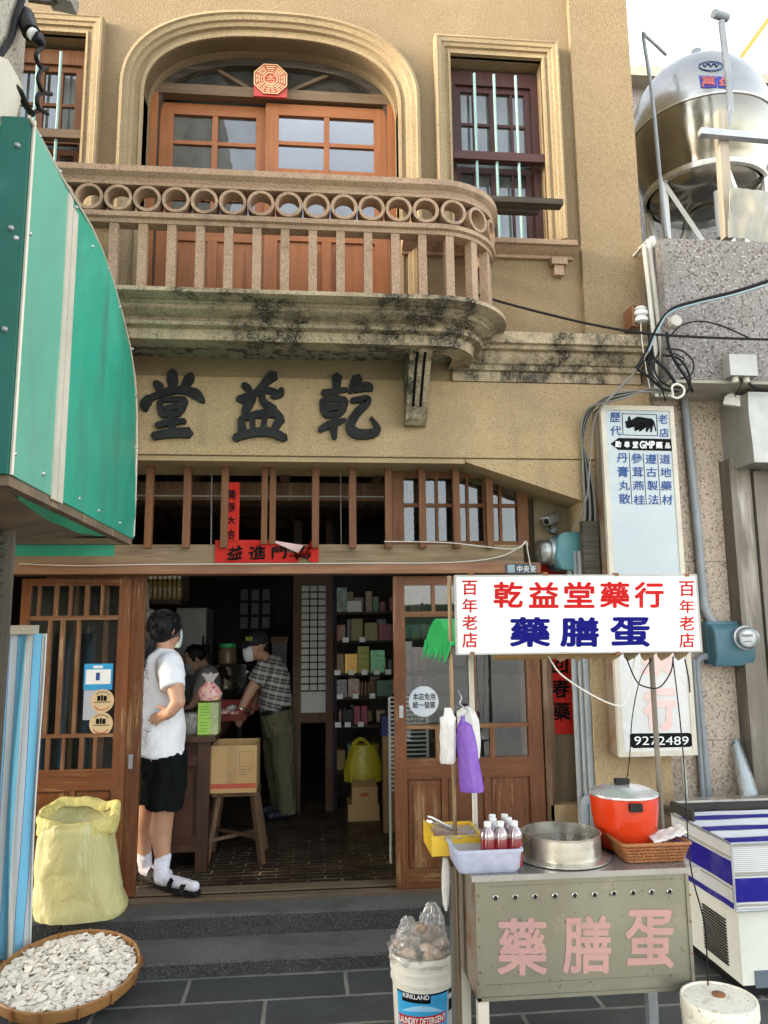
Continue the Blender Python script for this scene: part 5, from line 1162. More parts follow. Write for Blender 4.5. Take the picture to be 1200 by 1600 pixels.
# metal shutter surround
xa = Y(1146, 900, ywl-.06).x
t = MB(); t.beam(V((xa+.06, ywl-.06, 0)), V((xa+.06, ywl-.06, Y(1150, 720, ywl-.06).z)), .13, .12, (0, 1, 0)); t.done('metal_post', M['door_metal'], NB, bevel=.006)
hx = Y(1172, 650, -.25).x; hz0, hz1 = Y(1180, 722, -.25).z, Y(1180, 612, -.25).z
t = MB(); t.box(hx, 7.5, -.25, .3, hz0, hz1); t.cut(.3); t.jitter(.012, 3); t.done('shutter_box', M['alu'], NB, smooth=True)
t = MB(); t.box(xa+.13, 7.5, -.02, .04, 0, hz0); t.done('metal_door', M['bronze_door'], NB)
t = MB(); t.box(xa+.14, xa+.20, -.05, -.021, 0, hz0-.01); t.box(xa+.30, 7.4, -.045, -.021, hz0-.09, hz0-.02); t.box(xa+.30, 7.4, -.045, -.021, hz0-.19, hz0-.12); t.done('door_frame', M['bronze_door'], NB, bevel=.005)
# building behind the tank
bz = Y(1090, 108, 3.0).z
BB = thing('parapet_building', 'pebble dash parapet wall with a pale coping behind the water tank', 'building', (4, 3.2, 0))
t = MB(); t.box(nx0+.02, 8.5, 3.205, 7, 0, bz-.12); t.done('wall', M['pebble_grey'], BB); t = MB(); t.box(nx0+.02, 8.5, 3.0, 7.05, bz-.119, bz); t.done('coping', M['concrete'], BB, bevel=.01)
t = MB()
for q in (1.4, 2.3, 3.1): t.box(nx0+q, nx0+q+.6, 3.17, 3.21, 4.3, 5.3)
BBw = t.done('window', M['alu'], BB, bevel=.01); t = MB()
for q in (1.4, 2.3, 3.1): t.box(nx0+q+.05, nx0+q+.55, 3.16, 3.169, 4.35, 5.25)
t.done('pane', M['glass_up'], BBw)
# ---- water tank on its stand
ty = 1.25
tc = Y(1092, 300, ty); tR = (Y(1192, 190, ty).x-Y(990, 190, ty).x)/2; tcx = Y(1092, 200, ty).x
zseam = Y(1100, 141, ty-tR).z; zlow_ = Y(1105, 239, ty-tR*.8).z; ztop = Y(1085, 92, ty-.15).z; zbot_ = Y(1095, 334, ty).z
TK = thing('water_tank', 'round stainless steel water tank with a domed top and two character label above the canopy', 'water tank', (tcx, ty, zlow_-.05))
Hc = zseam-zlow_
prof = [(.02, zbot_), (tR*.22, zbot_), (tR*.22, zbot_+.015), (tR*.36, zbot_+.02), (tR*.38, zbot_+.03), (tR*.62, zbot_+.3*(zlow_-.06-zbot_)), (tR*.80, zlow_-.06)]
prof += [(tR*(.79+.21*sin(pi/2*u)**1.1), zlow_-.06+(Hc+.06)*u) for u in [i/10 for i in range(1, 11)]]
t = MB(); t.lathe((tcx, ty, 0), prof, 72, cap=True); t.done('tank_body', M['tank'], TK, angle=60)
hd = ztop-zseam
t = MB(); t.lathe((tcx, ty, 0), [(tR*.999, zseam+.002)]+[(tR*cos(pi/2*u)**.75, zseam+.02+hd*sin(pi/2*u)**1.15) for u in [i/12 for i in range(0, 12)]]+[(.01, zseam+.02+hd)], 72); t.done('tank_dome', mat('sky_lit_dome', (.36, .355, .335), (.32, .315, .295), 3, .28, .9), TK, angle=60)  # same steel as the body, base colour paler for the light on top
t = MB(); t.lathe((tcx, ty, 0), [(tR*1.0, zseam-.012), (tR*1.018, zseam-.008), (tR*1.018, zseam+.010), (tR*1.0, zseam+.014)], 72, cap=False); t.lathe((tcx, ty, 0), [(tR*.805, zlow_-.09), (tR*.84, zlow_-.075), (tR*.84, zlow_-.03), (tR*.82, zlow_-.02)], 72, cap=False); t.done('band', M['steel'], TK)
vp = Y(1078, 80, ty); t = MB(); t.lathe((vp.x, ty-.1, ztop-.04), [(.03, 0), (.03, .05), (.042, .055), (.042, .16), (.03, .17)], 16); t.done('vent_cap', M['pvc'], TK)
# label on the dome: curved patch following the tank
def on_tank(px, py, off):
    d = ray(px, py).normalized(); o = CAMP
    lo, hi = 3., 9.
    def rad(z):
        if z <= zseam+.02: return tR
        s = min(1, max(0, (z-zseam-.02)/hd)); u = asin(s**(1/1.15)); return tR*max(cos(u), 1e-6)**.75
    tt = 3.0
    while tt < 9:
        p = o+d*tt
        if hypot(p.x-tcx, p.y-ty) <= rad(p.z)+off and p.z < zseam+.02+hd: return p
        tt += .004
    return p
def patch(corners, off, nu=8, nv=6):
    (a, b, c, d) = corners; m_ = MB()
    m_.grid(lambda u, v: on_tank((a[0]*(1-u)+b[0]*u)*(1-v)+(d[0]*(1-u)+c[0]*u)*v, (a[1]*(1-u)+b[1]*u)*(1-v)+(d[1]*(1-u)+c[1]*u)*v, off), nu, nv); return m_
t = patch([(1095, 137), (1121, 137), (1119, 119), (1092, 118)], .004); t.grid(lambda u, v: on_tank(1122+24*u+v*-2, 137+2*u-18*v, .004), 6, 5); LB = t.done('label', flat('navy_label', (.02, .03, .30), .5), TK)
bm = bmesh.new()
for ch, a, b, c, d in (('萬', 1096, 119, 1118, 136), ('年', 1123, 120, 1145, 138)):
    me = glyph(ch, .03); xs = [v.co.x for v in me.vertices]; ys = [v.co.y for v in me.vertices]; t_ = bmesh.new(); t_.from_mesh(me)
    for v in t_.verts: v.co = on_tank(a+(c-a)*(v.co.x-min(xs))/(max(xs)-min(xs)), d-(d-b)*(v.co.y-min(ys))/(max(ys)-min(ys)), .009)
    m2 = bpy.data.meshes.new('g'); t_.to_mesh(m2); bm.from_mesh(m2)
me = bpy.data.meshes.new('lettering'); bm.to_mesh(me); link('lettering', me, flat('label_red', (.45, .10, .08)), LB)
t = MB(); rg = [on_tank(1111+19*cos(2*pi*i/28), 103+7*sin(2*pi*i/28), .006) for i in range(29)]; t.tube(rg, .004, 5); rg = [on_tank(1099+24*i/8, 101+3*sin(i*2), .006) for i in range(9)]; t.tube(rg, .005, 5); t.done('printed_oval', M['blue_txt2'], TK)
# stand
SD_ = thing('tank_stand', 'galvanised angle iron stand under the stainless water tank', 'stand', (tcx, ty, ct))
r_ = tR*.80
for k in range(6):
    a = radians(20+60*k); c_ = V((tcx+r_*cos(a), ty+r_*sin(a), 0))
    t = MB(); t.beam(c_+V((0, 0, ct)), c_+V((0, 0, zlow_-.04)), .05, .05); t.done('leg', M['white'], SD_, bevel=.003)
for k in range(6):
    a, b = radians(20+60*k), radians(80+60*k); p = V((tcx+r_*cos(a), ty+r_*sin(a), zlow_-.06)); q = V((tcx+r_*cos(b), ty+r_*sin(b), ct+.22)); q2 = V((tcx+r_*cos(a), ty+r_*sin(a), ct+.22))
    t = MB(); t.beam(p, q, .034, .034); t.beam(q2, q, .03, .03); t.done('brace', M['white'], SD_)
# pipes and posts by the tank
def pipe(name, lab, cat, pts, r, m_, seg=10, group=None, smooth_n=0):
    pts = [V(p) for p in pts]
    if smooth_n:
        q = []
        for i in range(len(pts)-1):
            p0, p1, p2, p3 = pts[max(i-1, 0)], pts[i], pts[i+1], pts[min(i+2, len(pts)-1)]
            for s in range(smooth_n):
                u = s/smooth_n; q.append(.5*((2*p1)+(p2-p0)*u+(2*p0-5*p1+4*p2-p3)*u*u+(3*p1-p0-3*p2+p3)*u**3))
        q.append(pts[-1]); pts = q
    t = MB(); t.tube(pts, r, seg); return setp(t.done(name, m_, origin=pts[0]), lab, cat, group)
pipe('vent_pipe', 'thin grey vent pipe bending over at its top in front of the tank', 'pipe', [Y(1041, 372, .3), Y(1036, 330, .3), Y(1019, 150, .3), Y(1006, 62, .3), Y(1010, 57, .32), Y(1040, 85, .9)], .013, M['pvc'], smooth_n=4)
P0 = Y(1126, 372, .15)
VT = thing('vent_pipe', 'grey standpipe with a T shaped top rising in front of the tank label', 'pipe', P0)
t = MB(); t.tube([P0, Y(1121, 300, .15)], .027, 12); t.done('lower_pipe', M['pvc'], VT)
t = MB(); q = [Y(1134, 205, .35), Y(1141, 170, .35), Y(1139, 130, .35), Y(1127, 34, .35)]; t.tube(q, .024, 12); t.done('riser', M['pvc'], VT)
t = MB(); a, b = Y(1115, 21, .33), Y(1136, 28, .37); t.tube([a, b], .032, 14); t.done('tee', M['pvc'], VT)
PT_ = thing('timber_post', 'pale grey square post with a crossbar in front of the tank', 'post', Y(1137, 372, 0))
t = MB(); a, b = Y(1137, 374, 0), Y(1125, 176, 0); t.beam(a, b, .062, .062, (0, 1, 0)); t.done('upright', M['post_grey'], PT_, bevel=.004)
t = MB(); a, b = Y(1093, 207, -.06), Y(1215, 218, -.06); t.beam(a, b, .05, .045); t.done('crossbar', M['galv'], PT_, bevel=.003)
a, b = Y(1150, 100, 2.9), Y(1212, 15, 2.9); t = MB(); t.beam(a, b+(b-a)*.6, .05, .05); setp(t.done('orange_pole', flat('weathered_orange', (.50, .24, .05), .6), bevel=.004, origin=a), 'slanting orange pole above the parapet at the right edge', 'pole')
# dented shiny sheet at the right
t = MB(); q0, q1, q2, q3 = Y(1138, 372, -.1), Y(1212, 378, -.1), Y(1212, 300, -.1), Y(1140, 293, -.1)
t.grid(lambda u, v: (q0*(1-u)+q1*u)*(1-v)+(q3*(1-u)+q2*u)*v+V((0, .035*noise.noise(V((u*2.2, v*1.6, 4)))+.012*noise.noise(V((u*7, v*4, 9))), 0)), 30, 14); t.solid(.003)
setp(t.done('metal_sheet', M['sheet'], origin=q0), 'dented shiny metal sheet standing on the canopy below the tank', 'sheet')
# pale conduits at the canopy corner
for i, (px0, py0, px1, py1, r) in enumerate(((1006, 384, 1024, 545, .014), (1013, 376, 1034, 545, .017), (1019, 372, 1042, 545, .018))):
    a = Y(px0, py0, -.20+.02*i); b = Y(px1, py1, -.20+.02*i); c = Y(px1+2, 620, -.14+.02*i)
    pipe('conduit', ('rust stained pale conduit, leftmost of the three at the canopy corner', 'middle pale conduit of the three at the canopy corner', 'pale conduit nearest the canopy of the three at its corner')[i], 'pipe', [a+V((.02, .3, .03)), a, b, c], r, M['pvc_pale'])
# grey standpipe on the pebble wall, meter and lower pipe
yp_ = ywl-.035
pipe('wall_pipe', 'grey pipe running down the pebble dash wall into the blue meter box', 'pipe', [Y(1068, 600, yp_), Y(1072, 650, yp_), Y(1087, 800, yp_), Y(1098, 925, yp_), Y(1101, 950, yp_), Y(1108, 965, yp_), Y(1116, 975, yp_)], .026, M['pvc'], 12, smooth_n=3)
pipe('wall_pipe', 'grey pipe leaving the bottom of the blue meter box and dropping to the ground', 'pipe', [Y(1120, 1026, yp_), Y(1102, 1026, yp_), Y(1092, 1031, yp_), Y(1089, 1048, yp_), Y(1098, 1150, yp_), V((Y(1109, 1240, yp_).x, yp_, 0))], .022, M['pvc'], 12, smooth_n=3)
pipe('wall_pipe', 'slim grey pipe behind the lower end of the tall sign box', 'pipe', [Y(1083, 1030, yp_), V((Y(1098, 1240, yp_).x, yp_, 0))], .016, M['pvc'])
pipe('wall_pipe', 'slim pale pipe beside the lower end of the tall sign box', 'pipe', [Y(1066, 1184, .02), V((Y(1076, 1240, .02).x, .02, 0))], .013, M['pvc_pale'])
def meter(lab, px0, py0, px1, py1, y, dep, m_, dome):
    x0, x1, z0, z1 = RY(px0, py0, px1, py1, y); w_ = x1-x0; h = z1-z0
    MT = thing('electric_meter', lab, 'electric meter', ((x0+x1)/2, y+dep, z0))
    t = MB(); t.box(x0, x0+w_*.96, y+dep*.5, y+dep, z0+.01, z1); t.prism([(x0+w_*.03, y+dep*.5, z0), (x0+w_*.03, y+dep*.5, z1-.015), (x0+w_*.03, y+dep*.1, z1-.05), (x0+w_*.03, y, z1-.12), (x0+w_*.03, y, z0+.06), (x0+w_*.03, y+dep*.2, z0)], (w_*.94, 0, 0)); t.done('meter_box', m_, MT, bevel=.006)
    dc = V((x0+w_*dome[0], y, z0+h*dome[1])); r = w_*dome[2]; mt = Matrix.Rotation(radians(90), 4, 'X')
    t = MB(); t.lathe(dc, [(r*1.12, 0), (r*1.12, .02), (r, .024)], 28, mt); t.done('meter_ring', M['galv'], MT)
    t = MB(); t.lathe(dc, [(r, .02), (r, .07), (r*.85, .085), (.004, .09)], 28, mt); t.done('meter_dome', M['clear'], MT)
    t = MB(); t.lathe(dc, [(r*.85, .022), (r*.85, .045)], 28, mt); t.done('dial', M['white'], MT)
    t = MB(); t.box(dc.x-r*.5, dc.x+r*.5, y-.049, y-.046, dc.z+r*.1, dc.z+r*.35); t.box(dc.x-r*.4, dc.x+r*.4, y-.049, y-.046, dc.z-r*.35, dc.z-r*.28); t.done('dial_mark', M['black_txt'], MT, smooth=False)
    return MT
meter('blue grey electric meter box with a round glass dial on the pebble dash wall', 1116, 970, 1182, 1041, -.06, .14, M['meter_blue'], (.70, .62, .24))
# teal meter on the recessed wall turned to the left
x0, x1, z0, z1 = RY(868, 831, 911, 894, .06)
MT = thing('electric_meter', 'bright teal electric meter box with a clear dome facing left beside the tall sign', 'electric meter', ((x0+x1)/2, .2, z0))
t = MB(); t.prism([(x0+.03, .06, z0+.02), (x0+.0, .06, z0+.09), (x0+.02, .06, z1-.03), (x0+.06, .06, z1), (x1, .06, z1), (x1, .06, z0)], (0, .22, 0)); t.done('meter_box', M['meter'], MT, bevel=.008)
mt = Matrix.Rotation(radians(-90), 4, 'Y') @ Matrix.Rotation(radians(0), 4, 'X'); dc = V((x0+.01, .16, (z0+z1)/2+.01))
t = MB(); t.lathe(dc, [(.085, -.02), (.085, .02), (.075, .022)], 28, mt); t.done('meter_ring', M['galv'], MT); t = MB(); t.lathe(dc, [(.075, .02), (.078, .07), (.066, .09), (.004, .095)], 28, mt); t.done('meter_dome', M['clear'], MT); t = MB(); t.lathe(dc, [(.058, .02), (.058, .05)], 24, mt); t.done('dial', M['white'], MT)
# tall light box sign
yS = -.16
tl, tr = Y(940, 632, yS), Y(1052, 636, yS); bl, brr = Y(966, 1181, yS), Y(1091, 1182, yS)
sx0, sx1 = (tl.x+bl.x)/2, (tr.x+brr.x)/2; sz1, sz0 = (tl.z+tr.z)/2, (bl.z+brr.z)/2
LS = thing('light_box_sign', 'tall white projecting shop sign with an ox emblem, blue characters and a phone number', 'sign', ((sx0+sx1)/2, .0, sz0))
t = MB(); t.box(sx0+.004, sx1-.004, yS+.012, -.012, sz0+.004, sz1-.004); t.done('sign_case', M['rusty'], LS, bevel=.003)
fw = .028
t = MB(); t.box(sx0, sx0+fw, yS-.002, yS+.03, sz0, sz1); t.box(sx1-fw, sx1, yS-.002, yS+.03, sz0, sz1); t.box(sx0+fw, sx1-fw, yS-.002, yS+.03, sz1-fw, sz1); t.box(sx0+fw, sx1-fw, yS-.002, yS+.03, sz0, sz0+fw); t.done('frame', M['cream'], LS, bevel=.003)
zmid = Y(1010, 940, yS).z
t = MB(); t.box(sx0+fw, sx1-fw, yS+.004, yS+.0119, zmid, sz1-fw); t.done('face', M['pale_blue'], LS, smooth=False); t = MB(); t.box(sx0+fw, sx1-fw, yS+.004, yS+.0119, sz0+fw, zmid); t.done('face', M['pale_acrylic_low'], LS, smooth=False)
q = lambda x, y: (930+x/8.57, 630+y/8.57)
def it(s, a, b, c, d): return (s, *q(a, b), *q(c, d))
write([it('歷', 195, 125, 340, 255), it('代', 202, 305, 352, 435), it('老', 842, 150, 970, 275), it('店', 860, 335, 985, 455)]+
      [it(c, *b) for c, b in zip('丹膏丸散', ((288, 670, 436, 795), (297, 845, 448, 988), (318, 1038, 462, 1165), (318, 1210, 472, 1348)))]+
      [it(c, *b) for c, b in zip('參茸燕桂', ((480, 670, 632, 808), (497, 850, 642, 990), (502, 1040, 656, 1165), (515, 1228, 668, 1360)))]+
      [it(c, *b) for c, b in zip('遵古製法', ((672, 680, 822, 812), (682, 860, 824, 988), (697, 1037, 838, 1168), (708, 1226, 852, 1360)))]+
      [it(c, *b) for c, b in zip('道地藥材', ((862, 682, 1008, 812), (872, 862, 1018, 990), (877, 1042, 1026, 1170), (892, 1226, 1036, 1360)))], yS+.003, 'lettering', M['blue_txt2'], LS, off=.012, each=True)
def poly(pts, y, name, m_, par, th=.0012): 
    m2 = MB(); m2.prism([Y(*q(*p_), y) for p_ in pts], (0, -th, 0)); return m2.done(name, m_, par, smooth=False)
poly([(205, 545), (310, 465), (1015, 480), (1025, 640), (310, 625)], yS+.003, 'arrow_panel', M['black_txt'], LS)
poly([(400, 235), (418, 240), (432, 240), (440, 190), (462, 165), (452, 215), (480, 228), (520, 203), (560, 180), (620, 186), (700, 200), (755, 205), (788, 240), (805, 300), (818, 372), (808, 378), (790, 310), (775, 270), (772, 320), (757, 388), (738, 388), (748, 330), (735, 300), (700, 318), (698, 382), (675, 388), (680, 322), (610, 322), (607, 378), (588, 382), (584, 338), (560, 322), (546, 372), (528, 372), (535, 320), (515, 300), (492, 290), (462, 322), (440, 338), (415, 322), (412, 290), (424, 262)], yS+.003, 'ox_emblem', M['black_txt'], LS)
for a in ([(358, 135), (822, 150), (822, 158), (358, 143)], [(370, 420), (838, 432), (838, 440), (370, 428)], [(355, 135), (364, 135), (377, 428), (368, 428)], [(815, 150), (824, 150), (840, 440), (831, 440)], [(451, 660), (459, 660), (496, 1355), (488, 1355)], [(638, 670), (646, 670), (689, 1360), (681, 1360)], [(831, 672), (839, 672), (879, 1365), (871, 1365)]): poly(a, yS+.0032, 'rule_line', M['black_txt'], LS, .0008)
write([it('勤', 268, 505, 350, 590), it('奉', 388, 508, 465, 598), it('堂', 500, 508, 576, 600), it('藥', 812, 515, 902, 608), it('品', 935, 530, 1005, 606)], yS+.0014, 'lettering', M['white_txt'], LS, off=.03, thick=.0006, warp=.06)
write([('GMP', *q(595, 505), *q(797, 608))], yS+.0014, 'lettering', M['white_txt'], LS, off=.03, thick=.0006)
write([('行', 1005, 1071, 1057, 1141), ('藥', 1001, 985, 1053, 1056)], yS+.003, 'lettering', M['pink_fade'], LS, off=.05, each=True)
a = [(984, 1148), (988, 1146), (1077, 1145), (1081, 1148), (1082, 1164), (1078, 1167), (990, 1169), (985, 1166)]
m2 = MB(); m2.prism([Y(*p_, yS+.003) for p_ in a], (0, -.001, 0)); m2.done('number_panel', M['black_txt'], LS, smooth=False)
write([('9272489', 991, 1150.5, 1076, 1164)], yS+.0018, 'lettering', M['white_txt'], LS, off=.004, thick=.0006)
# cctv cameras, junction box, insulator, sensor
def cctv(lab, p, aim, m_, s=1., mount=(0, 0, .1)):
    CV = thing('security_camera', lab, 'security camera', p); aim = V(aim).normalized(); p = V(p)
    t = MB(); rg = []
    side = aim.cross(V((0, 0, 1))).normalized(); upv = side.cross(aim)
    t.beam(p-aim*.07*s, p+aim*.07*s, .062*s, .055*s); t.done('camera_body', m_, CV, bevel=.008*s)
    t = MB(); t.beam(p-aim*.06*s+upv*.034*s, p+aim*.10*s+upv*.034*s, .074*s, .010*s); t.done('sun_hood', m_, CV, bevel=.003)
    t = MB(); t.tube([p+aim*.0702*s, p+aim*.074*s], .022*s, 16); t.done('lens', M['black'], CV)
    t = MB(); t.tube([p, p+V(mount)*.6, p+V(mount)], .014*s, 8); t.tube([p+V(mount)*.95, p+V(mount)*1.05+V((0, 0, .001))], .04*s, 14); t.done('bracket', m_, CV); return CV
cctv('white security camera hanging under the concrete canopy', Y(1150, 629, -.12), (.75, -.5, -.28), M['white'], .95, (-.02, .03, .10))
cv = cctv('small grey round security camera on the recessed wall above the teal meter', Y(861, 812, .22), (-.7, -.6, -.3), M['galv'], .8, (.03, .07, -.05))
x0, x1, z0, z1 = RY(1141, 553, 1184, 586, ycf-.09); JBX = thing('junction_box', 'grey junction box on the front of the concrete canopy', 'junction box', ((x0+x1)/2, ycf, z0))
t = MB(); t.box(x0, x1, ycf-.085, ycf-.001, z0, z1); t.done('box_body', M['alu'], JBX, bevel=.006)
for xx in (x0+.05, x1-.05):
    t = MB(); t.lathe((xx, ycf-.045, z0-.03), [(.018, 0), (.018, .03)], 12); t.done('gland', M['pvc_pale'], JBX)
t = MB(); p = Y(1052, 505, ycf); t.lathe(p, [(.036, 0), (.036, .04), (.03, .045)], 8, Matrix.Rotation(radians(90), 4, 'X')); setp(t.done('round_cover', M['pvc_pale'], origin=p), 'small white octagonal cover on the canopy corner', 'cover')
ip = Y(1001, 493, -.16); IN = thing('insulator', 'white ribbed porcelain insulator on a rusty bracket at the facade corner', 'insulator', ip)
t = MB(); t.lathe(ip-V((0, 0, .05)), [(.02, 0), (.042, .01), (.042, .03), (.028, .04), (.046, .05), (.046, .07), (.028, .08), (.04, .088), (.03, .10)], 24); t.done('porcelain', M['white'], IN)
t = MB(); t.tube([ip-V((0, 0, .08)), ip+V((0, 0, .085))], .008, 8); t.box(ip.x-.06, ip.x-.045, -.17, -.046, ip.z-.07, ip.z+.06); t.box(ip.x-.045, ip.x+.01, -.17, -.15, ip.z+.055, ip.z+.062); t.box(ip.x-.045, ip.x+.01, -.17, -.15, ip.z-.075, ip.z-.068); t.done('bracket', M['rust'], IN)
# ---- cables
def cable(lab, pts, r=.006, m_='rubber', y=None, group='cables around the sign and canopy corner', n=6):
    q = [Y(a, b, c) for a, b, c in pts]; return pipe('cable', lab, 'cable', q, r*.82, M[m_], 6, group, n)
cable('black cable sagging from the balcony corner across the facade to the right', [(740, 458, -.03), (780, 471, -.08), (860, 492, -.18), (935, 509, -.3), (1010, 521, -.42), (1100, 527, -.42), (1215, 531, -.42)], .009, group=None)
cable('thick black and blue cable bundle sweeping in from the right edge to the facade corner', [(1215, 434, -.6), (1150, 455, -.5), (1090, 470, -.42), (1050, 483, -.38), (1028, 510, -.34), (1012, 545, -.34), (998, 570, -.34), (994, 572, -.34)], .012, group=None)
cable('blue grey wire twisted along the thick bundle from the right edge', [(1215, 440, -.62), (1150, 460, -.53), (1090, 474, -.45), (1048, 488, -.41), (1030, 512, -.37), (1014, 548, -.36)], .007, 'cable_blue', group=None)
cable('grey wire slanting from the facade corner down to the sign', [(1014, 548, -.36), (985, 590, -.3), (950, 625, -.25), (936, 640, -.24)], .006, 'cable_grey', group=None)
cable('black wire slanting down behind the grey wire above the sign', [(1010, 560, -.34), (985, 590, -.26), (955, 620, -.2), (928, 645, -.18)], .005, group=None)
LOOP = 'black cable looping around the canopy corner above the sign'
for k, pts in enumerate(([(994, 572, -.34), (998, 578, -.36), (1015, 590, -.36), (1035, 607, -.36), (1060, 612, -.36)], [(1018, 540, -.3), (1022, 560, -.36), (1040, 577, -.38), (1056, 600, -.36)], [(1035, 555, -.34), (1060, 560, -.38), (1075, 580, -.38), (1078, 605, -.36), (1066, 618, -.34)],
    [(1040, 545, -.34), (1065, 548, -.4), (1083, 565, -.4), (1080, 585, -.38), (1062, 592, -.36)], [(1030, 550, -.36), (1022, 570, -.38), (1028, 590, -.38), (1045, 603, -.36), (1068, 606, -.34)], [(1042, 520, -.33), (1046, 545, -.38), (1058, 570, -.38), (1072, 590, -.38), (1082, 612, -.34)],
    [(1046, 548, -.33), (1062, 570, -.4), (1068, 560, -.4), (1050, 552, -.38)], [(1016, 552, -.33), (1012, 575, -.36), (1030, 600, -.37), (1040, 625, -.3)])): cable(LOOP, pts, (.010, .012, .008, .006, .007, .012, .005, .006)[k], group='black cables looped at the canopy corner')
cable('black wire arching over the canopy front between the corner and the long cable', [(1050, 522, -.42), (1065, 508, -.44), (1095, 502, -.44), (1130, 510, -.43), (1172, 529, -.42)], .006, group=None)
cable('pale ring of coiled wire hanging under the canopy corner', [(1052, 618, -.36), (1050, 605, -.37), (1058, 600, -.37), (1068, 606, -.37), (1068, 616, -.37), (1058, 622, -.36), (1048, 618, -.36)], .008, 'cable_white', group=None)
cable('thin pale cord hanging from the insulator to the sign top', [(1001, 505, -.18), (1004, 540, -.2), (1012, 590, -.22), (1017, 612, -.24)], .004, 'cable_white', group=None)
SGC = 'grey cable arching over the tall sign and down its left side'
for k in range(5):
    cable(SGC, [(1046, 614, -.3), (1015, 612-k, -.3), (980, 612+2*k, -.26), (950, 620+2*k, -.22), (926-2*k, 640, -.12), (912-k, 680, -.06), (911+3*k, 740, -.04), (914+4*k, 800, -.03), (908+5*k, 838, 0)], .010, ('cable_grey', 'rubber', 'cable_grey', 'rubber', 'cable_grey')[k], group='cables over the tall sign')
cable('grey cable lying close along the left edge of the tall sign', [(985, 588, -.3), (945, 630, -.28), (928, 660, -.2), (922, 720, -.12), (916, 780, -.08), (893, 832, .04)], .006, 'cable_grey', group=None)
cable('black lead of the small round camera', [(861, 818, .24), (858, 830, .2), (868, 836, .12), (872, 834, .1)], .004, group=None)
cable('dark cable from the grey junction box curling behind the shutter box', [(1170, 587, ycf-.04), (1172, 600, -.3), (1185, 607, -.3), (1215, 610, -.3)], .009, group=None)
cable('thin black lead from the junction box to the white camera', [(1157, 587, ycf-.04), (1158, 600, -.3), (1148, 620, -.18)], .004, group=None)
cable('white wire drooping along the lintel beam to the right door corner', [(600, 846, .13), (700, 848, .13), (800, 858, .13), (821, 846, .13), (824, 858, .12), (829, 885, .12)], .004, 'cable_white', group=None)
cable('white wire stapled along the door head', [(30, 881, .135), (120, 884, .135), (240, 882, .135), (420, 881, .135), (560, 880, .135), (700, 879, .135), (780, 870, .135), (822, 848, .135)], .004, 'cable_white', group=None)
# wooden back board beside the sign
a = RY(912, 815, 936, 1010, -.02); t = MB(); t.box(a[0], a[1], -.05, .003, a[2], a[3]); t.cut(.1); t.jitter(.002, 6); setp(t.done('wall_board', M['plank'], origin=((a[0]+a[1])/2, 0, a[2])), 'weathered wooden board on the pillar left of the tall sign', 'board')
# downpipes by the door
for i, (px, top, mat_, r) in enumerate(((903, 1010, 'pvc', .019), (913, 1010, 'pvc', .016), (922, 1010, 'pvc', .021))):
    yq = .10-.03*i; a = Y(px-2, 900, yq); b = Y(px+6, 1290, yq)
    pipe('downpipe', ('grey downpipe nearest the red paper slip', 'slim grey downpipe between two thicker ones beside the pillar', 'grey downpipe closest to the pillar below the tall sign')[i], 'pipe', [V((b.x, yq, a.z+.15)), V((b.x, yq, .02))], r, M[mat_])
p = Y(912, 1256, .0); pipe('drain_elbow', 'pale grey elbow pipe at the foot of the downpipes', 'pipe', [p+V((.06, .05, .02)), p+V((.015, 0, .02)), p, p-V((0, 0, .05)), V((p.x, p.y, .01))], .024, M['pvc'], 14)
# wrapped umbrella leaning on the pebble wall
a, b = Y(1150, 1162, ywl-.03), Y(1182, 1262, -.25)
UM = thing('wrapped_pole', 'folded parasol wrapped in clear plastic leaning on the pebble dash wall', 'parasol', (b.x, b.y, 0))
foot = V((b.x+.06, -.36, .01))
t = MB(); t.tube([a+V((0, 0, .02)), a.lerp(foot, .3), a.lerp(foot, .6), foot], [.016, .03, .03, .014], 10); t.done('pole', M['cable_blue'], UM)
t = MB(); rg = []
for i in range(9):
    u = i/8; c = a.lerp(foot, u*.9); rg.append([c+V((cos(2*pi*k/16)*(.03+.07*u)*(1+.35*noise.noise(V((k, u*4, 3)))), sin(2*pi*k/16)*(.03+.03*u), 0)) for k in range(16)])
t.loft(rg, False); t.done('plastic_wrap', M['film_clear'], UM)

# ================================================================ LEFT CORNER BUILDING AND ITS AWNING
xL = -1.18
yc = X(40, 60, xL).y
CBL = thing('corner_building', 'grey plastered corner building with a roller shutter at the left edge', 'building', (-3, -3.5, 0))
cw = mat('rough_grey_wall', (.38, .34, .27), (.30, .27, .21), 3, .9, bump=.8, bscale=60, speck=((.16, .14, .11), 60, .56, .66))
t = MB(); zsh = Y(10, 838, yc).z
t.box(-8, xL, -3.1, yc, 2.35, 5.2); t.box(-8, xL-.06, -3.1, yc, 0, 2.349); t.done('wall', cw, CBL, bevel=.01)
yr = X(15, 1000, xL+.012).y
t = MB(); t.box(xL-.03, xL+.012, yr-.03, yr, 0, 2.5); t.done('shutter_rail', M['door_metal'], CBL, bevel=.004)
t = MB(); n = 46
for k in range(n):
    z = .01+k*.052; t.prism([(xL-.03, -3.0, z), (xL-.012, -3.0, z+.012), (xL-.008, -3.0, z+.030), (xL-.03, -3.0, z+.046)], (0, yr-.034+3.0, 0))
t.done('roller_shutter', mat('dark_shutter', (.07, .07, .055), (.045, .045, .036), 3, .55, .2, stretch=(1, 1, 4)), CBL, angle=20)
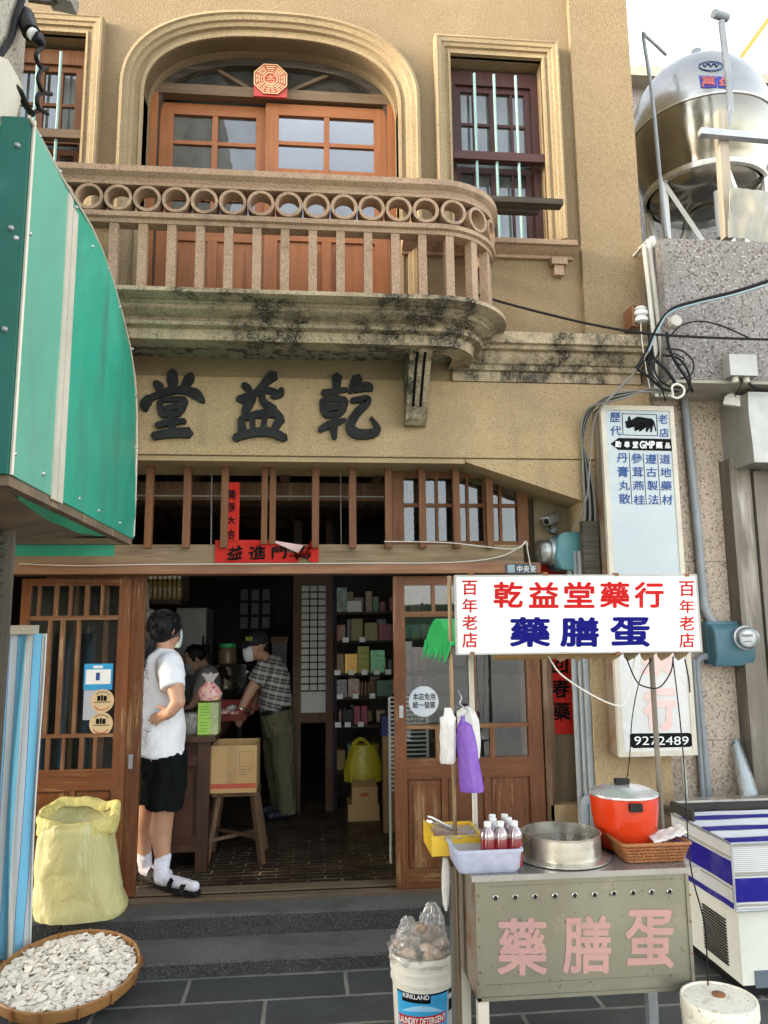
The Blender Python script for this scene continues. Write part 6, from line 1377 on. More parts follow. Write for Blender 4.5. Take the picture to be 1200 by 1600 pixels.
# pale board and black lamp with coiled lead at the top left
q = [X(-30, 80, xL+.03), X(0, 92, xL+.03), X(25, 135, xL+.03), X(14, 182, xL+.03), X(-30, 182, xL+.03)]
t = MB(); t.prism(q, (.03, 0, 0)); setp(t.done('pale_board', M['cream'], origin=q[3], bevel=.003), 'pale board fixed to the corner building above the awning', 'board')
lp_ = X(44, 45, xL+.06); LM = thing('spot_lamp', 'black lamp arm with a coiled lead at the corner of the grey building', 'lamp', lp_)
t = MB(); t.tube([X(40, 25, xL+.02), X(44, 40, xL+.06), X(49, 52, xL+.08)], .035, 12); t.done('lamp_head', M['black'], LM)
t = MB(); t.tube([X(49, 51, xL+.08), X(53, 55, xL+.09)], .024, 12); t.done('collar', M['white'], LM); t = MB(); t.tube([X(53, 55, xL+.09), X(60, 60, xL+.1), X(67, 72, xL+.11)], [.02, .026, .016], 10); t.done('lamp_arm', M['black'], LM)
cq = [(67, 74), (58, 82), (57, 92), (63, 104), (74, 107), (66, 109), (60, 120), (61, 132), (68, 144), (80, 147), (72, 145), (60, 148), (58, 160), (62, 170), (74, 178), (64, 172), (52, 176)]
pts = [X(a, b, xL+.11+.015*sin(i*1.2)) for i, (a, b) in enumerate(cq)]
pipe('coiled_lead', 'black coiled lead hanging from the lamp in front of the left window', 'cable', pts, .0085, M['rubber'], 8, smooth_n=6)
pipe('cable', 'black cable running diagonally across the corner building wall', 'cable', [X(38, -10, xL+.02), X(26, 25, xL+.02), X(18, 58, xL+.02), X(0, 85, xL+.02), X(-20, 110, xL+.02)], .012, M['rubber'], 8, smooth_n=5)
pipe('cable', 'short black cable looping down behind the awning top', 'cable', [X(22, 134, xL+.05), X(32, 145, xL+.06), X(38, 160, xL+.06), X(50, 178, xL+.05)], .013, M['rubber'], 8, smooth_n=5)
fp = Y(84, 4, -.95); FX = thing('flood_lamp', 'grey floodlight arm seen at the top edge above the left window', 'lamp', fp)
t = MB(); a, b = Y(20, -8, -1.15), Y(88, 2, -.95); t.beam(a, b, .04, .03); t.done('arm', M['black_metal'], FX, bevel=.004); t = MB(); t.obox(Y(98, 0, -.95), (.12, .10, .06), (.1, .15, 0)); t.done('lamp_body', M['galv'], FX, bevel=.006)
# awning: box with a rounded far end
zA = 2.15
n_, f_ = Z(16, 748, zA), Z(208, 838, zA); xA = (n_.x+f_.x)/2; yn = X(16, 748, xA).y; yfA = X(210, 838, xA).y
AWN = thing('awning', 'green canvas awning with a rounded front and riveted seams at the left', 'awning', (xA, (yn+yfA)/2, zA))
edge = [(44, 182), (60, 213), (80, 250), (100, 285), (120, 318), (142, 355), (160, 395), (176, 440), (190, 490), (202, 540), (210, 590), (213, 640), (213, 700), (211, 770), (208, 838)]
ptsE = [X(a, b, xA) for a, b in edge]
zb_at = lambda p: zA
# resample top edge over y for strips
def strip(y0, y1, nsub=14):
    ys_ = [y0+(y1-y0)*i/nsub for i in range(nsub+1)]; out = []
    for y in ys_:
        best = None
        for p, q_ in zip(ptsE[:-1], ptsE[1:]):
            if min(p.y, q_.y)-1e-6 <= y <= max(p.y, q_.y)+1e-6 and abs(q_.y-p.y) > 1e-6:
                z = p.z+(q_.z-p.z)*(y-p.y)/(q_.y-p.y); best = max(best or -9, z)
        out.append((y, best if best is not None else ptsE[0].z))
    return out
ymax = max(p.y for p in ptsE)
yseam = X(100, 545, xA).y
wA = 1.05
def side(y0, y1, mt_, nm):
    s = strip(y0, y1); poly_ = [V((xA, y, zA)) for y, z in s]+[V((xA, y, z)) for y, z in s[::-1]]
    t = MB(); n = len(s); top = [V((xA, y, z)) for y, z in s]; bot = [V((xA, y, zA)) for y, z in s]
    for i in range(n-1):
        K = 8
        for k in range(K):
            f = lambda a, w_: bot[a].lerp(top[a], w_)+V((-.012*noise.noise(V((bot[a].y*2, w_*2.5, 3)))-.002, 0, 0))
            t.face([f(i, k/K), f(i+1, k/K), f(i+1, (k+1)/K), f(i, (k+1)/K)])
    bmesh.ops.remove_doubles(t.bm, verts=t.bm.verts, dist=.0004); t.solid(.004); return t.done(nm, mt_, AWN)
side(yn+.003, yseam-.012, M['teal_pale'], 'side_panel'); side(yseam+.012, ymax-.002, M['teal'], 'side_panel')
ztn = strip(yn, yn+.01, 1)[0][1]
t = MB(); t.box(xA-.10, xA-.004, yn-.02, yn, zA, ztn+.02); t.done('end_panel', M['teal_dark'], AWN, bevel=.003)
t = MB(); t.tube([V((xA+.003, yn+.0, zA)), V((xA+.003, yn, ztn+.02))], .007, 6); t.tube([p+V((.003, 0, 0)) for p in ptsE], .006, 6); t.done('piping', M['cream'], AWN)
zs_ = strip(yseam, yseam+.001, 1)[0][1]
t = MB(); ya_, yb_, yc_ = X(92, 545, xA).y, X(99, 545, xA).y, X(107, 545, xA).y
t.box(xA, xA+.008, ya_, yb_-.002, zA-.012, zs_-.02); t.box(xA, xA+.011, yb_+.002, yc_, zA-.012, zs_-.05); t.each('seam_strip', M['cream'], AWN, bevel=.002)
# rounded top sheet and far front
t = MB(); rg = []
for p in [V((xA, yn, ztn))]+ptsE[1:]: rg.append((V((xA-.004, p.y, p.z)), V((-2.6, p.y, p.z))))
for (a, b), (c, d) in zip(rg[:-1], rg[1:]): t.face([a, b, d, c])
bmesh.ops.remove_doubles(t.bm, verts=t.bm.verts, dist=.0004); t.solid(.004); t.done('top_sheet', M['teal'], AWN)
t = MB(); t.box(xA-.045, xA-.004, yn, ymax-.01, zA-.035, zA-.001); t.box(-2.6, xA-.046, ymax-.05, ymax-.01, zA-.035, zA-.001); t.done('frame_tube', M['underside'], AWN, bevel=.005)
t = MB(); t.grid(lambda u, v: V((xA-.05-1.3*u, yn+.02+(ymax-.35-yn)*v, zA-.02-.16*sin(pi*min(1, v*1.0))*(.35+.65*min(1, 2.2*u))+.01*noise.noise(V((u*3, v*5, 1))))), 24, 60); t.done('liner', M['underside'], AWN)
zv = Y(100, 868, yfA-.06).z; xv = Y(180, 850, ymax-.03).x
t = MB(); t.box(-2.6, xv, ymax-.045, ymax-.038, Y(100, 869, ymax-.04).z, zA-.037); t.done('valance', M['teal'], AWN)
mt = Matrix.Rotation(radians(90), 4, 'Y')
for a, b in ((21, 709), (66, 740), (94, 758), (122, 779), (153, 798), (186, 817), (24, 372), (45, 365), (92, 268), (60, 213), (118, 324), (143, 385), (103, 575), (110, 455), (101, 495), (94, 675), (109, 515 if 0 else 408), (168, 420), (186, 480), (206, 545), (213, 618), (214, 700), (212, 780)):
    p = X(min(a, 211), b, xA); t = MB(); t.lathe(p, [(.009, -.002), (.009, .004), (.006, .009), (.003, .011)], 10, mt); t.done('rivet', M['galv'], AWN)
for a, b in ((28, 228), (18, 357), (8, 515)):
    p = Y(a, b, yn-.02); t = MB(); t.lathe(p, [(.010, 0), (.010, .005), (.006, .012)], 10, Matrix.Rotation(radians(90), 4, 'X')); t.done('rivet', M['galv'], AWN)
# striped curtain on a white rod
yk = Z(22, 1508, .04).y
tr_, brk = Y(70, 995, yk), Y(46, 1475, yk); zbot = .03
cst = m_stripe('striped_canvas', 'x', [(0, (.50, .54, .54)), (.16, (.09, .06, .26)), (.175, (.18, .50, .70)), (.40, (.09, .06, .26)), (.415, (.50, .54, .54)), (.62, (.09, .06, .26)), (.635, (.15, .46, .67)), (.92, (.50, .54, .54)), (.99, (.09, .06, .26))], .155, 5.02, .75)
x1c = (tr_.x+brk.x)/2; x0c = x1c-.42; ztc = Y(50, 990, yk).z
SCN = thing('striped_curtain', 'blue and grey striped canvas curtain hanging from a white rod at the left', 'curtain', ((x0c+x1c)/2, yk, 0))
t = MB(); t.grid(lambda u, v: V((x0c+(x1c-x0c)*u+.012*sin(v*5+u*2)*(1-v)+.05*(1-v)**2*(u-.9), yk+.022*sin(u*20+1.2*sin(v*3))*(1-.5*v)-.02*(1-v)**2, zbot+(ztc-zbot)*v)), 50, 30); t.solid(.002); t.done('cloth', cst, SCN)
t = MB(); t.tube([V((x1c-.001+.012*sin(v*5+2)*(1-v), yk-.004+.022*sin(20+1.2*sin(v*3))*(1-.5*v)-.02*(1-v)**2, zbot+(ztc-zbot)*v)) for v in [i/20 for i in range(21)]], .005, 6); t.done('hem', M['white'], SCN)
a = RY(21, 977, 58, 991, yk); t = MB(); t.box(a[0]-.3, a[1], yk-.03, yk+.03, a[2], a[3]); t.done('rod', M['cream'], SCN, bevel=.004)
# ================================================================ THE CART
CA = radians(1.2)
yF = -1.62
zT = Z(735, 1372, 0).z
tlc, trc = Y(737, 1372, yF), Y(1094, 1352, yF-.0)
zT = (tlc.z+trc.z)/2
# back edge of the top from the left side edge
blc = Z(700, 1341, zT); yB = max(blc.y, yF+.42)
xa0, xa1 = tlc.x, trc.x
bx0, bx1 = Y(745, 1470, yF+.02).x, Y(1083, 1470, yF+.02).x
CART = thing('food_cart', 'stainless steel egg cart with a white signboard on posts and pink characters in front', 'cart', ((xa0+xa1)/2, (yF+yB)/2, 0))
def tilt(z, x): return z
zb = Y(900, 1556, yF+.03).z; zt2 = zT-.03
t = MB(); t.box(xa0-.0, xa1, yF, yB, zT-.012, zT); t.box(xa0, xa1, yF, yF+.004, zT-.020, zT-.012); t.done('cart_top', M['steel_top'], CART, bevel=.003)
t = MB(); t.box(bx0, bx1, yF+.03, yF+.034, zb, zT-.013); FPn = t.done('front_panel', M['steel_panel'], CART, bevel=.001)
t = MB()
zd0, zd1 = Y(900, 1546, yF+.03).z, Y(900, 1377, yF+.03).z
for q in ((bx0, bx1, zb, zb+.012), (bx0, bx0+.012, zb, zT-.014), (bx1-.012, bx1, zb, zT-.014)): t.box(q[0], q[1], yF+.024, yF+.0299, q[2], q[3])
t.box(bx0+.03, bx1-.03, yF+.0265, yF+.0299, zb+.046, zb+.051); t.box(bx0+.05, bx1-.05, yF+.0272, yF+.0299, zT-.05, zT-.046); t.done('edge_trim', M['steel_panel'], FPn, bevel=.001)
t = MB(); t.box(bx0, bx0+.004, yF+.034, yB-.02, zb, zT-.013); t.box(bx1-.004, bx1, yF+.034, yB-.02, zb, zT-.013); t.box(bx0, bx1, yB-.024, yB-.02, zb, zT-.013); t.box(bx0, bx1, yF+.034, yB-.024, zb, zb+.004); t.done('side_panel', M['rusty'], CART)
for px, py in ((774, 1403), (805, 1402), (836, 1401), (867, 1400), (898, 1399), (929, 1398), (959, 1396), (989, 1395), (1018, 1394), (1046, 1393)):
    p = Y(px, py, yF+.0285); mt = Matrix.Rotation(radians(90), 4, 'X'); t = MB(); t.lathe(p, [(.0105, 0), (.0105, .002), (.0085, .0035), (.0075, .0022)], 18, mt, cap=False); h_ = t.done('vent_hole_rim', M['steel'], FPn)
    t = MB(); t.lathe(p, [(.0078, .0), (.0078, .0016)], 16, mt); t.done('vent_hole', M['black'], FPn)
for px, py in ((747, 1400), (748, 1437), (749, 1480), (750, 1520), (1078, 1398), (1079, 1440), (1081, 1490), (1081, 1530)):
    p = Y(px, py, yF+.024); t = MB(); t.lathe(p, [(.004, 0), (.004, .0015)], 8, Matrix.Rotation(radians(90), 4, 'X')); t.done('screw', M['rust'], FPn)
write([('藥', 777, 1434, 855, 1524), ('膳', 879, 1430, 955, 1521), ('蛋', 977, 1421, 1053, 1513)], yF+.0295, 'lettering', M['pink_txt'], FPn, off=.022, thick=.0008, each=True)
for xx, yy in ((bx0+.02, yF+.05), (bx1-.02, yF+.05), (bx0+.02, yB-.05), (bx1-.02, yB-.05)):
    t = MB(); t.box(xx-.019, xx+.019, yy-.019, yy+.019, 0, zb-.001); t.done('leg', M['cream'] if xx < 1 else M['galv'], CART, bevel=.003)
# posts
yP = yF+.22
pl0, pl1 = Y(712, 1350, yP), Y(711, 1025, yP)
ptop = Y(711, 900, yP).z
def cpost(x, y, z0, z1, r, mt_): t = MB(); t.tube([V((x, y, z0)), V((x, y, z1))], r, 12); t.done('post', mt_, CART)
brass = mat('worn_brass_post', (.27, .18, .10), (.20, .145, .09), 5, .35, .7, stretch=(8, 8, .5))
cpost(pl0.x, yP, .02, ptop, .008, brass); q = Y(738, 1100, yB+.01); cpost(q.x, yB+.015, zT-.1, ptop, .011, M['pvc_pale'])
q = Y(1024, 1130, yB-.05); cpost(q.x, yB-.05, zT+.001, ptop, .011, M['door_metal'])
q = Y(1075, 1130, yB-.05); 
t = MB(); t.beam(V((xa0-.02, yP+.02, zT-.03)), V((xa0-.02, yP+.02, .1)), .03, .05); t.done('side_rail', M['door_metal'], CART, bevel=.003)
t = MB(); t.beam(V((bx0, yP+.02, .12)), V((pl0.x, yP+.02, .12)), .02, .02); t.beam(V((pl0.x, yP, zT-.02)), V((xa0, yP, zT-.02)), .02, .02); t.done('bracket', M['galv'], CART)
# sign board
yS2 = yF+.16
x0, x1 = Y(712, 960, yS2).x, Y(1093, 960, yS2).x; z1, z0 = Y(900, 898, yS2).z, Y(900, 1021, yS2).z
t = MB(); t.box(x0, x1, yS2, yS2+.022, z0, z1); SB = t.done('signboard', M['sign_white'], CART, bevel=.002)
t = MB()
for q in ((x0, x1, z1-.006, z1), (x0, x1, z0, z0+.006), (x0, x0+.006, z0+.006, z1-.006), (x1-.006, x1, z0+.006, z1-.006)): t.box(q[0], q[1], yS2-.003, yS2-.0002, q[2], q[3])
t.done('sign_edge', M['alu'], SB, smooth=False)
yW = yS2-.0004
write([(c, a, 909, b, 950) for c, a, b in zip('乾益堂藥行', (771, 826, 881, 937, 991), (817, 873, 929, 984, 1037))], yW, 'lettering', M['red_txt'], SB, off=.027, each=True)
write([(c, a, 964, b, 1011) for c, a, b in zip('藥膳蛋', (796, 875, 953), (860, 936, 1016))], yW, 'lettering', M['blue_txt'], SB, off=.033, each=True)
write([(c, 722, a, 746, b) for c, a, b in zip('百年老店', (907, 935, 961, 988), (930, 957, 984, 1012))]+[(c, 1061, a, 1085, b) for c, a, b in zip('百年老店', (908, 937, 962, 989), (932, 958, 985, 1012))], yW, 'lettering', M['red_txt'], SB, off=.014, each=True)
for px, py in ((736, 897), (852, 897), (963, 898), (1073, 899), (738, 1021), (965, 1021)):
    p = Y(px, py, yS2); t = MB(); t.box(p.x-.008, p.x+.008, yS2-.006, yS2+.028, p.z-.005, p.z+.007); t.done('clip', M['rust'], SB, bevel=.001)
# curved canopy with a scalloped fringe behind the sign
cy0, cy1 = yS2+.03, X(665, 1000, .545).y
xg = X(690, 1000, 0).x if 0 else Y(700, 1000, cy0+.1).x
zc0_, zc1_ = Y(690, 1004, (cy0+cy1)/2).z, Y(693, 969, (cy0+cy1)/2).z
cym = (cy0+cy1)/2; hw = (cy1-cy0)/2
xg = .545
zc0_, zc1_ = X(690, 1006, xg).z, X(690, 966, xg).z
t = MB(); N = 18; xe = x1-.03
arc = [V((0, cym-hw*cos(pi*i/N), zc0_+(zc1_-zc0_)*(1-abs(cos(pi*i/N))**1.7))) for i in range(N+1)]
for a, b in zip(arc[:-1], arc[1:]): t.face([a+V((xg, 0, 0)), a+V((xe, 0, 0)), b+V((xe, 0, 0)), b+V((xg, 0, 0))])
for i in range(N//2):
    a, b, c, d = arc[i], arc[i+1], arc[N-i-1], arc[N-i]
    t.face([p+V((xg+.002, 0, 0)) for p in ((a, b, c, d) if i < N//2-1 else (a, b, d))])
bmesh.ops.remove_doubles(t.bm, verts=t.bm.verts, dist=.0005); t.solid(.004); CN = t.done('canopy', M['green'], CART)
def fringe(p0, p1, n, dep, mt_, nm='fringe'):
    t = MB(); p0, p1 = V(p0), V(p1)
    for i in range(n):
        a, b = p0.lerp(p1, i/n), p0.lerp(p1, (i+1)/n); m_ = a.lerp(b, .5); o = V((-.018, 0, 0))
        pts = [a+V((0, 0, .012)), b+V((0, 0, .012)), b, b.lerp(m_, .35)-V((0, 0, dep*.55))+o*.5, m_-V((0, 0, dep))+o, a.lerp(m_, .35)-V((0, 0, dep*.55))+o*.5, a]
        t.prism(pts, (p1-p0).cross(V((0, 0, 1))).normalized()*.004)
    return t.done(nm, mt_, CN)
fringe((xg-.004, cy0-.01, zc0_), (xg-.004, cy1+.01, zc0_), 6, .072, M['green'])
zf = z0-.002
fringe((Y(868, 1025, cy0+.05).x, cy0+.05, zf+.0), (x1-.012, cy0+.05, zf+.0), 8, .034, M['fringe_brown'])
t = MB(); a, b = Y(772, 1022, cym), Y(950, 1022, cym); t.tube([V((a.x, cym, a.z)), V((b.x, cym, a.z))], .026, 12); t.done('rolled_cover', M['tan'], CART)
# loose wires under the sign
def cw_(lab, pts, r=.004, m_='rubber'):
    r *= .72
    q = [Y(a, b, c) for a, b, c in pts]; return pipe('cable', lab, 'cable', q, r, M[m_], 6, None, 6)
cw_('white cord drooping under the cart sign', [(857, 1025, yS2+.1), (875, 1052, yS2+.08), (915, 1080, yS2+.06), (955, 1100, yS2+.06), (975, 1100, yS2+.06), (985, 1070, yS2+.08), (992, 1025, yS2+.1)], .0045, 'cable_white')
cw_('black cord looped under the cart sign near the right post', [(978, 1026, yS2+.06), (992, 1060, yS2+.05), (1005, 1072, yS2+.05), (1030, 1074, yS2+.06), (1048, 1050, yS2+.07), (1052, 1026, yS2+.08)], .004)
cw_('black cord hanging from the cart sign to the rice cooker lid', [(1018, 1030, yS2+.1), (1000, 1062, yS2+.14), (988, 1120, yS2+.2), (984, 1180, yS2+.25), (980, 1214, yS2+.3)], .003)
cw_('long black cord hanging from the cart sign down past the striped cover', [(1051, 1026, yS2+.04), (1062, 1120, yS2+.0), (1069, 1200, yS2-.02), (1075, 1310, yS2-.06), (1082, 1370, -1.72), (1100, 1440, -1.72), (1105, 1500, -1.7), (1106, 1540, -1.7)], .0035)
cw_('short black cord end dangling at the right of the cart sign', [(1070, 1030, yS2+.05), (1076, 1060, yS2+.05), (1078, 1082, yS2+.05)], .004)
# bags hanging from the left post
def hangbag(lab, mt_, pts_px, y, dep=.05, seed=0, name='plastic_bag'):
    """outline rows: (py, px left, px right)"""
    t = MB(); rg = []
    for py, a, b in pts_px:
        A, B_ = Y(a, py, y), Y(b, py, y); c = (A+B_)/2; w_ = (B_-A).length/2; dd = min(dep, w_*.8)
        rg.append([c+V((cos(2*pi*k/24)*w_, sin(2*pi*k/24)*dd*(1+.5*noise.noise(V((k*.8, py*.05, seed)))), 0)) for k in range(24)])
    q = []
    for i in range(len(rg)-1):
        for s in range(3): q.append([a.lerp(b, s/3) for a, b in zip(rg[i], rg[i+1])])
    q.append(rg[-1]); t.loft(q); t.jitter(.004, 22, seed)
    top = sum(rg[0], V())/len(rg[0]); return setp(t.done(name, mt_, origin=top), lab, 'plastic bag')
hangbag('white plastic bag roll hanging on the left side of the cart post', M['film_white'], [(1106, 694, 706), (1118, 693, 709), (1122, 687, 712), (1150, 687, 713), (1188, 687, 712), (1193, 689, 710)], yP-.03, .035, 1)
hangbag('cream plastic bag hanging behind the purple bag', M['film_white'], [(1104, 722, 735), (1112, 714, 742), (1125, 714, 748), (1160, 715, 751), (1185, 716, 750)], yP+.12, .04, 4)
hangbag('purple plastic bag hanging tilted from the cart post', M['film_purple'], [(1119, 722, 727), (1127, 718, 726), (1133, 714, 738), (1150, 713, 743), (1200, 716, 750), (1234, 718, 757), (1237, 719, 756)], yP-.05, .028, 7)
hp_ = Y(722, 1100, yP-.02); pipe('wire_hook', 'bent wire hook holding the bags on the cart post', 'hook', [Y(715, 1078, yP), Y(721, 1090, yP-.03), Y(719, 1100, yP-.03), Y(732, 1112, yP-.02), Y(716, 1122, yP-.03)], .003, M['galv'], 6, smooth_n=4)
# yellow tray with knife
yt0, yt1 = yP-.02, yP+.20
a = Z(690, 1333, zT+.02); YT = thing('yellow_tray', 'yellow plastic tray lined with film at the left end of the cart top', 'tray', (a.x+.06, (yt0+yt1)/2, zT))
x0, x1 = Y(676, 1300, yP).x, Y(750, 1300, yP).x
zt0, zt1 = zT+.012, Y(700, 1305, yP).z
t = MB(); t.box(x0, x1, yP-.005, yP+.20, zt0, zt0+.006); t.box(x0, x1, yP-.011, yP-.005, zt0, zt1); t.box(x0, x1, yP+.20, yP+.206, zt0, zt1); t.box(x0-.006, x0, yP-.011, yP+.206, zt0, zt1+.01); t.box(x1, x1+.006, yP-.011, yP+.206, zt0, zt1); t.done('tray_body', M['yellow'], YT, bevel=.004)
t = MB(); t.grid(lambda u, v: V((x0+.02+(x1-x0-.0)*u, yP-.02+.19*v, zt1-.004+.014*noise.noise(V((u*6, v*6, 2))))), 16, 14); t.solid(.0015); t.done('liner_film', M['film_clear'], YT)
t = MB(); t.box(x0+.01, x1-.01, yP+.0, yP+.195, zt0+.007, zt1-.022); t.done('filling', mat('orange_food', (.55, .18, .08), (.60, .42, .30), 26, .4), YT, bevel=.01)
a, b = Y(671, 1285, yP-.05), Y(708, 1303, yP+.02); t = MB(); t.beam(a+V((0, 0, .004)), b+V((0, 0, .012)), .03, .008); KN = thing('tongs', 'steel tongs resting across the yellow tray', 'tongs', b); t.done('arm', M['steel'], KN, bevel=.002); t = MB(); t.beam(a+V((.002, .01, .018)), b+V((.0, .02, .016)), .02, .006); t.done('arm', M['white'], KN, bevel=.002)
# wet film hanging below the tray
t = MB(); p_ = [(1340, 692, 700), (1360, 690, 705), (1390, 690, 703), (1412, 692, 701), (1422, 695, 699)]; rg = []
for py, a, b in p_:
    A, B_ = Y(a, py, yP+.02), Y(b, py, yP+.02); c = (A+B_)/2; w_ = (B_-A).length/2; rg.append([c+V((cos(2*pi*k/14)*w_, sin(2*pi*k/14)*.012*(1+.6*noise.noise(V((k, py*.1, 9)))), 0)) for k in range(14)])
t.loft(rg); setp(t.done('rag', M['film_white'], origin=Y(696, 1340, yP+.02)), 'white rag hanging below the yellow tray at the left of the cart', 'rag')
# tub with bottles
yt = yF+.015
x0, x1, z0, z1 = RY(714, 1328, 817, 1366, yt); z0 = zT; dpt = .20; r_ = .022
def rrect(x0, x1, y0, y1, r, n=5):
    pts = []
    for cx, cy, a0 in ((x1-r, y0+r, -90), (x1-r, y1-r, 0), (x0+r, y1-r, 90), (x0+r, y0+r, 180)):
        for i in range(n+1): a = radians(a0+90*i/n); pts.append((cx+r*cos(a), cy+r*sin(a)))
    return pts
t = MB(); rg = []
for ins, z in ((.012, z0+.001), (.006, z0+.012), (-.0, z1-.012), (-.006, z1-.010), (-.006, z1), (.002, z1), (.004, z1-.012), (.012, z0+.014), (.02, z0+.006)):
    rg.append([V((x, y, z)) for x, y in rrect(x0+ins, x1-ins, yt+ins, yt+dpt-ins, r_)])
t.loft(rg); setp(t.done('bottle_tub', M['crate_blue'], origin=((x0+x1)/2, yt+dpt/2, zT)), 'frosted plastic tub holding seven red bottles on the cart', 'tub')
bt = [(762, 0), (782, 0), (804, 0), (771, 1), (795, 1), (770, 2), (789, 2)]
proto = None
zc_top = Y(762, 1283, yt+.055).z
for k, (px, row) in enumerate(bt):
    yy = yt+.048+.052*row; xx = Y(px, 1300, yy).x; hb = zc_top-zT-.008
    if proto is None:
        lab = 'red drink bottle with a white cap standing in the frosted tub on the cart'
        proto = thing('drink_bottle', lab, 'bottle', (xx, yy, zT+.008), group='red drink bottles in the tub')
        t = MB(); t.lathe((0, 0, 0), [(.020, 0), (.026, .004), (.027, .02), (.027, hb*.72), (.022, hb*.80), (.014, hb*.86)], 20); t.done('drink', M['wine'], proto, world=False)
        t = MB(); t.lathe((0, 0, 0), [(.0278, hb*.64), (.0278, hb*.73), (.0228, hb*.81), (.0125, hb*.89), (.0115, hb*.92)], 20, cap=False); t.done('bottle_neck', M['bottle'], proto, world=False)
        t = MB(); t.lathe((0, 0, 0), [(.0125, hb*.895), (.013, hb*.90), (.013, hb*.99), (.0115, hb)], 18); t.done('cap', M['white'], proto, world=False)
    else: dup(proto, (xx, yy, zT+.008))
    DB = bpy.data.objects['drink_bottle' if k == 0 else 'drink_bottle.%03d' % k]; DB['label'] = ('red bottle at the tray side of the front row in the frosted tub', 'middle red bottle of the front row in the frosted tub', 'red bottle beside the steamer ring in the front row of the tub', 'red bottle in the middle row of the tub, nearer the yellow tray', 'red bottle in the middle row of the tub, nearer the steamer ring', 'rearmost red bottle of the tub, nearer the yellow tray', 'rearmost red bottle of the tub, nearer the steamer ring')[k]
# steel steamer ring set into the top
p = Z(878, 1333, zT); yq = yF+.19; xx = Y(878, 1333, yq).x; rad = (Y(935, 1305, yq).x-Y(818, 1305, yq).x)/2
zr_ = Y(877, 1298, yq-rad*.0).z
RS = thing('steamer_ring', 'open round steel pot ring with a flat flange on the cart top', 'pot', (xx, yq, zT))
t = MB(); t.lathe((xx, yq, zT), [(rad*1.22, .004), (rad*1.22, .008), (rad*1.0, .013), (rad*.995, zr_-zT-.006), (rad*1.02, zr_-zT-.003), (rad*1.02, zr_-zT), (rad*.985, zr_-zT), (rad*.975, .012), (.01, .012)], 56, cap=False); t.done('ring', M['steel'], RS)
t = MB(); t.lathe((xx, yq, zT), [(.01, .0125), (rad*.965, .0125), (rad*.965, .05), (.01, .052)], 40); t.done('contents', mat('dark_broth', (.10, .075, .05), (.03, .024, .018), 30, .3, bump=.6, bscale=60), RS)
# orange rice cooker
yq = yB-.15; xx = Y(976, 1270, yq).x; rad = (Y(1027, 1262, yq).x-Y(926, 1262, yq).x)/2; zl = Y(976, 1252, yq-rad).z; zlt = Y(976, 1225, yq).z
RCK = thing('rice_cooker', 'bright orange steamer pot with a steel lid on the cart', 'rice cooker', (xx, yq, zT))
h = zl-zT
t = MB(); t.lathe((xx, yq, zT), [(rad*.70, 0), (rad*.77, .008), (rad*.88, h*.30), (rad*.955, h*.62), (rad*.985, h*.85), (rad*.985, h*.97), (rad*.94, h)], 48); t.done('pot_body', M['plastic_orange'], RCK)
t = MB(); hl = zlt-zl; t.lathe((xx, yq, zl), [(rad*.97, -.003), (rad*1.0, 0), (rad*1.0, hl*.20), (rad*.93, hl*.34), (rad*.72, hl*.66), (rad*.42, hl*.90), (rad*.2, hl*.97), (.005, hl)], 48); t.done('lid', M['lid_steel'], RCK)
t = MB(); t.box(xx-.032, xx+.022, yq-.013, yq+.013, zlt+.001, zlt+.022); t.done('lid_knob', M['black'], RCK, bevel=.006)
t = MB(); hz_ = Y(976, 1261, yq-rad).z; t.box(xx-.035, xx+.012, yq-rad-.018, yq-rad+.012, hz_-.017, hz_+.012); t.done('handle', M['black'], RCK, bevel=.006)
t = MB(); t.lathe((xx, yq, zT), [(rad*.9, .0005), (rad*.92, .006), (rad*.82, .012)], 40); t.done('base_ring', M['black'], RCK)
# wicker basket with tissue packet
yq = yF+.11
wx0, wx1, wz0, wz1 = RY(974, 1319, 1080, 1352, yq-.05); wz0 = zT
WB = thing('wicker_basket', 'shallow rectangular wicker basket at the right end of the cart', 'basket', ((wx0+wx1)/2, yq+.02, zT))
cx_, cy_ = (wx0+wx1)/2, yq+.03; hx_, hy_ = (wx1-wx0)/2, .085; hh = wz1-wz0
t = MB()
for lay in range(6):
    f = .84+.16*lay/5; z = zT+.004+hh*(lay+.3)/6; pts = rrect(cx_-hx_*f, cx_+hx_*f, cy_-hy_*f, cy_+hy_*f, .018, 4)
    dense = []
    for (a, b), (c, d) in zip(pts, pts[1:]+pts[:1]):
        n = max(1, int(hypot(c-a, d-b)/.008))
        for i in range(n): dense.append((a+(c-a)*i/n, b+(d-b)*i/n))
    P3 = [V((x+.0032*(1 if (i+lay) % 2 else -1)*(1 if abs(y-cy_) > hy_*f*.9 else 0)*0, y+.003*(1 if (i+lay) % 2 else -1), z)) for i, (x, y) in enumerate(dense)]
    t.tube(P3+[P3[0]], .0044, 6)
t.done('woven_wall', M['wicker'], WB)
t = MB(); pts = rrect(cx_-hx_*1.02, cx_+hx_*1.02, cy_-hy_*1.03, cy_+hy_*1.03, .018, 5); P3 = [V((x, y, wz1)) for x, y in pts]; t.tube(P3+[P3[0]], .0065, 8); t.done('rim', M['wicker'], WB)
t = MB(); t.prism([V((x, y, zT+.002)) for x, y in rrect(cx_-hx_*.84, cx_+hx_*.84, cy_-hy_*.84, cy_+hy_*.84, .018, 4)], (0, 0, .006)); t.done('base', M['wicker'], WB)
